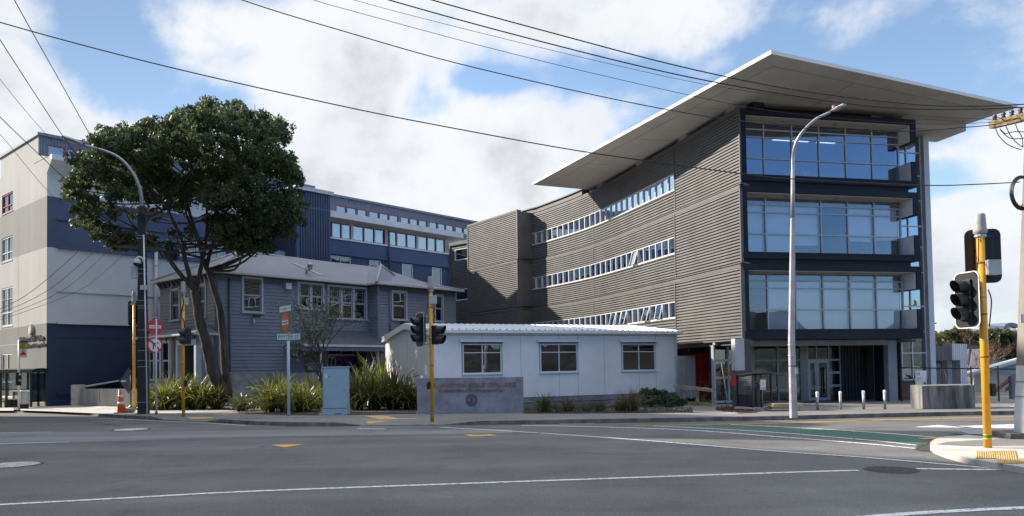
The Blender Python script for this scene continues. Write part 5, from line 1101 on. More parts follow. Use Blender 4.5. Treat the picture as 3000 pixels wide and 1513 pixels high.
mb = MB(); HB.box(mb, a0_, a0_+.22, -.3, .02, zb, zl_-.3); HB.box(mb, a1_-.22, a1_, -.3, .02, zb, zl_-.3); HB.box(mb, a0_, a1_, -.28, .01, zl_-.62, zl_-.3); mb.build('porch_frame', WT, vil)
nd2 = -.9; dw = HB; dd = MB(); x0, x1 = a0_+.75, a1_-.25
dd = MB(); wall(dd, HB, x0-.45, x0, zb+.2, zl_-1.2, (), n=nd2); HB.box(dd, x0, x1, nd2-.04, nd2, zb+.2, zb+2.4); HB.box(dd, x0+.2, x0+.45, nd2, nd2+.03, zb+.5, zb+2.1); HB.box(dd, x0+.6, x0+.85, nd2, nd2+.03, zb+.5, zb+2.1); dd.build('side_door', M('villa_door_grey', (.22, .24, .28), .5), vil)
dd = MB(); HB.box(dd, a0_, a1_, nd2-.2, nd2-.1, zb, zl_); dd.build('porch_back', WD, vil)
mb = MB(); wall(mb, HB, a1_, L2+.0, zb, zl_-.05, (), .1, BD); HB.box(mb, L2, L2+.02, -nb, .0, zb, zl_-.05); mb.build('bay_wall', WB, vil)
mb = MB(); HB.box(mb, -.1, L2, -.04, .05, zl_-.32, zl_-.05); mb.build('frieze', WD, vil)
for i in range(9):
    a = .2+i*(L2-.3)/8; mb = MB(); mb.hexa([HB.pt(a-.06, .05, zl_-.34), HB.pt(a+.06, .05, zl_-.34), HB.pt(a+.06, .12, zl_-.30), HB.pt(a-.06, .12, zl_-.30), HB.pt(a-.06, .05, zl_-.03), HB.pt(a+.06, .05, zl_-.03), HB.pt(a+.06, .3, zl_-.03), HB.pt(a-.06, .3, zl_-.03)]); mb.build('eave_bracket', WD, vil)
# ------------------------------------------------------------------ white portable classroom
p0 = P(1272, 1080, 30.5); p1 = P(1985, 1060, 35.6)
F8 = Frame((p0.x, p0.y), (p1.x-p0.x, p1.y-p0.y)); L8 = (p1-p0).length
por = thing('portable_classroom', 'long white prefabricated classroom with three aluminium windows and ribbed white roof', 'classroom', (p0.x, p0.y, 0))
ZE8 = (F8.uv(1300, 967)[1]+F8.uv(1940, 973.5)[1])/2; ZB8 = (F8.uv(1533, 1163.5)[1]+F8.uv(1970, 1151)[1])/2; DP = 6.9
PWH = M('portable_white', (.79, .775, .75), .6, var=.05, vs=.9, dirt=.16)
X6 = lambda x: 1500+x/3.608
Y6 = lambda y: 900+y/3.608
wr = [F8.rect(1352.5, 1001, 1472, 1093), F8.rect(X6(288), Y6(365), X6(700), Y6(690)), F8.rect(X6(1155), Y6(368), X6(1522), Y6(682))]
zt_ = sum(w[3] for w in wr)/3; zb_ = sum(w[2] for w in wr)/3; wr = [(w[0], w[1], zb_, zt_) for w in wr]
mb = MB(); wall(mb, F8, 0, L8, ZB8, ZE8, wr, .1); mb.build('front_wall', PWH, por)
G8 = Frame(F8.pt(0, -DP, 0)[:2], F8.n)     # gable: from back to front
rz_ = G8.uv(1189, 949)[1]-.02
mb = MB(); wall(mb, G8, 0, DP, ZB8-.35, ZE8-.05); mb.poly([G8.pt(0, 0, ZE8-.05), G8.pt(DP, 0, ZE8-.05), G8.pt(DP/2, 0, rz_-.05)]); mb.build('gable_wall', M('portable_cream', (.66, .655, .62), .6, var=.03, vs=.9), por)
mb = MB(); F8.box(mb, L8-.02, L8, -DP, -.002, ZB8, ZE8); mb.build('end_wall', PWH, por)
def rib_roof(mb, a0, a1, n0, z0, n1, z1, pitch=.3):
    prof = []; a = a0
    while a < a1: prof += [(a, 0), (a+.2, 0), (a+.225, .045), (a+.265, .045), (a+.29, 0)]; a += pitch
    prof = [q for q in prof if q[0] < a1]+[(a1, 0)]
    mb.grid([[F8.pt(a, n0, z0+h) for a, h in prof], [F8.pt(a, n1, z1+h) for a, h in prof]])
mb = MB(); rib_roof(mb, -.12, L8+.12, .18, ZE8+.02, -DP/2, rz_); rib_roof(mb, -.12, L8+.12, -DP-.18, ZE8+.02, -DP/2, rz_); mb.build('roof', M('portable_roof', (.78, .79, .80), .4, metal=.1, var=.03), por)
mb = MB(); F8.box(mb, -.14, L8+.14, .15, .28, ZE8-.11, ZE8+.015); mb.build('gutter', WHT, por)
mb = MB(); F8.box(mb, 0, L8, .0, .15, ZE8-.10, ZE8-.08); mb.build('eave_soffit', PWH, por)
mb = MB()
for s in (0, 1):
    q = [G8.pt(DP/2, .02, rz_+.03), G8.pt(DP/2, .02, rz_-.22), G8.pt(DP+.16 if s else -.16, .02, ZE8-.22), G8.pt(DP+.16 if s else -.16, .02, ZE8+.03)]
    mb2 = MB(); mb2.poly(q); mb2.poly([x+Vector((F8.d.x, F8.d.y, 0))*-.12 for x in q][::-1]); mb2.grid([[x for x in q], [x+Vector((F8.d.x, F8.d.y, 0))*-.12 for x in q]], False, True); mb2.build('barge_board', PWH, por)
ALU = M('alu_white', (.66, .67, .68), .4, var=.03)
for w in wr:
    o = window(por, F8, w[0]+.04, w[1]-.04, w[2], w[3]-.09, -.02, ALU, GLASSP, .05, 2, 2, split=(.72,), proud=.03, deep=2.0, room_m=M('warm_room', (.16, .12, .085)))
    mb = MB(); F8.box(mb, w[0]-.1, w[1]+.1, -.02, .16, w[3]-.02, w[3]+.06); mb.build('head_flashing', ALU, o)
    mb = MB(); F8.box(mb, w[0]-.02, w[1]+.02, -.02, .07, w[2]-.04, w[2]); mb.build('sill', ALU, o)
    cx = (w[0]+w[1])/2
    for a in (cx, w[1]-.02):
        for z0, z1 in ((ZB8, w[2]-.05), (w[3]+.07, ZE8-.1)): mb = MB(); F8.box(mb, a-.006, a+.006, -.01, .003, z0, z1); mb.build('panel_joint', M('joint_grey', (.25, .26, .28), .7), por)
for u in (1525, X6(95)+.1, X6(977)): a = F8.uv(u, 1080)[0]; mb = MB(); F8.box(mb, a-.006, a+.006, -.01, .0035, ZB8, ZE8-.1); mb.build('panel_joint', M('joint_grey', (.25, .26, .28), .7), por) if u != 1525 else None
mb = MB(); a = DP/2; G8.box(mb, a-.006, a+.006, -.01, .003, ZB8, rz_-.2); mb.build('panel_joint', M('joint_grey', (.25, .26, .28)), por)
mb = MB(); F8.box(mb, .03, L8, -.02, .012, ZE8-.2, ZE8-.18); mb.build('panel_joint', M('joint_grey', (.25, .26, .28)), por)
SK = M('grey_timber', (.23, .225, .24), .85, var=.25, vs=1.5, streak=False, dirt=.3)
for z0, z1 in ((ZB8-.23, ZB8-.01), (ZB8-.48, ZB8-.26)): mb = MB(); F8.box(mb, 2.6, L8-.1, -.1, -.02, z0, z1); mb.build('skirt_board', SK, por)
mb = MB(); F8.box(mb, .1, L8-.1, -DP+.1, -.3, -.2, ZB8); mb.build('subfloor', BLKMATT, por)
a = F8.uv(1982, 1060)[0]; mb = MB(); mb.tube([F8.pt(a-.08, .2, ZE8-.1), F8.pt(a-.08, .1, ZE8-.25), F8.pt(a-.08, .07, .1)], .045, 10)
for z in (1.2, 2.2): mb.tube([F8.pt(a-.08, .07, z-.02), F8.pt(a-.08, .07, z+.02)], .058, 10)
mb.build('downpipe', WHT, por)
# ------------------------------------------------------------------ concrete sign wall with lettering
s0 = GP(1222, 1213.5); s1 = GP(1532.5, 1210.5)
FS = Frame((s0.x, s0.y), (s1.x-s0.x, s1.y-s0.y)); LS = (s1-s0).length; zs1 = FS.uv(1377, 1106.5)[1]; zs0 = s0.z-.15
SIG = M('sign_concrete', (.27, .275, .31), .8, var=.2, vs=2.5, dirt=.35, bump=.25, bs=40)
sw_ = thing('sign_wall', 'low grey concrete wall with gold school lettering and round crest', 'sign', (s0.x, s0.y, s0.z))
mb = MB(); FS.box(mb, 0, LS, -.25, 0, zs0, zs1); mb.build('wall', SIG, sw_, .012)
GOLD = M('bronze_letters', (.42, .25, .12), .45, metal=.5, var=.2, vs=20)
def S8(x, y): return FS.uv(1220+x/8.05, 1090+y/8.05)
la, lz = S8(195, 352); lb, lz2 = S8(2340, 340)
text("WELLINGTON GIRLS' COLLEGE", .19, .012, 'lettering', GOLD, sw_, FS.pt((la+lb)/2, .015, (lz+lz2)/2), FS.d.to_3d(), (0, 0, 1), width=lb-la)
la, lz = S8(525, 472); lb, lz2 = S8(2035, 455)
text("Te Kāreti Kōhine o Te Whanga-nui-a-Tara", .14, .012, 'lettering', GOLD, sw_, FS.pt((la+lb)/2, .015, (lz+lz2)/2), FS.d.to_3d(), (0, 0, 1), width=lb-la)
ca, cz = S8(1297, 658); cr_ = .205
def ringS(r_, n): return [FS.pt(ca+r_*math.cos(k*math.pi/20), n, cz+r_*math.sin(k*math.pi/20)) for k in range(40)]
mb = MB(); mb.grid([ringS(cr_, 0), ringS(cr_, .02), ringS(cr_*.92, .024)], False, True); mb.poly(ringS(cr_*.92, .0235)); cro = mb.build('crest', M('crest_bronze', (.05, .045, .05), .5, metal=.3), sw_)
mb = MB(); mb.grid([ringS(cr_*.9, .024), ringS(cr_*.9, .027), ringS(cr_*.68, .027), ringS(cr_*.68, .024)], False, True); mb.build('crest_ring', M('crest_silver', (.22, .215, .23), .5, metal=.3), cro)
mb = MB(); mb.poly(ringS(cr_*.62, .026)); mb.build('crest_field', M('crest_silver', (.22, .215, .23)), cro)
mb = MB(); FS.box(mb, ca-.012, ca+.012, .026, .034, cz-.085, cz+.05); FS.box(mb, ca-.045, ca+.045, .026, .033, cz+.012, cz+.032); FS.box(mb, ca-.07, ca+.07, .026, .033, cz-.105, cz-.085); FS.box(mb, ca-.02, ca+.02, .026, .033, cz-.085, cz-.06)
for dx in (-.06, -.03, 0, .03, .06): FS.box(mb, ca+dx-.012, ca+dx+.012, .026, .032, cz+.075-abs(dx)*.4, cz+.095-abs(dx)*.4)
mb.build('crest_emblem', M('crest_bronze', (.05, .045, .05)), cro)
for k in range(22):
    a = math.pi*.15+k*math.pi*1.7/21; mb = MB() if k == 0 else mb; r_ = cr_*.79; FS.box(mb, ca+r_*math.cos(a)-.008, ca+r_*math.cos(a)+.008, .027, .031, cz+r_*math.sin(a)-.012, cz+r_*math.sin(a)+.012)
mb.build('crest_lettering', M('crest_bronze', (.05, .045, .05)), cro)
# concrete retaining wall behind the flax
q0 = P(681, 1140, 37.0); q1 = P(945, 1140, 38.0); FR = Frame((q0.x, q0.y), (q1.x-q0.x, q1.y-q0.y)); z1_ = FR.uv(800, 1094)[1]
mb = MB(); FR.box(mb, 0, (q1-q0).length, -.2, 0, -.3, z1_); tag(mb.build('retaining_wall', M('lichen_concrete', (.24, .245, .25), .9, var=.3, vs=2.5, dirt=.6, bump=.3)), 'grey concrete garden wall behind the flax, with the tree trunk at its left end', 'wall')
# weathered planter wall on the right
q0 = GP(2703, 1200); q1 = GP(2858, 1196.5); q2 = GP(2668, 1194.5)
FQ = Frame((q0.x, q0.y), (q1.x-q0.x, q1.y-q0.y)); z1_ = FQ.uv(2703, 1131)[1]; bk = Vector((q2.x-q0.x, q2.y-q0.y))
mb = MB(); back = Vector((q1.x, q1.y))+bk; mb.prism([(q0.x, q0.y), (q1.x, q1.y), (back.x, back.y), (q2.x, q2.y)], gz(0, q0.y)-.1, z1_); tag(mb.build('planter_wall', CONCD, None, .02), 'stained concrete block wall on the footpath right of the glass-fronted block', 'wall')
# corrugated fence with a concrete end post, left
q0 = GP(236, 1190); q1 = GP(400, 1192.5); FF9 = Frame((q0.x, q0.y), (q1.x-q0.x, q1.y-q0.y)); LL = (q1-q0).length; zt9 = FF9.uv(300, 1139.5)[1]
fen = thing('corrugated_fence', 'low pale corrugated steel fence along the footpath with a concrete end post', 'fence', (q0.x, q0.y, q0.z))
mb = MB(); n_ = int(LL/.10*4); rows = [[FF9.pt(LL*i/n_, .022*math.sin(2*math.pi*i/4+.8), z) for i in range(n_+1)] for z in (q0.z-.05, zt9)]; mb.grid(rows, False); mb.build('sheet', M('weathered_zinc', (.40, .385, .375), .6, metal=.25, var=.25, vs=1.5, streak=True), fen)
for a in (LL*.34, LL*.68): mb = MB(); FF9.box(mb, a-.02, a+.02, .024, .04, q0.z, zt9); mb.build('cover_strip', GALV, fen)
mb = MB(); a0_ = FF9.uv(213, 1160)[0]; FF9.box(mb, a0_, -.02, -.3, .12, q0.z-.1, FF9.uv(224, 1128)[1]); mb.build('post', M('post_concrete', (.52, .51, .48), .85, var=.15, vs=3, dirt=.3), fen, .015)
# white-topped picket balustrade behind it
q0 = P(238, 1140, 46.5); q1 = P(348, 1120, 49.0); pf = thing('picket_railing', 'row of dark pickets with white caps running along the navy wall', 'railing', (q0.x, q0.y, 0))
FK9 = Frame((q0.x, q0.y), (q1.x-q0.x, q1.y-q0.y)); LP = (q1-q0).length; za, zb9 = FK9.uv(242, 1137)[1], FK9.uv(346, 1119)[1]; nk = 20
for i in range(nk):
    a = LP*(i+.5)/nk; z = za+(zb9-za)*i/(nk-1); mb = MB(); FK9.box(mb, a-.03, a+.03, -.03, .03, z-1.1, z); p_ = mb.build('picket', DARKF, pf); mb = MB(); mb.lathe(FK9.pt(a, 0, z+.0), [(.05, 0), (.065, .05), (.04, .1), (.001, .11)], 10); mb.build('cap', WHT, p_)
for dz in (.12, .9): mb = MB(); mb.hexa([FK9.pt(0, .05, za-dz-.04), FK9.pt(LP, .05, zb9-dz-.04), FK9.pt(LP, .032, zb9-dz-.04), FK9.pt(0, .032, za-dz-.04), FK9.pt(0, .05, za-dz), FK9.pt(LP, .05, zb9-dz), FK9.pt(LP, .032, zb9-dz), FK9.pt(0, .032, za-dz)]); mb.build('rail', DARKF, pf)
# ------------------------------------------------------------------ traffic signals
LENS = {k: M('lens_'+k, c, .25, spec=.6) for k, c in (('red', (.30, .015, .018)), ('amber', (.07, .035, .006)), ('green', (.01, .05, .035)))}
EDGE = M('board_edge_white', (.7, .7, .7), .4)
HOOD = M('signal_hood', (.035, .036, .04), .45, var=.15)
def rot(o, fwd):
    f = Vector((fwd[0], fwd[1], 0)).normalized(); r_ = Vector((-f.y, f.x, 0))
    return lambda x, y, z: Vector(o)+r_*x+f*y+Vector((0, 0, z))
def lantern(parent, o, fwd, H, n=3, board=True, edge=True):
    """signal head facing fwd: backboard, body and hooded lenses; o is the middle of the board"""
    T = rot(o, fwd); Wd = H*.60 if board else H*.5
    if board:
        ol = []; cr_ = H*.12
        for cx, cz, a0 in ((Wd/2-cr_, H/2-cr_, 0), (-Wd/2+cr_, H/2-cr_, 90), (-Wd/2+cr_, -H/2+cr_, 180), (Wd/2-cr_, -H/2+cr_, 270)):
            for k in range(5): a = R(a0+22.5*k); ol.append((cx+cr_*math.cos(a), cz+cr_*math.sin(a)))
        mb = MB(); mb.grid([[T(x, 0, z) for x, z in ol], [T(x, .012, z) for x, z in ol]], False, True); mb.poly([T(x, .012, z) for x, z in ol][::-1]); mb.poly([T(x, 0, z) for x, z in ol]); b = mb.build('backboard', BLACK, parent)
        if edge:
            k_ = .93; mb = MB(); mb.grid([[T(x, .013, z) for x, z in ol], [T(x, .016, z) for x, z in ol], [T(x*k_, .016, z*(1-(1-k_)*.5)) for x, z in ol], [T(x*k_, .013, z*(1-(1-k_)*.5)) for x, z in ol]], False, True); mb.build('white_border', EDGE, b)
    bw = H*.135 if board else H*.24; bh = H*.36 if board else H*.5
    mb = MB(); mb.hexa([T(-bw, -.13, -bh), T(bw, -.13, -bh), T(bw, .06, -bh), T(-bw, .06, -bh), T(-bw, -.13, bh), T(bw, -.13, bh), T(bw, .06, bh), T(-bw, .06, bh)]); body = mb.build('signal_body', BLACK, parent, .015)
    st_ = bh*2/n; rr = min(bw*.95, st_*.46)
    for i in range(n):
        z = bh-st_*(i+.5); c = MB()
        rows = []
        for y, cut in ((.06, 0), (.06+rr*1.0, 0), (.06+rr*2.1, 1)):
            rows.append([T(rr*math.cos(a), y if not cut else .06+rr*(1.2+.9*max(0, math.sin(a)*.5+.5)), z+rr*math.sin(a)) for a in [2*math.pi*k/24 for k in range(24)]])
        c.grid(rows, True, True); inn = [[T(rr*.93*math.cos(a), y-.002, z+rr*.93*math.sin(a)) for a in [2*math.pi*k/24 for k in range(24)]] for y in (.06+rr*1.15, .07)]; c.grid(inn, True, True)
        c.build('hood', HOOD, body)
        l = MB(); l.poly([T(rr*.93*math.cos(a), .075, z+rr*.93*math.sin(a)) for a in [2*math.pi*k/24 for k in range(24)]]); l.build('lens', LENS[('red', 'amber', 'green')[i] if n == 3 else ('red', 'green')[i]], body)
def signal(u, vb, vt, vcap, label, base=None, rad=.057):
    p = base if base else GP(u, vb); z = lambda v: P(u, v, p.y).z
    t = thing('traffic_signal', label, 'traffic light', (p.x, p.y, p.z), 'yellow traffic signal poles')
    mb = MB(); mb.tube([(p.x, p.y, p.z-.02), (p.x, p.y, z(vt))], rad, 20); po = mb.build('pole', ORANGE, t)
    mb = MB(); mb.lathe((p.x, p.y, p.z+.16), [(rad+.002, 0), (rad+.002, .09)], 20); mb.build('cable_tag', M('tag_lime', (.45, .5, .05), .5), po)
    mb = MB()
    for k in range(3): mb.lathe((p.x, p.y, p.z+.185+k*.018), [(rad+.004, 0), (rad+.004, .011)], 20)
    mb.build('tag_text', BLKMATT, po)
    h = z(vcap)-z(vt); mb = MB(); mb.lathe((p.x, p.y, z(vt)), [(rad*1.05, -.03), (rad*1.35, 0), (rad*1.7, .02), (rad*1.75, .07), (rad*1.55, .11), (rad*1.5, h*.55), (rad*1.38, h*.93), (rad*1.2, h), (.001, h+.005)], 22); mb.build('terminal_cap', M('cap_beige', (.36, .34, .32), .6, var=.1, vs=6), t)
    mb = MB(); mb.lathe((p.x, p.y, z(vt)-.08), [(rad*1.02, 0), (rad*1.5, .03), (rad*1.5, .06), (rad*1.02, .08)], 12, sm=False); mb.build('clamp', GALV, t)
    for f in (.42, .5, .62, .7, .86): mb = MB(); zz0 = p.z+(z(vt)-p.z)*f; mb.lathe((p.x, p.y, zz0), [(rad+.004, 0), (rad+.004, .018)], 16); mb.build('strap', GALV if f in (.5, .7) else BLKMATT, t)
    return t, p, z
def brackets(t, p, o, zs):
    for z in zs: mb = MB(); mb.tube([(p.x, p.y, z), (o.x, o.y, z)], .02, 8); mb.build('bracket', GALV, t)
def cbox(t, p, z, du, w, h, d, mat):
    mb = MB(); x = p.x+du; mb.box(x-w/2, x+w/2, p.y-d-.02, p.y-.02, z-h/2, z+h/2); return mb.build('control_box', mat, t, .008)
def button(t, p, z, sx):
    mb = MB(); x = p.x+sx*.10; mb.box(x-.045, x+.045, p.y-.09, p.y+.06, z-.12, z+.12); b = mb.build('push_button_box', BLACK, t, .02)
def loose_cable(t, pts, r_=.012): mb = MB(); mb.tube(catmull(pts, 5), r_, 6); mb.build('cable', BLACK, t)
# nearest signal, right
t, p, z = signal(2894, 1312, 686, 627, 'nearest and tallest-looking signal, on the corner pavement at lower right', Pz(2894, 1312, .1), .068)
bo = P(2880, 751, p.y+.16); lantern(t, bo, (.25, 1), z(672)-z(829)+.02, 3, edge=False)
bo2 = P(2834, 880, p.y-.12); lantern(t, bo2, (-.985, -.17), z(798)-z(962), 3); brackets(t, p, bo2, (z(826), z(946))); brackets(t, p, bo, (z(700), z(812)))
cbox(t, p, z(786), .15, .25, .27, .14, M('box_grey', (.42, .43, .45), .5)); button(t, p, z(1143), 1)
loose_cable(t, [(p.x-.07, p.y-.05, z(700)), (p.x-.1, p.y-.08, z(760)), (p.x-.13, p.y-.06, z(815)), (p.x-.06, p.y-.06, z(850))]); loose_cable(t, [(p.x+.08, p.y-.05, z(850)), (p.x+.13, p.y-.05, z(880)), (p.x+.1, p.y-.05, z(930)), (p.x+.07, p.y-.05, z(960))])
# middle signal
t, p, z = signal(1266.5, 1235, 849, 811, 'signal in front of the lettered concrete wall, facing the street')
bo = P(1231, 967, p.y-.1); lantern(t, bo, (-.86, -.51), z(917)-z(1018), 3); brackets(t, p, bo, (z(928), z(1008)))
bo = P(1276, 982, p.y+.05); lantern(t, bo, (1, -.38), z(953)-z(1009), 2, board=False); cbox(t, p, z(880), .09, .2, .26, .12, M('box_grey', (.42, .43, .45))); button(t, p, z(1130), -1)
loose_cable(t, [(p.x+.1, p.y-.06, z(893)), (p.x+.12, p.y-.06, z(905)), (p.x+.08, p.y-.07, z(915)), (p.x+.12, p.y-.06, z(928)), (p.x+.06, p.y-.06, z(940))]); loose_cable(t, [(p.x-.06, p.y-.06, z(850)), (p.x-.1, p.y-.07, z(900)), (p.x-.25, p.y-.1, z(967)), (p.x-.08, p.y-.08, z(970))])
# left of the flax
t, p, z = signal(537.5, 1219.5, 860, 826, 'signal with one sideways two-light head, beside the flax under the tree')
bo = P(548, 986, p.y-.02); lantern(t, bo, (-1, -.25), z(963)-z(1010), 2, board=False); cbox(t, p, z(884), .15, .14, .26, .1, M('box_grey', (.42, .43, .45))); button(t, p, z(1124), 1)
loose_cable(t, [(p.x+.0, p.y-.08, z(862)), (p.x+.04, p.y-.08, z(890)), (p.x-.06, p.y-.08, z(925)), (p.x+.06, p.y-.08, z(940)), (p.x+.08, p.y-.07, z(962))], .02)
# far left, beside the dark pole
t, p, z = signal(393, 1208.5, 889, 855, 'signal standing directly left of the dark wooden-topped power pole by the cone', None, .062)
bo = P(392, 918, p.y+.16); lantern(t, bo, (.35, 1), z(882)-z(956), 3, edge=False); brackets(t, p, bo, (z(893), z(945)))
# ------------------------------------------------------------------ dark power pole with street light, crossarms and camera
p = GP(421, 1214); Yp = p.y
pp = thing('power_pole', 'dark tapered concrete power pole carrying crossarms, a curved street light and a camera', 'power pole', (p.x, p.y, p.z))
TARP = M('dark_pole', (.035, .034, .034), .75, var=.35, vs=4, dirt=.3)
z = lambda v: P(415, v, Yp).z
mb = MB(); w0, w1 = .19, .125; top = P(415.5, 606, Yp)
mb.hexa([(p.x-w0, p.y-w0, p.z-.1), (p.x+w0, p.y-w0, p.z-.1), (p.x+w0, p.y+w0, p.z-.1), (p.x-w0, p.y+w0, p.z-.1), (top.x-w1, Yp-w1, top.z), (top.x+w1, Yp-w1, top.z), (top.x+w1, Yp+w1, top.z), (top.x-w1, Yp+w1, top.z)]); po = mb.build('pole', TARP, pp, .02)
for v in (882, 897, 904, 968, 990, 1028, 1057, 1075, 1179, 803, 790, 700, 692):
    q = P(0, 0, Yp); zz0 = z(v); f = (zz0-p.z)/(top.z-p.z); w = w0+(w1-w0)*f+.006; cx_ = p.x+(top.x-p.x)*f; mb = MB(); mb.box(cx_-w, cx_+w, Yp-w, Yp+w, zz0-.012, zz0+.012); mb.build('band', GALV, pp)
mb = MB(); mb.tube([(p.x+w0+.01, Yp-.12, p.z), (top.x+w1+.012, Yp-.12, z(690))], .032, 10); mb.build('conduit', WHT, pp)
arm = [(414, 607), (415, 585), (410, 554), (396.5, 519), (369.5, 481), (339, 456), (300, 440), (246, 425)]
pts = catmull([P(u, v, Yp-i*.14) for i, (u, v) in enumerate(arm)], 4); mb = MB(); mb.tube(pts, [.085-.045*i/(len(pts)-1) for i in range(len(pts))], 12); mb.build('lamp_arm', GALV, pp)
e = pts[-1]; d = (P(181, 403, Yp-1.4)-e); hd_ = MB(); sg_ = [0, .1, .35, .7, .93, 1]; wd_ = [.06, .12, .19, .2, .13, .02]
hd_.grid([[e+d*s+Vector((0, w*math.cos(a), w*.42*math.sin(a)+.04)) for a in [2*math.pi*k/12 for k in range(12)]] for s, w in zip(sg_, wd_)], True, True); lh = hd_.build('lamp_head', M('lamp_grey', (.38, .39, .38), .4, metal=.2), pp)
lb_ = MB(); lb_.grid([[e+d*s+Vector((0, w*.8*math.cos(a), -w*.42*.6*abs(math.sin(a))-.045)) for a in [math.pi*k/8 for k in range(9)]] for s, w in zip(sg_[2:5], wd_[2:5])], True); lb_.build('lamp_glass', M('lamp_glass', (.5, .48, .42), .2), lh)
mb = MB(); c = e+d*.02+Vector((0, 0, .16)); mb.lathe(c, [(.05, -.1), (.06, 0), (.05, .08), (.001, .1)], 10); mb.build('photo_cell', STEEL, lh)
WOODA = M('old_timber_arm', (.075, .062, .05), .9, var=.4, vs=5)
def beam(parent, name, a, b, w, h, mat):
    a = Vector(a); b = Vector(b); t_ = (b-a).normalized(); s = Vector((-t_.y, t_.x, 0)).normalized()*w/2; u_ = Vector((0, 0, h/2)); mb = MB(); mb.hexa([a-s-u_, b-s-u_, b+s-u_, a+s-u_, a-s+u_, b-s+u_, b+s+u_, a+s+u_]); return mb.build(name, mat, parent)
ca_, cb_ = P(337, 613, Yp-.5), P(497, 634, Yp+.3)
beam(pp, 'crossarm', ca_, cb_, .12, .14, WOODA)
INS = M('insulator', (.10, .06, .045), .3, var=.2)
for f in (.03, .16, .3, .42, .62, .74, .88, .97): q = ca_.lerp(cb_, f); mb = MB(); mb.lathe(q+Vector((0, -.02, .07)), [(.02, 0), (.05, .03), (.03, .06), (.05, .09), (.03, .14), (.001, .15)], 10); mb.build('insulator', INS, pp)
beam(pp, 'crossarm', P(347, 722, Yp-.3), P(484, 733, Yp+.3), .1, .1, WOODA)
beam(pp, 'strut', P(417, 700, Yp-.15), P(468, 655, Yp+.1), .03, .03, WOODA)
for k, (c_, r_) in enumerate((((.10, .10, .11), .013), ((.2, .03, .04), .011), ((.03, .12, .2), .011), ((.02, .02, .02), .013))):
    mb = MB(); mb.tube(catmull([P(470-k*4, 634, Yp-.2), P(448-k*3, 640, Yp-.2), P(432-k*1.5, 656, Yp-.2), P(426-k, 686, Yp-.2)], 5), r_, 6); mb.build('tail_cable', M('cable_%d' % 0 if k == 3 else 'cable_colour_'+'abc'[k], c_, .5), pp)
random.seed(11)
for k in range(5):
    q0 = ca_.lerp(cb_, random.random()); q1 = ca_.lerp(cb_, random.random()); mm = (q0+q1)/2+Vector((0, -.1, -.15-.3*random.random())); mb = MB(); mb.tube(catmull([q0+Vector((0, -.08, .1)), mm, q1+Vector((0, -.08, .08))], 5), .014, 5); mb.build('jumper_cable', BLACK, pp)
cm = P(401, 770, Yp-.3); mb = MB(); mb.lathe(cm, [(.001, .17), (.09, .16), (.15, .1), (.17, 0), (.165, -.03)], 18); cmo = mb.build('camera_housing', M('camera_white', (.55, .55, .53), .4), pp)
mb = MB(); mb.lathe(cm, [(.155, -.03), (.14, -.1), (.08, -.15), (.001, -.17)], 18); mb.build('camera_dome', M('dome_smoke', (.03, .03, .032), .1, spec=.8), cmo)
mb = MB(); mb.tube(catmull([cm+Vector((0, 0, .17)), cm+Vector((.05, .05, .24)), cm+Vector((.17, .12, .2)), cm+Vector((.2, .18, .05))], 4), .05, 8); mb.build('camera_bracket', M('camera_white', (.55, .55, .53)), cmo)
q = P(395, 797, Yp-.22); mb = MB(); mb.box(q.x-.13, q.x+.1, q.y-.1, q.y+.1, q.z-.3, q.z+.22); mb.build('equipment_box', M('box_mint', (.45, .52, .49), .5), pp, .01)
q = P(421, 843, Yp-.24); mb = MB(); mb.box(q.x-.13, q.x+.13, q.y-.06, q.y+.05, q.z-.1, q.z+.1); mb.build('junction_box', M('box_pale', (.5, .51, .5), .5), pp, .01)
# ------------------------------------------------------------------ right street light
p = GP(2325, 1220); Yl = p.y
sl_t = thing('street_light', 'tall slender grey street light curving over the road before the glass front', 'street light', (p.x, p.y, p.z))
LAMPG = M('lamp_post_grey', (.40, .39, .41), .65, metal=.2, var=.22, vs=3)
z = lambda v: P(2323, v, Yl).z
mb = MB(); mb.tube([(p.x, p.y, p.z-.05), (p.x, p.y, z(1000)), P(2322.5, 640, Yl)], [.125, .105, .075], 8, sm=False); mb.tube([P(2322.5, 642, Yl), P(2322.5, 500, Yl)], [.062, .055], 12); mb.build('post', LAMPG, sl_t)
arm = [(2323, 505), (2323, 465), (2327.5, 434), (2340, 403), (2361.5, 375.5), (2392.5, 348), (2433, 328.5)]
pts = catmull([P(u, v, Yl-max(0, i-1)*.12) for i, (u, v) in enumerate(arm)], 5); mb = MB(); mb.tube(pts, [.052-.016*i/(len(pts)-1) for i in range(len(pts))], 12); mb.build('lamp_arm', M('lamp_arm_steel', (.45, .45, .46), .35, metal=.5, var=.1), sl_t)
e = pts[-1]; d = P(2478, 309, Yl-.75)-e
hd_ = MB(); hd_.grid([[e+d*s+Vector((0, w*math.cos(a), w*.45*math.sin(a)+.03)) for a in [2*math.pi*k/12 for k in range(12)]] for s, w in ((-.05, .04), (.1, .07), (.3, .13), (.75, .14), (.95, .1), (1, .02))], True, True); lh = hd_.build('lamp_head', M('lamp_silver', (.5, .5, .5), .35, metal=.4), sl_t)
mb = MB(); mb.lathe(e+d*.22+Vector((0, 0, .06)), [(.05, 0), (.05, .09), (.001, .1)], 10); mb.build('photo_cell', M('sensor_pink', (.45, .2, .2), .5), lh)
lb_ = MB(); lb_.poly([e+d*s+Vector((0, w, -.06+.03)) for s, w in ((.4, -.09), (.85, -.08), (.85, .08), (.4, .09))]); lb_.build('lamp_glass', M('lamp_glass', (.5, .48, .42)), lh)
for v in (1013, 1045, 1074, 1134): mb = MB(); mb.lathe((p.x, p.y, z(v)), [(.114, 0), (.118, .02), (.114, .03)], 8, sm=False); mb.build('band', BLACK if v == 1074 else GALV, sl_t)
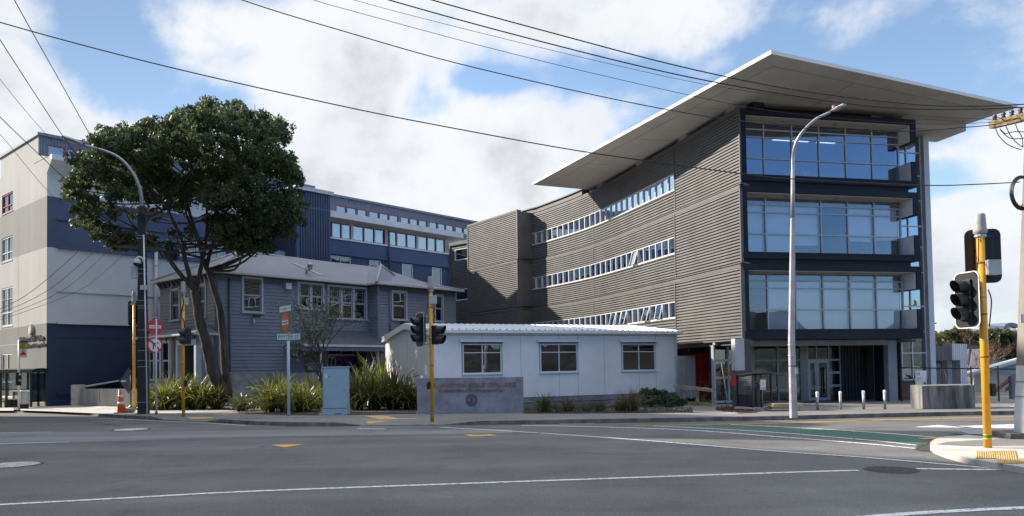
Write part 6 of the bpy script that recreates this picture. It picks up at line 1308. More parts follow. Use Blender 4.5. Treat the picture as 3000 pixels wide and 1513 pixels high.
q = P(2332, 1086, Yl-.12); mb = MB(); mb.box(q.x-.03, q.x+.05, q.y-.02, q.y, q.z-.1, q.z+.09); mb.build('number_plate', M('plate_pale', (.5, .48, .45), .5), sl_t)
# ------------------------------------------------------------------ concrete power pole at the right edge
ZI = .1
pr_ = thing('power_pole', 'pale concrete power pole at the right edge, white foot and hanging cable coil', 'power pole', tuple(P(3010, 1276, 15.9)))
p = P(3012, 1280, 15.9); Yr = p.y
mb = MB(); mb.box(P(2928, 1276, Yr).x, P(2928, 1276, Yr).x+1.1, Yr-.35, Yr+.45, -.05, P(2960, 1266, Yr).z); mb.build('plinth', M('mossy_plinth', (.16, .145, .11), .95, var=.4, vs=5, bump=.5), pr_, .02)
zb_, zm, zt_ = P(2969, 1266, Yr).z, P(2972, 1071, Yr).z, 8.6
xl = lambda zq: P(2969, 1266, Yr).x+(P(3000, 420, Yr).x-P(2969, 1266, Yr).x)*(zq-zb_)/(P(3000, 420, Yr).z-zb_)
def ppole(z0, z1, mat, name, f_=-.35, b_=0.): mb = MB(); xr = xl(z0)+.55, xl(z1)+.55-.1*(z1-zb_)/5; mb.hexa([(xl(z0), Yr+f_, z0), (xr[0], Yr+f_, z0), (xr[0], Yr+b_, z0), (xl(z0), Yr+b_, z0), (xl(z1), Yr+f_, z1), (xr[1], Yr+f_, z1), (xr[1], Yr+b_, z1), (xl(z1), Yr+b_, z1)]); return mb.build(name, mat, pr_, .012)
ppole(zb_-.1, zm, M('pole_white_paint', (.62, .62, .61), .6, var=.08, vs=5, dirt=.2), 'painted_base'); ppole(zm, zt_, M('pole_concrete', (.20, .185, .16), .85, var=.25, vs=2, dirt=.4, streak=True, bump=.3), 'pole')
for v in (1118, 1161): zq = P(2980, v, Yr).z; mb = MB(); mb.box(xl(zq)-.01, xl(zq)+.57, Yr-.36, Yr+.01, zq-.012, zq+.012); mb.build('band', GALV, pr_)
q = P(2994, 934, Yr-.355); mb = MB(); mb.box(q.x-.03, q.x+.035, Yr-.36, Yr-.351, q.z-.09, q.z+.09); mb.build('number_plate', M('plate_pale', (.5, .48, .45)), pr_)
mb = MB(); cc_ = P(2993, 566, Yr-.42); 
for k in range(4): r_ = .27-.012*k; mb.tube([cc_+Vector((r_*.86*math.cos(a), -.012*k, r_*1.28*math.sin(a))) for a in [2*math.pi*j/28 for j in range(29)]], .016, 6, cap=False)
mb.build('cable_coil', BLACK, pr_)
mb = MB(); mb.tube(catmull([P(2966, 580, Yr-.28), P(2972, 598, Yr-.3), P(2986, 609, Yr-.3), P(2996, 600, Yr-.26)], 5), .014, 6); mb.build('cable_tail', BLACK, pr_)
YLW = M('lichen_crossarm', (.20, .155, .07), .9, var=.5, vs=9, dirt=.4)
xa, xb = P(2905, 367, Yr+.6), P(3090, 322, Yr-1.1); beam(pr_, 'crossarm', xa, xb, .13, .16, YLW)
for f in (.05, .2, .34, .48): q = xa.lerp(xb, f); mb = MB(); mb.lathe(q+Vector((0, -.02, .07)), [(.02, 0), (.05, .03), (.03, .06), (.05, .09), (.03, .14), (.001, .15)], 10); mb.build('insulator', INS, pr_)
for pix in ([(2914, 366), (2925, 396), (2950, 422), (2975, 434), (2994, 439)], [(2930, 380), (2950, 400), (2970, 407), (3010, 405)], [(2945, 366), (2960, 396), (2980, 420), (2998, 432)], [(2930, 378), (2945, 392), (2962, 388), (2985, 386), (3005, 388)], [(2908, 349), (2916, 345), (2934, 348), (2950, 356), (3000, 342)], [(2905, 366), (2930, 362), (2960, 350), (3010, 345)], [(2975, 364), (2983, 384), (2994, 402), (2997, 430)]):
    mb = MB(); mb.tube(catmull([P(u, v, Yr-.3) for u, v in pix], 5), .009, 5); mb.build('jumper_cable', BLACK, pr_)
# ------------------------------------------------------------------ signs
RED = M('sign_red', (.52, .022, .025), .35, spec=.5); SW = M('sign_white', (.72, .72, .72), .4); SG = M('sign_green', (.0, .22, .16), .4); POST = M('post_white', (.62, .63, .66), .45, var=.05)
def disc(parent, name, T, r_, y, mat, n=36): mb = MB(); ring = [T(r_*math.cos(a), y, r_*math.sin(a)) for a in [2*math.pi*k/n for k in range(n)]]; back = [T(r_*math.cos(a), y-.008, r_*math.sin(a)) for a in [2*math.pi*k/n for k in range(n)]]; mb.poly(ring[::-1]); mb.poly(back); mb.grid([ring, back], False, True); return mb.build(name, mat, parent)
def plate(parent, name, T, x0, x1, z0, z1, y, mat, th=.006): mb = MB(); mb.hexa([T(x0, y-th, z0), T(x1, y-th, z0), T(x1, y, z0), T(x0, y, z0), T(x0, y-th, z1), T(x1, y-th, z1), T(x1, y, z1), T(x0, y, z1)]); return mb.build(name, mat, parent)
def Rv(fwd): f = Vector((fwd[0], fwd[1], 0)).normalized(); return Vector((-f.y, f.x, 0))
def no_entry(parent, o, fwd, r_):
    T = rot(o, fwd); dk_ = disc(parent, 'no_entry_disc', T, r_, 0, RED); b = plate(parent, 'disc_bar', T, -r_*.72, r_*.72, -r_*.20, r_*.20, .004, SW)
    text('NO ENTRY', r_*.34, .001, 'lettering', SIGNM, b, T(0, .006, -r_*.11), Rv(fwd), (0, 0, 1), width=r_*1.15)
p = GP(458, 1214.5); Y_ = p.y
t = thing('road_sign', 'red no entry disc above a no left turn disc on a thin white post', 'road sign', (p.x, p.y, p.z), 'sign posts at the corner')
mb = MB(); mb.tube([(p.x, p.y, p.z), (p.x, p.y, P(456, 935, Y_).z)], .035, 12); mb.build('post', POST, t); mb = MB(); mb.lathe((p.x, p.y, p.z), [(.06, 0), (.06, .08), (.04, .12)], 10); mb.build('post_foot', M('rust_foot', (.2, .07, .03), .8, var=.3), t)
fw = (.82, -.57); T0 = P(455, 958, Y_-.05); fw = (.78, -.62); no_entry(t, T0, fw, .34)
T1 = P(454, 1012, Y_-.05); T = rot(T1, fw); disc(t, 'no_turn_disc', T, .34, 0, RED); w_ = disc(t, 'disc_field', T, .265, .004, SW)
ar = MB()
for q in ([(.05, -.17), (.1, -.17), (.1, .06), (.05, .06)], [(.1, .06), (.06, .11), (-.06, .11), (-.06, .06), (.05, .06)], [(-.05, .15), (-.05, .02), (-.16, .085)]): ar.poly([T(-x, .006, z) for x, z in q]); ar.poly([T(-x, .006, z) for x, z in q][::-1])
ar.build('turn_arrow', BLKMATT, t); mb = MB(); s = .26*.707; mb.hexa([T(x, y, z_) for y in (.007, .010) for x, z_ in ((-s-.03, s-.03), (s-.03, -s-.03), (s+.03, -s+.03), (-s+.03, s+.03))]); mb.build('slash', RED, t)
# street name post
p = GP(846, 1219); Y_ = p.y
t = thing('street_name_sign', 'white post with green board, no entry disc and PIPITEA ST name plate', 'street sign', (p.x, p.y, p.z), 'sign posts at the corner')
mb = MB(); mb.tube([(p.x, p.y, p.z), (p.x, p.y, P(842, 893, Y_).z)], .055, 14); mb.build('post', POST, t)
fw = (0, -1); T0 = P(845.5, 987, Y_-.07); T = rot(T0, fw); hw_ = (P(881, 987, Y_).x-P(810, 987, Y_).x)/2; hh = .13
b = plate(t, 'name_plate', T, -hw_, hw_, -hh, hh, 0, SG); plate(b, 'plate_field', T, -hw_+.02, hw_-.02, -hh+.02, hh-.02, .002, SW); b2 = b
text('PIPITEA ST', .2, .001, 'lettering', SG, b, T(0, .004, -.072), Rv(fw), (0, 0, 1), width=hw_*1.72)
fw = (-.79, -.62); T0 = P(842.5, 934, Y_)+Vector((-.79, -.62, 0)).normalized()*.085; T = rot(T0, fw); hw_ = .56; zt_ = P(838, 893, Y_).z-T0.z; zb_ = P(838, 976, Y_).z-T0.z
b = plate(t, 'green_board', T, -hw_, hw_, zb_, zt_, 0, M('board_olive', (.10, .16, .055), .5)); b3 = plate(b, 'street_plate', T, -hw_+.02, hw_-.02, zt_-.27, zt_-.04, .004, SG); plate(b, 'plate_field', T, -hw_+.035, hw_-.035, zt_-.255, zt_-.055, .006, SW)
text('< MURPHY ST', .13, .001, 'lettering', SG, b, T(0, .008, zt_-.205), Rv(fw), (0, 0, 1), width=hw_*1.7)
r_ = .265; ring = MB(); ctr = (zb_+zt_-.27)/2; rz__ = .33
ol = [(.36*math.cos(a), ctr+.36*math.sin(a)) for a in [2*math.pi*k/36 for k in range(36)]]; ring.poly([T(x, .005, z_) for x, z_ in ol][::-1]); ring.build('no_entry_disc', RED, b); bb = plate(b, 'disc_bar', T, -.27, .27, ctr-.075, ctr+.075, .008, SW); text('NO ENTRY', .1, .001, 'lettering', SIGNM, bb, T(0, .010, ctr-.035), Rv(fw), (0, 0, 1), width=.46)
# back of a diamond warning sign
p = GP(388, 1204); Y_ = p.y; t = thing('warning_sign', 'grey back of a diamond sign behind the leftmost yellow pole', 'road sign', (p.x, p.y, p.z))
c = P(377, 1116, Y_); hwd = P(404, 1116, Y_).x-c.x; hhd = P(377, 1077, Y_).z-c.z
mb = MB(); mb.hexa([(c.x-hwd, Y_, c.z), (c.x, Y_, c.z-hhd), (c.x+hwd, Y_, c.z), (c.x, Y_, c.z+hhd), (c.x-hwd, Y_+.02, c.z), (c.x, Y_+.02, c.z-hhd), (c.x+hwd, Y_+.02, c.z), (c.x, Y_+.02, c.z+hhd)]); mb.build('plate', M('sign_back', (.10, .105, .12), .6, metal=.3, var=.2), t)
mb = MB(); mb.tube([(c.x+.12, Y_-.03, p.z), (c.x+.12, Y_-.03, c.z+hhd*.6)], .03, 8); mb.build('post', DARKF, t); mb = MB(); mb.box(c.x-hwd*.8, c.x-hwd*.3, Y_-.004, Y_-.001, c.z-.05, c.z+.02); mb.build('sticker', SW, t)
# ------------------------------------------------------------------ cone and sandbags
p = GP(357.5, 1211.5); t = thing('traffic_cone', 'orange traffic cone with one white band near the kerb', 'traffic cone', (p.x, p.y, p.z))
OR = M('cone_orange', (.72, .11, .02), .5, var=.1, dirt=.15); H = P(350, 1142, p.y).z-p.z
mb = MB(); mb.box(p.x-.26, p.x+.26, p.y-.24, p.y+.24, p.z, p.z+.05); mb.build('base', M('cone_base', (.4, .06, .015), .6, var=.2), t, .015)
lean = -.11
def frust(name, f0, f1, mat, out=0): mb = MB(); mb.tube([(p.x+lean*f*1.0, p.y, p.z+.05+(H-.05)*f) for f in (f0, f1)], [.20-.15*f0+out, .20-.15*f1+out], 20); mb.build(name, mat, t)
frust('body', 0, 1, OR); frust('reflective_band', .34, .46, SW, .003); frust('reflective_band', .66, .76, SW, .003)
SB = M('sandbag_cloth', (.26, .23, .2), .95, var=.3, vs=12, bump=.5)
def bag(u, v, lab, rx, ry, rzz, z0=0, az=0):
    p = GP(u, v); mb = MB(); n = 14
    rows = []
    for j in range(9):
        th = math.pi*j/8; rows.append([(p.x+rx*math.sin(th)**.7*math.cos(2*math.pi*k/n)*(1+.06*math.sin(5*k+j)), p.y+ry*math.sin(th)**.7*math.sin(2*math.pi*k/n), p.z+z0+rzz*(1-math.cos(th))/2*2*.5+.02*math.sin(3*k+2*j)) for k in range(n)])
    mb.grid(rows, True, True); tag(mb.build('sandbag', SB), lab, 'sandbag', 'sandbags at the pole foot')
bag(376, 1211, 'front grey sandbag slumped between the cone and the yellow pole', .28, .2, .22); bag(392, 1203, 'brownish sandbag lying behind the foot of the yellow pole beside the dark one', .28, .22, .32)
# ------------------------------------------------------------------ control cabinet
q0 = GP(945, 1217); q1 = GP(1016, 1216); Fc = Frame((q0.x, q0.y), (q1.x-q0.x, (q1.y-q0.y)*.2+.0)); Lc = (q1-q0).length; H = P(980, 1075, q0.y).z-q0.z
CAB = M('cabinet_blue', (.32, .45, .51), .5, var=.05, vs=2, dirt=.22)
t = thing('control_cabinet', 'pale blue steel street cabinet with a single door between flax bushes', 'cabinet', (q0.x, q0.y, q0.z))
mb = MB(); Fc.box(mb, -.0, Lc, -.5, 0, q0.z, q0.z+.22); mb.build('plinth', CAB, t, .01); mb = MB(); Fc.box(mb, .01, Lc-.01, -.49, -.01, q0.z+.225, q0.z+H-.04); mb.build('body', CAB, t, .01)
mb = MB(); Fc.box(mb, -.02, Lc+.02, -.52, .03, q0.z+H-.04, q0.z+H); mb.build('lid', CAB, t, .01); d = MB(); Fc.box(d, .045, Lc-.03, -.01, .012, q0.z+.25, q0.z+H-.06); d = d.build('door', CAB, t, .006)
mb = MB(); Fc.box(mb, Lc-.1, Lc-.075, .012, .04, q0.z+H*.47, q0.z+H*.54); mb.build('handle', GALV, d); mb = MB(); Fc.box(mb, .07, .19, .012, .015, q0.z+H*.76, q0.z+H*.85); mb.build('notice', SW, d)
mb = MB(); mb.lathe(Fc.pt(.27, .02, q0.z+H*.8), [(.001, -.02), (.02, 0), (.001, .02)], 8); mb.build('lock', BLACK, d)
mb = MB()
for k in range(6): Fc.box(mb, .45+k*.04, .475+k*.04, .0, .004, q0.z+.03, q0.z+.06)
mb.build('vent', BLKMATT, t)
# ------------------------------------------------------------------ bollards
for u, vt, vb, lab in ((2395.5, 1148, 1201, 'leftmost white-topped steel bollard, nearest the timber stack'), (2463, 1147, 1199.5, 'second bollard from the timber stack, before the dark ribbed wall'), (2531, 1145, 1199.5, 'third bollard from the timber stack'), (2593, 1143, 1199.5, 'rightmost bollard, in front of the dark blue post')):
    p = GP(u, vb); H = P(u, vt, p.y).z-p.z; t = thing('bollard', lab, 'bollard', (p.x, p.y, p.z), 'steel bollards along the forecourt')
    mb = MB(); mb.tube([(p.x, p.y, p.z), (p.x, p.y, p.z+H*.9)], .045, 14); mb.build('tube', GALV, t); mb = MB(); mb.lathe((p.x, p.y, p.z+H*.9), [(.047, -.05), (.049, .0), (.047, H*.08), (.03, H*.1), (.001, H*.1)], 14); mb.build('cap', WHT, t)
# ------------------------------------------------------------------ bus stop: shelter, bench, bin, sign
p = GP(45, 1194.5); Y_ = p.y; ZB_ = p.z
xl_, xr_ = P(-75, 1150, Y_).x, P(91, 1150, Y_).x; zt_ = P(45, 1092, Y_).z; DG = M('shelter_green', (.012, .035, .033), .5, var=.15)
t = thing('bus_shelter', 'dark green framed glass bus shelter with a curved roof at the left edge', 'bus shelter', (p.x, p.y, p.z))
dp = 1.5
for x in (xl_, P(2, 1150, Y_).x, P(19, 1150, Y_).x, xr_):
    mb = MB(); mb.box(x-.05, x+.05, Y_-.05, Y_+.05, ZB_, zt_); mb.build('post', DG, t)
for x in (xl_, P(34, 1150, Y_).x, P(66, 1150, Y_).x, xr_): mb = MB(); mb.box(x-.04, x+.04, Y_+dp-.05, Y_+dp+.05, ZB_, zt_+.1); mb.build('post', DG, t)
for zq in (.32, 1.02): mb = MB(); mb.box(xl_+.05, xr_-.05, Y_+dp-.03, Y_+dp+.02, ZB_+zq-.03, ZB_+zq+.03); mb.build('rail', DG, t)
mb = MB(); mb.box(xl_, xr_, Y_+dp-.01, Y_+dp, ZB_+1.05, zt_); mb.build('glass_wall', GLASSC, t); mb = MB(); mb.box(xr_-.01, xr_, Y_+.05, Y_+dp-.05, ZB_+.35, zt_-.05); mb.build('glass_wall', GLASSC, t); mb = MB(); mb.box(xr_-.03, xr_+.01, Y_+.05, Y_+dp-.05, ZB_+.28, ZB_+.34); mb.build('rail', DG, t)
mb = MB(); rows = []
for k in range(11): s = k/10; y = Y_-.25+(dp+.4)*s; zz0 = zt_+.02+.16*math.sin(math.pi*(.15+.7*s)); rows.append([(xl_-.1, y, zz0), (xr_+.2, y, zz0), (xr_+.2, y, zz0+.06), (xl_-.1, y, zz0+.06)])
mb.grid(rows, False, True); mb.build('roof', DG, t)
mb = MB(); yq = [Y_-.25+(dp+.4)*k/10 for k in range(11)]; ar_ = [(y, zt_+.02+.16*math.sin(math.pi*(.15+.07*k))) for k, y in enumerate(yq)]
mb.poly([(xr_+.201, y, z_+.06) for y, z_ in ar_]+[(xr_+.201, yq[-1], zt_-.02), (xr_+.201, yq[0], zt_-.02)]); mb.build('roof_end', DG, t)
mb = MB(); mb.box(xl_-.1, xr_+.2, Y_-.28, Y_-.255, zt_-.02, zt_+.17); mb.build('fascia', M('shelter_fascia', (.06, .065, .065), .5), t)
bx0, bx1 = P(14, 1170, Y_+.9).x, P(60, 1170, Y_+.9).x; BW = M('bench_timber', (.42, .33, .22), .7, var=.2, vs=5)
t = thing('bench', 'pale timber slatted bench inside the bus shelter', 'bench', (bx0, Y_+.9, ZB_))
mb = MB(); mb.box(bx0, bx1, Y_+.55, Y_+1.0, ZB_+.42, ZB_+.48); mb.build('seat', BW, t, .01); mb = MB(); mb.box(bx0+.35, bx1, Y_+1.05, Y_+1.09, ZB_+.68, ZB_+.9); mb.build('backrest', BW, t, .01)
for x in (bx0+.2, (bx0+bx1)/2, bx1-.2): mb = MB(); mb.box(x-.03, x+.03, Y_+.6, Y_+.98, ZB_, ZB_+.42); mb.build('leg', DG, t)
for x in ((bx0+bx1)/2, bx1-.2): mb = MB(); mb.box(x-.025, x+.025, Y_+.99, Y_+1.045, ZB_+.42, ZB_+.9); mb.build('back_support', DG, t)
p = GP(71, 1198); H = P(72, 1144, p.y).z-p.z; t = thing('litter_bin', 'white and grey litter bin on a short stand beside the bus stop post', 'bin', (p.x, p.y, p.z))
mb = MB(); mb.lathe((p.x, p.y, p.z), [(.001, H*.25), (.21, H*.25), (.23, H*.3), (.25, H*.92), (.24, H*.93), (.22, H*.9), (.001, H*.9)], 20); mb.build('body', M('bin_white', (.5, .5, .48), .5, var=.1), t); mb = MB(); mb.lathe((p.x, p.y, p.z), [(.26, H*.9), (.27, H*.95), (.24, H), (.2, H), (.2, H*.92)], 20); mb.build('rim', SW, t); mb = MB(); mb.box(p.x-.18, p.x+.18, p.y-.12, p.y+.12, p.z, p.z+H*.25); mb.build('stand', BLACK, t)
p = GP(55, 1199); Y_ = p.y; t = thing('bus_stop_sign', 'white bus stop post with a green and white flag sign and a black timetable box', 'bus stop', (p.x, p.y, p.z))
mb = MB(); mb.tube([(p.x, p.y, p.z), (p.x, p.y, P(55, 997, Y_).z)], .05, 12); mb.build('post', POST, t)
T = rot((0, Y_-.03, 0), (0, -1)); sx0, sx1 = P(59, 1020, Y_).x, P(79.5, 1020, Y_).x
def sp_(name, v0, v1, mat, x0=sx0, x1=sx1, dy=0): mb = MB(); mb.box(x0, x1, Y_-.04-dy, Y_-.01, P(70, v1, Y_).z, P(70, v0, Y_).z); return mb.build(name, mat, t)
sp_('flag_header', 999, 1007, M('flag_navy', (.01, .03, .06), .4)); fg = sp_('flag_route', 1007, 1023.5, M('flag_lime', (.38, .50, .03), .45)); fw_ = sp_('flag_tow', 1023.5, 1048, SW)
xm = (sx0+sx1)/2; fwd = (0, -1)
text('BUS STOP', .07, .001, 'lettering', SW, t, (xm, Y_-.046, P(70, 1005.5, Y_).z), (1, 0, 0), (0, 0, 1), width=(sx1-sx0)*.8); 
for k, w_ in enumerate((.7, .5, .75, .6)): mb = MB(); zq = P(70, 1010.5+k*3.2, Y_).z; mb.box(sx0+.03, sx0+.03+(sx1-sx0)*w_, Y_-.044, Y_-.04, zq-.016, zq+.016); mb.build('route_line', SIGNM, t)
mb = MB(); zq = P(70, 1028.5, Y_).z; mb.grid([[(xm+r_*math.cos(a), Y_-.043-dy, zq+r_*math.sin(a)) for a in [2*math.pi*k/20 for k in range(20)]] for r_, dy in ((.085, 0), (.085, .003), (.06, .003), (.06, 0))], False, True); mb.box(xm-.06, xm+.06, Y_-.047, Y_-.043, zq-.012, zq+.012); mb.build('tow_ring', RED, t)
mb = MB(); zq = P(70, 1038, Y_).z; mb.box(xm-.15, xm+.15, Y_-.046, Y_-.041, zq-.06, zq+.03); mb.box(xm-.1, xm+.1, Y_-.046, Y_-.041, zq+.031, zq+.1); mb.build('tow_vehicle', RED, t); text('Tow Zone', .07, .001, 'lettering', SIGNM, t, (xm, Y_-.046, P(70, 1046.5, Y_).z), (1, 0, 0), (0, 0, 1), width=(sx1-sx0)*.75)
mb = MB(); q0, q1 = P(48.5, 1092, Y_-.08), P(62.5, 1130, Y_-.08); mb.box(q0.x, q1.x, Y_-.18, Y_-.05, q1.z, q0.z); tb = mb.build('timetable_box', BLACK, t, .02)
for v in (1097, 1115): q = P(58, v, Y_-.19); mb = MB(); mb.box(q.x-.05, q.x+.04, Y_-.186, Y_-.18, q.z-.05, q.z+.05); mb.build('timetable_card', SW, tb)
# ------------------------------------------------------------------ right of the portable: container, ramp rail, gas cage, timber
F9 = Frame(P(1994, 1100, 37.2)[:2], (1, .30)); Wc = F9.uv(2038, 1100)[0]
zc1 = F9.uv(2015, 1043)[1]; zc0 = .1
CW_ = M('container_white', (.72, .70, .66), .55, var=.08, vs=2, dirt=.2)
t = thing('shipping_container', 'white container end with vertical black code and a red long side under the louvred wall', 'shipping container', tuple(F9.pt(0, 0, 0)))
mb = MB(); F9.box(mb, -.9, Wc, -6, 0, zc0, zc1); mb.build('body', CW_, t, .01)
mb = MB(); F9.box(mb, Wc+.01, Wc+.05, -6, .0, zc0, zc1-.05); rd = F9.uv(2087, 1110, -.4)[0]; wall(mb, F9, Wc+.05, rd, zc0, zc1+.12, n=-.4, cor=(.12, .03)); mb.build('red_side', M('container_red', (.55, .035, .022), .6, var=.15, vs=2), t)
for k in range(6): mb = MB(); F9.box(mb, Wc-.33+k*.055, Wc-.3+k*.055, .0, .004, zc1-.09, zc1-.03); mb.build('hazard_stripe', ORANGE if k % 2 else BLKMATT, t)
code = "LTCU812574"; zt_ = F9.uv(2012, 1063)[1]; zb_ = F9.uv(2012, 1130)[1]
for i, ch in enumerate(code): text(ch, .11, .001, 'lettering', SIGNM, t, F9.pt(F9.uv(2011, 1090)[0], .004, zt_+(zb_-zt_)*(i+1)/len(code)), F9.d.to_3d(), (0, 0, 1))
for i, ch in enumerate("45G1"): text(ch, .07, .001, 'lettering', SIGNM, t, F9.pt(F9.uv(2021, 1090)[0], .004, F9.uv(2012, 1066)[1]-.14*i), F9.d.to_3d(), (0, 0, 1))
TIM = M('raw_timber', (.34, .29, .22), .8, var=.3, vs=4, bump=.2)
r0, r1 = GP(1999, 1185), GP(2092, 1193); r0.y = 33.5; r1.y = 31.6; r0 = P(1999, 1160, 33.5); r1 = P(2090, 1160, 31.4)
t = thing('ramp_handrail', 'timber ramp rail on square posts with a bent steel grab rail', 'handrail', (r1.x, r1.y, 0))
ztA, ztB = P(1995, 1132, r0.y).z, P(2088, 1144, r1.y).z; zgr = lambda y: gz(0, y)+.1
beam(t, 'top_rail', Vector((r0.x-.3, r0.y+.2, ztA)), Vector((r1.x, r1.y, ztB)), .12, .14, TIM); beam(t, 'kick_board', Vector((r0.x, r0.y, zgr(33)+.12)), Vector((r1.x, r1.y, zgr(31)+.06)), .05, .14, M('green_timber', (.30, .25, .10), .8, var=.2))
for f in (.05, .5, 1): q = r0.lerp(r1, f); zt_ = ztA+(ztB-ztA)*f; mb = MB(); mb.box(q.x-.06, q.x+.06, q.y-.06, q.y+.06, zgr(q.y)-.05, zt_-.05); mb.build('post', TIM, t)
for u, Yq, vv in ((2080, r1.y-.1, 1141), (2012, r0.y-.2, 1144)):
    mb = MB(); mb.tube(catmull([P(u-22, vv-2, Yq), P(u-4, vv, Yq), P(u+8, vv+6, Yq), P(u+13, vv+16, Yq), P(u+13, vv+26, Yq)], 5), .02, 8); mb.build('grab_rail', GALV, t)
# gas bottle cage
q0 = GP(2205, 1203.5); q1 = GP(2261, 1201.5); q2 = GP(2168, 1201)
t = thing('gas_cage', 'black mesh security cage with louvred sides and a warning sign on a concrete slab', 'cage', (q0.x, q0.y, q0.z))
FG = Frame((q0.x, q0.y), (q1.x-q0.x, q1.y-q0.y)); LG = (q1-q0).length; zt_ = P(2205, 1098, q0.y).z; zb_ = q0.z+.1; FGs = Frame((q2.x, q2.y+.25), (q0.x-q2.x, q0.y-q2.y-.25)); LGs = math.hypot(q0.x-q2.x, q0.y-q2.y-.25)
CG_ = M('cage_black', (.022, .02, .019), .5, var=.2); 
mb = MB(); FG.box(mb, -.1, LG+.08, -.9, .08, q0.z-.1, zb_); mb.build('slab', CONC, t, .01)
for a, n in ((0, 0), (LG, 0), (0, -.85), (LG, -.85), (LG*.47, 0)): mb = MB(); FG.box(mb, a-.025, a+.025, n-.025, n+.025, zb_, zt_); mb.build('post', CG_, t)
pq = FGs.pt(0, 0, 0); mb = MB(); mb.box(pq.x-.025, pq.x+.025, pq.y-.025, pq.y+.025, zb_-.1, zt_-.06); mb.build('post', CG_, t)
mb = MB(); n_ = 26
rows = [[FG.pt(-.05+(LG+.1)*i/n_, .06, zt_+.03+.018*(i % 2)) for i in range(n_+1)], [FG.pt(-.05+(LG+.1)*i/n_, -.95, zt_-.02+.018*(i % 2)) for i in range(n_+1)]]; mb.grid(rows); mb.grid([[v-Vector((0, 0, .03)) for v in r_] for r_ in rows]); mb.poly([FG.pt(0, .06, zt_), FG.pt(0, -.95, zt_-.05), FGs.pt(0, 0, zt_-.05)]); mb.build('roof', CG_, t)
def mesh_panel(F, a0, a1, z0, z1, n, step, r_, name, parent, mat):
    mb = MB(); x = a0
    while x <= a1: F.box(mb, x-r_, x+r_, n-r_, n+r_, z0, z1); x += step
    zq = z0
    while zq <= z1: F.box(mb, a0, a1, n-r_*.8, n+r_*.8, zq-r_, zq+r_); zq += step
    return mb.build(name, mat, parent)
mesh_panel(FG, 0, LG, zb_+.05, zt_-.05, 0, .09, .006, 'mesh_panel', t, CG_); mesh_panel(FGs, 0, LGs, zb_, zt_-.7, 0, .07, .008, 'mesh_panel', t, CG_)
mb = MB()
for k in range(11): zq = zt_-.08-k*.06; FGs.box(mb, 0, LGs, -.02, .02, zq-.014, zq+.014)
mb.build('louvre_panel', M('cage_grey_louvre', (.16, .155, .15), .5, metal=.3), t)
mb = MB()
for k in range(20): zq = zt_-.25-k*.055; FG.box(mb, LG*.5, LG-.03, -.86, -.83, zq-.013, zq+.013)
mb.build('louvre_panel', M('cage_beige_louvre', (.33, .28, .22), .5), t)
h = FG.rect(2227, 1111, 2243, 1142, .03); mb = MB(); FG.box(mb, h[0], h[1], .03, .036, h[2], h[3]); sg = mb.build('warning_notice', SW, t); mb = MB(); FG.box(mb, h[0], h[1], .037, .039, h[3]-.03, h[3]+.02); mb.build('notice_header', M('header_tan', (.25, .16, .05), .5), sg)
for k in range(3): mb = MB(); c = FG.pt(h[0]+.06+k*.07, .04, h[2]+.05); mb.lathe(c, [(.001, -.001), (.024, -.001), (.024, .001), (.001, .001)], 12, 'y'); mb.build('hazard_mark', RED, sg)
for k in range(3): mb = MB(); FG.box(mb, h[0]+.02, h[1]-.03-.02*k, .036, .0385, h[3]-.12-k*.05, h[3]-.105-k*.05); mb.build('notice_line', M('line_red', (.5, .2, .18), .6), sg)
for a, lab, c_ in ((.22, 'grey gas bottle at the left inside the black cage', (.12, .12, .13)), (.55, 'tan valve bottle standing behind the notice in the cage', (.3, .2, .12))):
    q = FG.pt(a, -.42, zb_); b_ = thing('gas_bottle', lab, 'gas bottle', tuple(q), 'bottles in the cage'); mb = MB(); mb.lathe(q, [(.001, 0), (.15, .01), (.16, .05), (.16, .55), (.13, .66), (.05, .72), (.03, .74)], 16); mb.build('cylinder', M('bottle_%s' % ('grey' if a < .3 else 'tan'), c_, .4, metal=.3), b_); mb = MB(); mb.lathe(q+Vector((0, 0, .74)), [(.03, 0), (.03, .06), (.06, .07), (.06, .1), (.001, .11)], 10); mb.build('valve', M('brass', (.4, .27, .1), .4, metal=.6), b_)
# stack of sawn timber
k0 = GP(2264, 1205); FTm = Frame((k0.x, k0.y), (1, .05)); LT = FTm.uv(2356, 1190)[0]; labs = ['lowest course of the sawn timber stack behind the street light', 'second course from the ground in the sawn timber stack', 'third timber course, just under the top one', 'topmost course of pale sawn timber by the street light']
hz = (FTm.uv(2300, 1183)[1]-k0.z)/4
for k in range(4): mb = MB(); FTm.box(mb, 0+.05*(k % 2), LT-.06*((k+1) % 2), -.55, -.02*(k % 2), k0.z+hz*k+.012, k0.z+hz*(k+1)); tag(mb.build('timber_pack', M('sawn_timber', (.52, .42, .25), .8, var=.2, vs=5), None, .008), labs[k], 'timber', 'stack of sawn timber')
# ------------------------------------------------------------------ far right: clad kiosk, shed, fence, apartments
K0 = P(2717, 1100, 37.5); K1 = P(2792, 1100, 36.2); K2 = P(2834, 1100, 37.8)
t = thing('clad_kiosk', 'small white ribbed metal building with a door beside the glass stairwell', 'building', (K0.x, K0.y, 0))
FK1 = Frame((K0.x, K0.y), (K1.x-K0.x, K1.y-K0.y)); FK2 = Frame((K1.x, K1.y), (K2.x-K1.x, K2.y-K1.y)); L1, L2_ = (K1-K0).length, (K2-K1).length
CLD = M('kiosk_cladding', (.52, .53, .55), .5, var=.05, metal=.1); CLG = M('kiosk_cladding_grey', (.24, .24, .25), .5, var=.06, metal=.1)
zr0, zr1 = FK1.uv(2719, 1024)[1], FK1.uv(2790, 1007)[1]; zfb = FK1.uv(2750, 1056)[1]
mb = MB(); prof = []; x = 0
while x < L1: prof += [(x, 0), (x+.05, .03), (x+.11, .03), (x+.16, 0)]; x += .2
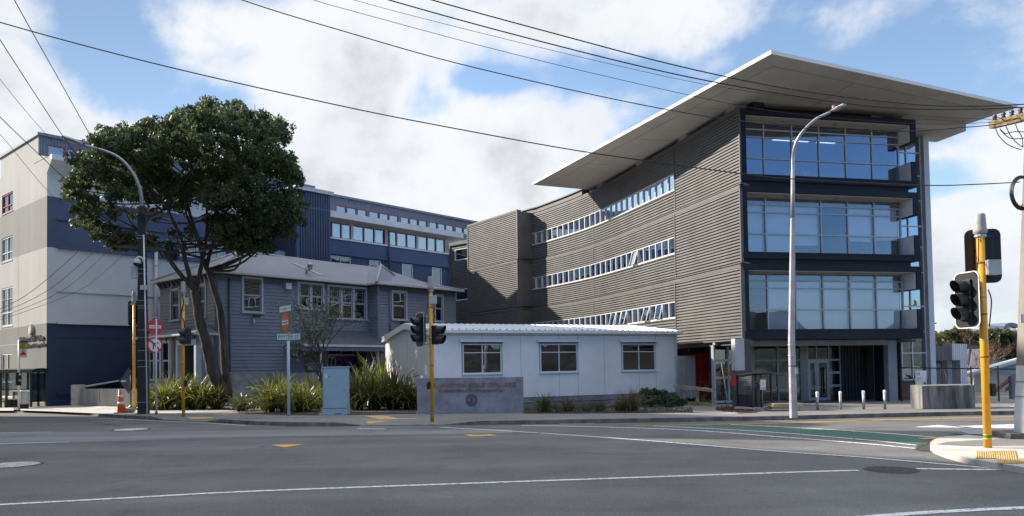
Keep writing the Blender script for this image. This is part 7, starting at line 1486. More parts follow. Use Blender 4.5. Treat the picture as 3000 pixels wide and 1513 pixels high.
prof = [q for q in prof if q[0] < L1]+[(L1, 0)]; mb.grid([[FK1.pt(a, n, zfb) for a, n in prof], [FK1.pt(a, n, zr0+(zr1-zr0)*a/L1) for a, n in prof]]); mb.build('fascia_cladding', CLG, t)
dh = FK1.rect(2732, 1060, 2762, 1132, -.5); dh = (dh[0], dh[1], -.1, dh[3])
mb = MB(); wall(mb, FK1, -.3, L1-.01, -.2, zfb, [dh], .1, n=-.5, cor=(.4, .03)); mb.build('entry_wall', CLG, t); window(t, FK1, dh[0], dh[1], dh[2], dh[3], -.56, M('door_frame_dark', (.06, .06, .065), .5), GLASSD, .09, 1, 2, split=(.82,), name='door')
mb = MB(); FK1.box(mb, -.2, L1, -.5, 0, zfb-.02, zfb); mb.build('soffit', CLG, t)
mb = MB(); a_in = FK1.uv(2805, 1080)[0]; wall(mb, FK2, 0, L2_, zfb, zr1, cor=(.33, .03)); wall(mb, FK2, L2_*.3, L2_, -.2, zfb, cor=(.33, .03)); FK2.box(mb, L2_*.28, L2_*.3, -.4, .0, -.2, zfb); mb.build('side_cladding', CLD, t)
mb = MB(); mb.poly([FK1.pt(0, 0, zr0), FK1.pt(L1, 0, zr1), FK2.pt(L2_, 0, zr1), FK1.pt(.5, -4, zr0)]); mb.build('roof', CLG, t)
# information board behind the planter
h0 = P(2682, 1108, 32.2); h1 = P(2715, 1108, 32.2); hz0, hz1 = P(2698, 1130, 32.2).z, P(2698, 1087, 32.2).z
t = thing('info_board', 'white round-cornered notice board with a red letter H behind the planter wall', 'sign', (h0.x, h0.y, 0)); mb = MB(); mb.box(h0.x, h1.x, 32.2, 32.23, hz0, hz1); mb.build('panel', SW, t, .012)
text('H', .2, .002, 'lettering', M('logo_red', (.5, .06, .03), .5), t, (h0.x+.12, 32.19, hz1-.2), (1, 0, 0), (0, 0, 1))
for k, w_ in enumerate((.24, .24, .16)): mb = MB(); mb.box(h0.x+.05, h0.x+.05+w_, 32.194, 32.2, hz1-.3-k*.045, hz1-.285-k*.045); mb.build('text_line', M('line_grey', (.3, .3, .3), .6), t)
mb = MB(); mb.poly([(h1.x-.19, 32.195, hz0+.03), (h1.x-.03, 32.195, hz0+.03), (h1.x-.05, 32.195, hz0+.14), (h1.x-.1, 32.195, hz0+.16)]); mb.build('picture', M('picture_orange', (.35, .13, .03), .7, var=.5, vs=20), t)
for x in (h0.x+.1, h1.x-.1): mb = MB(); mb.box(x-.02, x+.02, 32.235, 32.27, -.1, hz1-.05); mb.build('leg', DARKF, t)
mb = MB(); mb.box(P(2640, 1080, 33.5).x, P(2700, 1080, 33.5).x, 33.5, 33.53, -.1, P(2660, 1085, 33.5).z) if False else None
# chain-link fence
f0 = P(2636, 1078, 33.4); f1 = P(3060, 1083, 30.0); FN = Frame((f0.x, f0.y), (f1.x-f0.x, f1.y-f0.y)); LN = (f1-f0).length
t = thing('chain_link_fence', 'chain-link fence on brown posts running behind the planter wall', 'fence', (f0.x, f0.y, 0)); zt_ = f0.z
mb = MB(); mb.tube([FN.pt(0, 0, zt_), FN.pt(LN, 0, f1.z)], .022, 8); mb.build('top_rail', DARKF, t); zb_ = -.05
for u in (2640, 2845, 2924, 2990): a = FN.uv(u, 1100)[0]; mb = MB(); mb.tube([FN.pt(a, 0, -.2), FN.pt(a, 0, zt_+.02)], .03, 8); mb.build('post', M('rust_post', (.10, .045, .035), .7, var=.3), t)
mb = MB(); st_ = .13; hN = zt_-zb_; a = -hN
while a < LN:
    for s in (1, -1):
        p_ = []
        for q in (0, 1): aa = a+(hN if (q if s == 1 else 1-q) else 0); p_.append((aa, zb_+hN*q))
        (x0, z0_), (x1, z1_) = p_
        lo_, hi_ = max(0, min(x0, x1)), min(LN, max(x0, x1))
        if hi_ <= lo_: continue
        zf_ = lambda x: z0_+(z1_-z0_)*(x-x0)/(x1-x0)
        w_ = .0035; A0, A1 = (lo_, zf_(lo_)), (hi_, zf_(hi_)); mb.poly([FN.pt(A0[0], .003*s, A0[1]-w_), FN.pt(A1[0], .003*s, A1[1]-w_), FN.pt(A1[0], .003*s, A1[1]+w_), FN.pt(A0[0], .003*s, A0[1]+w_)])
    a += st_
mb.build('wire_mesh', GALV, t)
# shed behind
s0 = P(2838, 1140, 46); s1 = P(3100, 1140, 43.8); FSh = Frame((s0.x, s0.y), (s1.x-s0.x, s1.y-s0.y)); LSh = (s1-s0).length; ze_, zr_ = FSh.uv(2842, 1094)[1], FSh.uv(2976, 1056)[1]; a_r = FSh.uv(2976, 1056)[0]
t = thing('shed', 'long cream shed with pale blue corrugated gable beyond the fence', 'shed', (s0.x, s0.y, 0))
mb = MB(); aw_ = FSh.uv(2858, 1110)[0]; zw_ = FSh.uv(2900, 1096)[1]; wall(mb, FSh, aw_, LSh, -.4, zw_); FSh.box(mb, aw_-.02, aw_, -8, 0, -.4, zw_); mb.build('wall', M('shed_cream', (.62, .58, .50), .7, var=.08), t)
mb = MB(); prof = []; n_ = 60; mb.grid([[FSh.pt(aw_-.6+(LSh-aw_+.6)*i/n_, .05+.03*(i % 2), zw_-.01) for i in range(n_+1)], [FSh.pt(aw_-.6+(LSh-aw_+.6)*i/n_, .05+.03*(i % 2), ze_+(zr_-ze_)*(aw_-.6+(LSh-aw_+.6)*i/n_)/a_r) for i in range(n_+1)]]); mb.build('gable_cladding', M('shed_blue', (.48, .56, .57), .5, var=.08), t)
mb = MB(); k_ = (zr_-ze_)/a_r; mb.poly([FSh.pt(-.3, .4, ze_-k_*.3), FSh.pt(LSh, .4, ze_+k_*LSh), FSh.pt(LSh, -9, ze_+k_*LSh), FSh.pt(-.3, -9, ze_-k_*.3)]); mb.poly([FSh.pt(-.3, .4, ze_-k_*.3-.18), FSh.pt(LSh, .4, ze_+k_*LSh-.18), FSh.pt(LSh, .4, ze_+k_*LSh), FSh.pt(-.3, .4, ze_-k_*.3)]); mb.build('roof', M('shed_trim', (.60, .66, .66), .5), t)
# site clutter beyond the fence
GR = M('site_gravel', (.33, .30, .26), .95, var=.35, vs=6, bump=.6, bs=20); mb = MB(); patch(mb, [(2858, 1197), (3300, 1192), (3300, 1160), (2720, 1160), (2720, 1190)], .012); structure(mb, 'site_gravel', GR)
q = P(2925, 1186, 29.4); mb = MB(); mb.hexa([(q.x-.27, 29.3, q.z-.06), (q.x+.27, 29.3, q.z-.06), (q.x+.27, 29.55, q.z-.06), (q.x-.27, 29.55, q.z-.06), (q.x-.24, 29.33, q.z+.06), (q.x+.24, 29.33, q.z+.06), (q.x+.24, 29.5, q.z+.06), (q.x-.24, 29.5, q.z+.06)]); tag(mb.build('barrier_foot', M('barrier_orange', (.55, .08, .03), .6, var=.15), None, .02), 'orange plastic barrier foot on the ground beyond the planter', 'barrier')
RUSTW = M('rust_brown', (.14, .05, .035), .8, var=.3)
t = thing('timber_prop', 'brown raking timber props leaning on a grey post beyond the fence', 'prop', tuple(P(2940, 1150, 33.5)))
beam(t, 'rake', P(2910, 1150, 33.2), P(2974, 1100, 34), .12, .14, RUSTW); beam(t, 'short_rake', P(2949, 1141, 33.5), P(2962, 1132, 33.9), .1, .12, RUSTW); q = P(2966, 1135, 33.7); mb = MB(); mb.box(q.x-.1, q.x+.16, 33.6, 33.8, -.3, P(2966, 1102, 33.7).z); mb.build('post', M('grey_post', (.16, .15, .16), .7), t)
q = P(2762, 1082, 33.0); t = thing('broom', 'broom leaning head-up against the fence before the kiosk door', 'broom', tuple(q)); mb = MB(); mb.tube([P(2766, 1086, 33), P(2779, 1130, 32.6)], .018, 6); mb.build('handle', M('broom_handle', (.4, .27, .15), .7), t); mb = MB(); mb.box(q.x-.15, q.x+.15, 32.97, 33.05, q.z-.05, q.z+.06); mb.build('head', M('broom_head', (.28, .10, .06), .9, var=.3, vs=30), t)
# scaffold mast on the corner of the stairwell
mx_ = P(2716, 800, 39.5); t = thing('scaffold_mast', 'thin steel scaffold mast with short ties rising up the white fin', 'scaffold', (mx_.x, mx_.y, 0))
top_ = P(2714.5, 548, 39.5); bot_ = P(2724, 1020, 39.5); mb = MB(); mb.tube([top_, bot_], .035, 8); mb.build('standard', RUSTW, t)
for k in range(40): q = top_.lerp(bot_, (k+.5)/40); mb = MB(); mb.box(q.x-.07, q.x+.07, q.y-.03, q.y+.03, q.z-.02, q.z+.02); mb.build('coupler', RUSTW, t)
for v in (560, 650, 740, 830, 910): q = P(2715+(v-548)*.02, v, 39.5); beam(t, 'tie', q, q+Vector((-.5, .1, .25)), .04, .05, DARKF); beam(t, 'tie', q, q+Vector((-.5, .1, -.22)), .04, .05, DARKF)
for v in (948, 972): q = P(2723, v, 39.5); beam(t, 'ledger', q+Vector((-.5, 0, 0)), q+Vector((.35, 0, 0)), .05, .06, DARKF)
beam(t, 'brace', top_+Vector((0, 0, -.1)), P(2725, 597, 39.5), .05, .05, DARKF); q = bot_; mb = MB(); mb.tube([q, q+Vector((0, 0, -1.2))], .035, 8); mb.build('standard', M('scaffold_red', (.4, .08, .07), .5), t)
# apartment block far behind
a0 = P(2890, 970, 150); a1 = P(3040, 970, 165); FA = Frame((a0.x, a0.y), (a1.x-a0.x, a1.y-a0.y)); LA = (a1-a0).length
t = thing('apartment_block', 'distant grey apartment block with an arched glass penthouse above the trees', 'apartment building', (a0.x, a0.y, 0)); APT = M('apartment_grey', (.16, .17, .21), .7, var=.1)
zA = FA.uv(2930, 965)[1]; zE = FA.uv(2900, 966)[1]
mb = MB(); FA.box(mb, 0, LA, -4, 0, 0, zA); mb.build('wall', APT, t); mb = MB(); FA.box(mb, 0, LA*.4, -3, .4, zA, zA+.6); mb.build('roof_edge', M('apt_white', (.5, .52, .55), .6), t)
c = FA.uv(2958, 962); aw_ = FA.uv(2980, 962)[0]-FA.uv(2939, 962)[0]; rz2 = FA.uv(2958, 952)[1]-zA
mb = MB(); arcp = [(c[0]+aw_*.55*math.cos(math.pi*k/12), zA+.4+rz2*math.sin(math.pi*k/12)) for k in range(13)]; mb.grid([[FA.pt(a, .5, z_) for a, z_ in arcp], [FA.pt(a, -9, z_) for a, z_ in arcp], ]); mb.grid([[FA.pt(a, .5, z_) for a, z_ in arcp], [FA.pt(a, .5, z_-.8) for a, z_ in arcp]]); mb.build('arched_roof', APT, t)
mb = MB(); mb.poly([FA.pt(a, .1, z_-.7) for a, z_ in arcp]); mb.build('penthouse_glass', GLASSD, t)
for k in range(6): mb = MB(); a = LA*(.1+.14*k); FA.box(mb, a, a+LA*.07, .02, .3, zA-6, zA-1.5); mb.build('balcony_window', GLASSC, t)
# unseen office block on the left, added to throw its shadow over the road
FO = Frame((-22, 18.5), (-.7, .714)); t = thing('unseen_office_block', 'unseen tall plain office block on the left, added to shade the road', 'office building', (-22, 18.5, 0)); HO = 21.1; LO = 32.3
wins_ = [(2+k*6, 6.5+k*6, z_, z_+1.9) for k in range(5) for z_ in (1.5, 5, 8.5, 12, 15.5, 18.8)]
mb = MB(); wall(mb, FO, 0, LO, -.3, HO, wins_, .2); FO.box(mb, 0, .02, -16, 0, -.3, HO); FO.box(mb, LO-.02, LO, -16, 0, -.3, HO); FO.box(mb, 0, LO, -16.02, -16, -.3, HO); FO.box(mb, -.3, LO+.3, -16.3, .3, HO, HO+.4); mb.build('wall', M('office_cream', (.42, .38, .31), .8, var=.1), t)
for w_ in wins_: mb = MB(); FO.box(mb, w_[0], w_[1], -.2, -.15, w_[2], w_[3]); mb.build('window', M('office_glass', (.02, .025, .03), .05, spec=.8), t)
to_ = Frame((-27.6, 30.2), (.7, -.714)); t = thing('unseen_shadow_tower', 'unseen slim tower beside the office block, added to cast shadow on the road', 'tower', (-27.6, 30.2, 0)); mb = MB(); to_.box(mb, 0, 2.3, -2.3, 0, -.3, 22.8); to_.box(mb, -7.5, -.01, -4.5, 0, -.3, 19.6); mb.build('shaft', M('office_cream', (.42, .38, .31)), t, .03); mb = MB(); to_.box(mb, -.2, 2.5, -2.5, .2, 22.8, 23.2); mb.build('cap', M('office_cream', (.42, .38, .31)), t)  # unseen tower and lower wing, made up to shade road and footpath
# ------------------------------------------------------------------ overhead cables
CBL = M('cable_black', (.012, .012, .013), .5)
def cable(pix, Y0, Y1, r_, label):
    n = len(pix); pts = catmull([P(u, v, Y0+(Y1-Y0)*(u-pix[0][0])/(pix[-1][0]-pix[0][0])) for u, v in pix], 8); mb = MB(); mb.tube(pts, r_, 6); tag(mb.build('overhead_cable', CBL), label, 'cable', 'overhead cables')
cable([(-420, -64), (0, 66), (466, 190), (1000, 311), (1365, 383), (1730, 448), (2183, 511), (2326, 525), (2691, 543), (2850, 541), (2988, 534)], 13.5, 15.7, .011, 'lowest long cable, crossing the whole width and meeting the coil on the right pole')
cable([(300, -150), (708, 0), (1000, 90), (1388, 198), (1955, 322), (2361, 376.5), (2629, 386), (2842, 372.5), (2912, 366)], 13.5, 16, .0095, 'thick cable second from the bottom over the centre, ending at the yellow crossarm')
cable([(560, -110), (918, 0), (1000, 24), (1505, 159), (2000, 275), (2295, 330), (2683, 363), (2932, 358)], 14, 16, .0055, 'thin cable third from the bottom over the centre of the sky')
cable([(700, -105), (1035, 0), (1505, 121), (2000, 235), (2272, 279.5), (2582, 330), (2925, 352)], 14, 16, .0045, 'thinnest faint cable between two thick ones over the flying roof')
cable([(850, -92), (1138, 0), (1563, 116.5), (2000, 222.5), (2388, 291), (2637, 318), (2854, 320.5), (3060, 312)], 14, 15.4, .0115, 'thick cable second from the top, crossing the flying roof')
cable([(1000, -82), (1264, 0), (1640, 103), (2000, 197), (2330, 264), (2660, 305), (2850, 312), (3060, 303)], 14, 15.4, .0115, 'uppermost thick cable, crossing the flying roof near its front corner')
cable([(-20, -125), (42, 0), (155, 202), (285, 433), (345, 530), (398, 620)], 17, Yp, .013, 'steepest cable on the left, dropping to the dark pole through the tree top')
cable([(-80, -10), (0, 117), (182, 396), (246, 477), (320, 560), (378, 612)], 17, Yp-.3, .013, 'second steepest cable on the left, over the white eave')
cable([(-80, 133), (0, 233), (96, 350), (215, 481), (300, 560), (372, 616)], 17, Yp-.3, .007, 'thin cable on the left between two thicker steep ones')
cable([(-90, 245), (0, 343), (110, 449), (200, 531), (270, 575), (338, 606)], 17, Yp-.5, .012, 'thick cable across the top of the grey gable wall')
cable([(-70, 335), (0, 394), (138, 558), (231, 642), (300, 690)], 19, Yp, .007, 'thin cable down the gable corner into the tree')
cable([(-200, 985), (0, 906), (98, 850), (220, 745), (338, 616)], 20, Yp-.5, .009, 'service line from the arm tip fanning left, uppermost of the lower fan')
cable([(-200, 985), (0, 918), (142, 850), (260, 752), (386, 634)], 20, Yp-.1, .008, 'second service line of the lower fan on the left')
cable([(-200, 988), (0, 930), (185, 850), (300, 752), (402, 658)], 20, Yp, .007, 'third service line of the lower fan on the left')
cable([(-200, 990), (0, 938), (235, 850), (330, 775), (384, 728)], 20, Yp, .007, 'lowest service line of the fan, from the lower crossarm to the left edge')
# ------------------------------------------------------------------ vegetation
def leaf_mesh(name, cen, nor, length, width, mat, parent=None, fold=.0):
    """many single leaves: pointed quads at cen, lying roughly across nor"""
    n = len(cen); up = RNG.normal(size=(n, 3)); nor = nor/np.linalg.norm(nor, axis=1, keepdims=True)
    a = up-(up*nor).sum(1, keepdims=True)*nor; a /= np.linalg.norm(a, axis=1, keepdims=True); b = np.cross(nor, a)
    L_ = (length*(.7+.6*RNG.random(n)))[:, None]; w = (width*(.7+.6*RNG.random(n)))[:, None]
    v = np.empty((n, 4, 3)); v[:, 0] = cen-a*L_*.5; v[:, 1] = cen+b*w*.5; v[:, 2] = cen+a*L_*.5; v[:, 3] = cen-b*w*.5
    off = np.zeros(3)
    if parent is not None: off = np.array(parent.location)
    v = (v-off).reshape(-1, 3).astype(np.float32)
    me = bpy.data.meshes.new(name); me.vertices.add(n*4); me.vertices.foreach_set('co', v.ravel()); me.loops.add(n*4); me.loops.foreach_set('vertex_index', np.arange(n*4, dtype=np.int32)); me.polygons.add(n); me.polygons.foreach_set('loop_start', np.arange(0, n*4, 4, dtype=np.int32)); me.update(calc_edges=True); me.materials.append(mat)
    o = bpy.data.objects.new(name, me); COL.objects.link(o)
    if parent is not None: o.parent = parent
    return o
def sph(n):
    d = RNG.normal(size=(n, 3)); return d/np.linalg.norm(d, axis=1, keepdims=True)
def puff_cloud(lobes, puff_r, per_lobe, leaves, squash=.85):
    """leaf centres and facing: leaves on small rosettes spread over the surface of each lobe"""
    C_, N_ = [], []
    for c, r_ in lobes:
        k = max(3, int(per_lobe*(r_/puff_r)**2)); d = sph(k); d[:, 2] = np.abs(d[:, 2])*.75+d[:, 2]*.25
        pc = np.array(c)+d*np.array((r_, r_, r_*squash))*(.72+.33*RNG.random((k, 1)))
        for q, dd in zip(pc, d):
            m_ = int(leaves*(.7+.6*RNG.random())); e = sph(m_); rr = puff_r*(.75+.5*RNG.random())
            e = e+dd*.45; e /= np.linalg.norm(e, axis=1, keepdims=True)
            C_.append(q+e*rr*(.45+.55*RNG.random((m_, 1)))); N_.append(e+RNG.normal(size=(m_, 3))*.75)
    return np.vstack(C_), np.vstack(N_)
BARK = M('bark', (.075, .058, .048), .95, var=.45, vs=5, streak=True, bump=.9, bs=18)
POH = leafM('pohutukawa_leaf', [(.020, .040, .017), (.036, .064, .024), (.060, .092, .032), (.085, .112, .042), (.042, .062, .035)], .38, .5, .35)
# ---- big dark tree by the villa
YT = 37.5
base = GP(640, 1172); base = P(640, 1160, YT+.8); base.z = gz(0, YT)+.1
tr = thing('pohutukawa_tree', 'large dark green broadleaf tree with twin trunks in front of the villa', 'tree', tuple(base))
X8 = lambda x, y, dy: P(180+x/2.451, 270+y/2.451, YT+dy)
S8_ = YT/FPX/2.451
LOB = [(1150, 230, 165), (1060, 150, 80), (1240, 170, 85), (900, 260, 130), (860, 190, 70), (700, 330, 140), (490, 320, 75), (590, 300, 70), (1040, 420, 190), (1330, 330, 170), (1490, 330, 115), (1540, 260, 70), (1420, 220, 70), (1560, 590, 145), (1640, 640, 85), (1380, 560, 210), (1590, 800, 130), (1660, 940, 70), (1500, 960, 165), (1330, 1040, 120), (1430, 1120, 75), (1250, 830, 220), (1240, 1000, 120), (330, 410, 95), (420, 500, 150), (180, 520, 95), (260, 650, 165), (130, 700, 90), (110, 760, 75), (240, 880, 125), (180, 960, 75), (310, 1050, 95), (420, 1080, 80), (400, 1110, 60), (560, 440, 170), (790, 500, 200), (1120, 640, 170), (640, 620, 120), (450, 760, 120), (1130, 950, 90), (1600, 480, 70), (560, 900, 60), (360, 340, 60), (280, 360, 50), (700, 1140, 70), (760, 1190, 50), (860, 1020, 80), (1280, 1090, 100), (1190, 1060, 75), (1420, 1130, 85), (1560, 1040, 110), (1650, 880, 80), (1100, 980, 80), (1330, 1130, 75), (640, 1080, 60), (820, 1130, 55), (700, 640, 120), (780, 760, 110), (600, 760, 110), (850, 860, 85), (680, 900, 70), (560, 620, 110), (1330, 690, 120), (930, 720, 100)]
lobes = []; ends = []
ccx, ccy = 900, 620
for x, y, r_ in LOB:
    fx, fy = (x-ccx)/820, (y-ccy)/560; dmax = 4.3*math.sqrt(max(.02, 1-min(.98, fx*fx*.9+fy*fy*.8)))
    low = (480 < x < 1180 and y > 560)
    for dy in ([dmax*.8, dmax*.35, -dmax*.25] if low and y < 800 else [dmax*.8, dmax*.2] if low and y < 1000 else [dmax*.2] if low else [-dmax*.85, -dmax*.1, dmax*.8]):
        p_ = X8(x+random.uniform(-25, 25)*(abs(dy) > 1), y+random.uniform(-20, 20)*(abs(dy) > 1), dy); rr = r_*S8_*(1 if dy < .5 else 1.05); lobes.append((tuple(p_), rr)); ends.append(p_)
C_, N_ = puff_cloud(lobes, .33, 1.75, 58)
cr = leaf_mesh('crown', C_, N_, .20, .095, POH, tr)
# trunks and limbs
X3b = lambda x, y, dy: P(400+x/2.32, 700+y/2.32, YT+dy)
TRK = [([(590, 1075, .6), (560, 990, .5), (520, 900, .4), (490, 780, .3), (470, 690, .2), (430, 560, .1), (410, 440, 0), (395, 350, 0)], .52, .27),
       ([(395, 350, 0), (330, 280, -.4), (250, 180, -.9), (190, 90, -1.4), (110, 20, -2.0), (20, -60, -2.5)], .24, .10), ([(395, 350, 0), (360, 250, -.3), (325, 120, -.6), (310, 20, -.8), (250, -120, -1.2), (180, -260, -1.6)], .24, .09),
       ([(400, 360, .1), (430, 230, .3), (455, 120, .5), (470, 20, .7), (480, -130, 1.0), (470, -330, 1.3)], .22, .09), ([(635, 1075, .7), (610, 960, .8), (598, 800, .9), (585, 640, 1.0), (565, 470, 1.0), (530, 350, .9), (490, 230, .8), (455, 150, .7), (430, 40, .4), (380, -110, .1), (340, -250, -.2)], .36, .10),
       ([(470, 200, .7), (510, 60, .9), (560, -80, 1.1), (640, -230, 1.3), (720, -330, 1.4)], .2, .07), ([(470, 60, .6), (380, -60, .2), (330, -200, -.6)], .14, .06)]
nodes_ = []
for k, (pl, r0, r1) in enumerate(TRK):
    pts = catmull([X3b(*q) for q in pl], 5); n_ = len(pts)
    rad = [max(.05, (r0+(r1-r0)*(i/(n_-1))**.8)*(.7 if k in (0, 4) else .58)*(1+.07*math.sin(i*1.9+k)+.05*math.sin(i*.8))) for i in range(n_)]
    if k in (0, 4): rad[0] *= 1.5; rad[1] *= 1.3; rad[2] *= 1.15
    mb = MB(); mb.tube(pts, rad, 12); mb.build('trunk' if k in (0, 4) else 'limb', BARK, tr); nodes_ += [(p_, r_) for p_, r_ in zip(pts[n_//2:], rad[n_//2:])] if k else []
random.seed(5)
for e in ends[::2]:
    nd, r_ = min(nodes_, key=lambda q: (q[0]-e).length+abs((q[0].z > e.z-.3))*2.0)
    mid = nd.lerp(e, .5)+Vector((random.uniform(-.4, .4), random.uniform(-.4, .4), -.25+random.uniform(-.2, .3))); pts = catmull([nd, mid, e], 4); mb = MB(); mb.tube(pts, [min(r_*.6, .075)*(1-.8*i/(len(pts)-1))+.012 for i in range(len(pts))], 6); mb.build('branch', BARK, tr)
    if random.random() < .15: e2 = e+Vector((random.uniform(-1, 1), random.uniform(-1, 1), random.uniform(.1, .9))); mb = MB(); mb.tube(catmull([mid, mid.lerp(e2, .5)+Vector((0, 0, .15)), e2], 3), [.035, .03, .026, .022, .018, .014, .01], 5); mb.build('branch', BARK, tr)
# ---- flax
FLX = [leafM('flax_leaf', [(.05, .085, .018), (.10, .14, .025), (.17, .19, .03), (.25, .24, .04), (.07, .10, .03), (.13, .12, .04)], .45, .35, .5), leafM('flax_leaf_dark', [(.03, .055, .016), (.06, .09, .02), (.11, .13, .025), (.15, .12, .035), (.05, .08, .025)], .4, .35, .5)]
def blades(mb, c, n, L_, w, spread, stiff=.5, base=.18):
    """strap leaves: inner ones stand up, outer ones arch over and droop to the ground"""
    for i_ in range(n):
        q = (i_+.5)/n; az_ = random.uniform(0, 2*math.pi); th = (.05+.75*q)*spread+random.uniform(-.1, .1); bend = (.35+1.75*q*random.uniform(.7, 1.2))*spread; ln = L_*random.uniform(.62, 1.08); d = Vector((math.cos(az_), math.sin(az_), 0)); s = Vector((-d.y, d.x, 0))*w*random.uniform(.65, 1.2)
        p_ = Vector(c)+d*random.random()*base*(.4+q)+Vector((random.uniform(-.08, .08), random.uniform(-.08, .08), 0)); rows = []; K = 7; tw = random.uniform(-.9, .9); kink = random.random() < .12
        for k in range(K+1):
            f = k/K; ww = s*((.75+.4*f) if f < .55 else max(.05, .97*((1-f)/.45)**.7)); ww = ww*math.cos(tw*f)+Vector((0, 0, s.length*math.sin(tw*f)*.6))
            rows.append([p_-ww*.5, p_+ww*.5]); th += bend/K*(.25+1.5*f)+(.9 if kink and k == 4 else 0); p_ = p_+(d*math.sin(th)+Vector((0, 0, math.cos(th))))*ln/K
            p_.z = max(p_.z, c[2]+.02)
        mb.grid(rows)
def flax(u, v, H_px, n, mat, label, name='flax_bush', group='flax bushes along the footpath', spread=.95, w=.055, dY=0., cat='flax bush'):
    Yq = GP(u, v).y; Yq = (min(Yq, 37.6) if u < 680 else Yq)+dY*(.8 if u < 680 else 1); p_ = P(u, v, Yq); p_.z = gz(0, p_.y)+KH; H = H_px*p_.y/FPX
    mb = MB(); blades(mb, p_, n, H*1.32, w, spread)
    return tag(mb.build(name, mat), label, cat, group)
random.seed(21); A, B = FLX
fl_ = [(478, 1193, 78, A, 'yellow-green flax bush just right of the thin white sign post', 0), (533, 1192, 82, A, 'flax bush rising directly behind the yellow pole with the sideways head', .4), (590, 1192, 84, A, 'flax bush right of the yellow pole, left of the tree foot', .3), (636, 1194, 68, B, 'darker flax bush lapping against the foot of the tree', .2), (505, 1186, 86, A, 'flax bush at the back between the white sign post and the yellow pole', 1.1), (566, 1186, 90, B, 'taller flax bush at the back under the villa door', 1.2), (450, 1190, 62, A, 'leftmost flax bush beside the dark power pole', .3),
       (708, 1206, 46, B, 'small low flax bush in front of the left end of the grey garden wall', 0), (790, 1209, 82, A, 'bright flax bush left of the street name post', 0), (838, 1209, 80, A, 'bright flax bush directly behind the foot of the street name post', .5), (890, 1210, 78, A, 'golden flax bush between the street name post and the blue cabinet', .2), (922, 1205, 98, B, 'upright darker flax bush touching the left side of the blue cabinet', .9), (815, 1202, 88, A, 'flax bush at the back against the garden wall behind the name post', 1.0),
       (1045, 1206, 110, B, 'dark flax bush touching the right side of the blue cabinet', .6), (1095, 1205, 104, B, 'large flax bush below the purple doors', .4), (1150, 1203, 110, B, 'largest arching flax bush left of the lettered wall', .4), (1195, 1203, 84, B, 'flax bush leaning over the left end of the lettered wall', .2), (1120, 1198, 130, A, 'tall flax bush at the back before the portable gable', 1.1), (1065, 1199, 112, A, 'flax bush at the back below the porch post', 1.2)]
for u, v, h, mt_, lab, dY in fl_: flax(u, v, h*1.0, 210 if h > 60 else 120, mt_, lab, dY=dY, w=.066)
# ---- tufts, shrubs and grass by the portable
TF = leafM('tuft_leaf', [(.03, .055, .022), (.05, .085, .03), (.08, .11, .04), (.04, .06, .03)], .3, .5); TB = leafM('tuft_brown', [(.10, .085, .04), (.14, .11, .06), (.07, .075, .03), (.18, .14, .08)], .3, .6)
for u, v, h, n_, mt_, sp, lab in ((1596, 1208, 50, 320, TF, 1.15, 'largest dark green grass tuft beside the lettered wall'), (1665, 1207, 40, 220, TB, .9, 'brownish tuft second from the lettered wall'), (1720, 1206, 34, 90, TB, .9, 'sparse bleached tuft under the middle window'), (1757, 1205, 32, 150, TF, 1.1, 'small dark tuft right of the middle window'), (1815, 1205, 36, 150, TB, .9, 'low brown tuft left of the shrubs'), (1850, 1206, 56, 300, TB, .85, 'tall olive tuft leaning on the round shrubs')): flax(u, v, h, n_, mt_, lab, 'grass_tuft', 'grass tufts by the portable', sp, .022, cat='grass tuft')
HEB = leafM('hebe_leaf', [(.012, .035, .014), (.022, .055, .02), (.035, .075, .03)], .2, .45)
def shrub(name, label, lob, puff, per, leaves, ll, lw, mat, trunk=True, cat='shrub', group=None, stems=4, mesh_r=.02):
    c = sum((Vector(q[0]) for q in lob), Vector())/len(lob); zb_ = gz(0, c.y)+KH; t = thing(name, label, cat, (c.x, c.y, zb_), group); C_, N_ = puff_cloud(lob, puff, per, leaves); leaf_mesh('crown' if cat == 'tree' else 'foliage', C_, N_, ll, lw, mat, t)
    for k in range(stems): q = Vector(random.choice(lob)[0]); b_ = Vector((c.x+random.uniform(-.15, .15), c.y+random.uniform(-.1, .1), zb_-.05)); mb = MB(); mb.tube(catmull([b_, b_.lerp(q, .5)+Vector((random.uniform(-.1, .1), 0, .05)), q], 3), [mesh_r*(1.4-.9*i/6) for i in range(7)], 5); mb.build('stem', BARK, t)
    return t
SP = lambda u, v, Y, r_: (tuple(P(u, v-2, Y)), r_*1.22*Y/FPX)
shrub('round_shrub', 'wide dark rounded shrub against the right half of the portable', [SP(1880, 1172, 31.2, 24), SP(1905, 1166, 31.6, 26), SP(1935, 1172, 31.2, 24), SP(1870, 1185, 31, 20), SP(1915, 1186, 30.8, 24), SP(1950, 1180, 31.3, 20)], .12, 2.6, 46, .075, .034, HEB, group='clipped shrubs by the portable'); shrub('round_shrub', 'small dark rounded shrub at the right corner of the portable', [SP(1968, 1180, 30.8, 20), SP(1985, 1184, 30.6, 20), SP(1974, 1192, 30.5, 18), SP(1958, 1188, 30.7, 14)], .11, 2.6, 46, .075, .034, HEB, group='clipped shrubs by the portable')
# thin grass under them
GRS = leafM('grass_blade', [(.04, .06, .02), (.07, .085, .03), (.09, .09, .04)], .3, .6); mb = MB(); random.seed(3)
for _ in range(2600):
    u = random.uniform(1538, 2030); v = random.uniform(1196, 1211); q = GP(u, v); a_ = random.uniform(0, 6.28); s = Vector((math.cos(a_), math.sin(a_), 0))*.012; h = random.uniform(.03, .10); mb.poly([q-s, q+s, q+Vector((random.uniform(-.05, .05), random.uniform(-.03, .03), h))])
tag(mb.build('grass', GRS), kind='stuff')
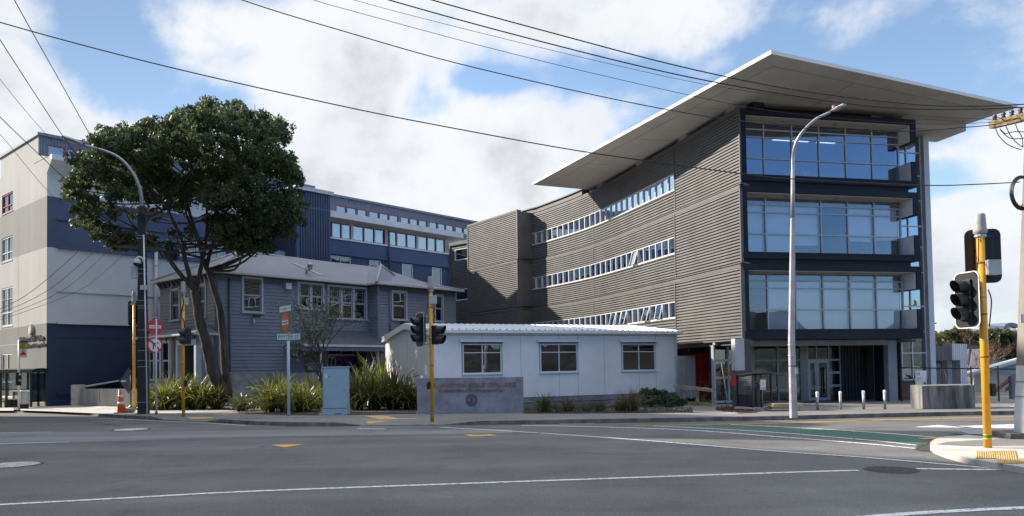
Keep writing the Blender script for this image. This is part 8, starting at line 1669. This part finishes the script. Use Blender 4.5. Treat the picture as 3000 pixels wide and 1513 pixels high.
# cabbage-tree tops showing above the portable roof
t = thing('cabbage_tree', 'spiky green cabbage tree top poking over the portable roof', 'tree', tuple(P(1388, 1100, 44))); c = P(1391, 962, 44); mb = MB(); mb.tube([(c.x, c.y, -.2), c], .1, 8); mb.build('trunk', BARK, t); mb = MB()
for _ in range(90):
    d = Vector((random.gauss(0, 1), random.gauss(0, 1), random.uniform(-.1, 1.2))).normalized(); s = d.cross(Vector((0, 0, 1))).normalized()*.022; e = c+d*random.uniform(.4, .62); mm = c.lerp(e, .55); mb.poly([c-s*.5, c+s*.5, mm+s, e-Vector((0, 0, .05)), mm-s])
mb.build('crown', TF, t)
# bare twiggy tree behind the cabinet, staked sapling by the column
def twigs(mb, p_, d, L_, r_, depth, spread=.6, up=.15, keep=None):
    e = p_+d*L_; m_ = p_.lerp(e, .5)+Vector((random.uniform(-.06, .06), random.uniform(-.06, .06), random.uniform(-.03, .05)))*L_*1.2; mb.tube([p_, m_, e], [r_, r_*.85, r_*.68], 5, cap=False)
    if keep is not None: keep.append((e, d))
    if depth == 0: return
    for _ in range(random.choice((2, 3, 3))): nd = (d+Vector((random.gauss(0, spread), random.gauss(0, spread), random.gauss(up, spread*.6)))).normalized(); twigs(mb, e if random.random() < .7 else m_, nd, L_*random.uniform(.6, .85), r_*.62, depth-1, spread, up, keep)
def twig_tree(name, label, base_, dirs, L_, r_, depth, lmat, nl, spread=.5, cat='tree', leaf=.07, bark=BARK):
    t = thing(name, label, cat, tuple(base_)); mb = MB(); keep = []
    for d in dirs: twigs(mb, Vector(base_), Vector(d).normalized(), L_, r_, depth, spread, .12, keep)
    mb.build('trunk', bark, t)
    if nl: idx = RNG.integers(0, len(keep), nl); C_ = np.array([tuple(keep[i][0]) for i in idx])+RNG.normal(size=(nl, 3))*leaf*1.4; leaf_mesh('crown', C_, RNG.normal(size=(nl, 3)), leaf, leaf*.35, lmat, t)
    return t
random.seed(9); q = GP(953, 1196); q = P(953, 1190, 33.5); q.z = gz(0, 33.5)+KH
OLV = leafM('olive_leaf', [(.05, .07, .03), (.09, .11, .06), (.13, .14, .08)], .3, .5)
twig_tree('small_tree', 'thin half-bare small tree standing behind the blue cabinet before the porch', q, [(-.12, 0, 1), (.05, .1, 1)], 1.75, .05, 4, OLV, 1600, .42, leaf=.15)
RUSTB = leafM('rusty_leaf', [(.20, .09, .03), (.14, .10, .03), (.28, .16, .06)], .4, .6)
q = GP(2130, 1199); t = twig_tree('sapling', 'staked young tree with rusty sparse leaves before the corner column', q, [(-.1, 0, 1)], .62, .015, 4, RUSTB, 260, .55, leaf=.07); mb = MB(); mb.tube([q+Vector((.05, -.05, 0)), P(2113, 1065, q.y-.05)], .017, 6); mb.build('stake', M('stake_pale', (.55, .5, .42), .7), t)
MUL = M('bark_mulch', (.13, .055, .03), .95, var=.5, vs=12); mb = MB(); random.seed(4)
for _ in range(900):
    u = random.uniform(2098, 2215); v = random.uniform(1195, 1210)
    if v > 1197+(u-2090)*.12+6: continue
    q = GP(u, v)+Vector((0, 0, random.uniform(.005, .05))); d = Vector((random.gauss(0, 1), random.gauss(0, 1), random.gauss(0, .5))).normalized()*.05; s = Vector((random.gauss(0, 1), random.gauss(0, 1), .6)).normalized()*.02; mb.poly([q-d, q+s, q+d, q-s])
tag(mb.build('bark_mulch', MUL), kind='stuff')
# yellow weeds by the ramp
flax(2070, 1178, 28, 40, TB, 'small weedy plant beside the red container behind the ramp rail', 'weed', 'weeds by the ramp', .9, .03, cat='weed') if False else None
q = P(2062, 1182, 32.6); q.z = gz(0, 32.6)+KH; mb = MB(); blades(mb, q, 45, .55, .05, 1.0); tag(mb.build('weed', leafM('weed_leaf', [(.06, .09, .02), (.14, .15, .02), (.2, .2, .03)], .4)), 'leafy yellow-green weed below the ramp rail before the red container', 'weed')
# far trees on the right
FAR = leafM('far_leaf', [(.05, .062, .022), (.085, .095, .03), (.13, .125, .042), (.065, .078, .026)], .35, .5); YF = 70
X7 = lambda x, y, dy=0: P(2700+x/4.33, 900+y/4.33, YF+dy)
def far_tree(label, lob, mat=FAR, dy=0):
    L2 = [(tuple(X7(x, y, dy+z_*6)), r_/4.33*YF/FPX) for x, y, r_ in lob for z_ in (-.5, .5)]; shrub('bushy_tree', label, L2, .30, 3.2, 34, .24, .12, mat, cat='tree', group='trees beyond the shed', stems=5, mesh_r=.12)
far_tree('low bushy tree peeping over the clad kiosk roof', [(140, 430, 60), (210, 400, 70), (190, 480, 70), (110, 470, 40)])
far_tree('broad olive-green tree behind the kiosk, left of the yellow pole', [(320, 380, 80), (440, 350, 85), (560, 370, 90), (640, 400, 90), (480, 450, 110), (620, 500, 100), (700, 400, 60), (350, 470, 90)], dy=3)
far_tree('large dark tree right of the yellow pole below the apartment block', [(880, 400, 100), (980, 370, 80), (1080, 390, 90), (1170, 420, 80), (900, 500, 110), (1030, 520, 120), (1140, 560, 110), (1230, 480, 90), (1080, 640, 90), (1190, 660, 90), (960, 620, 80)], mat=leafM('far_leaf_dark', [(.03, .046, .017), (.055, .072, .025), (.085, .094, .035)], .35, .5), dy=-2)
random.seed(14); q = P(2862, 1150, 58); q.z = -.2
twig_tree('bare_tree', 'leafless pinkish-brown twiggy tree behind the shed roof', q, [(-.5, 0, 1), (-.2, .2, 1), (.1, 0, 1), (.35, -.1, 1), (.6, .1, 1), (-.75, 0, 1)], 1.3, .05, 5, None, 0, .38, bark=M('bare_twig', (.22, .13, .10), .9, var=.2))
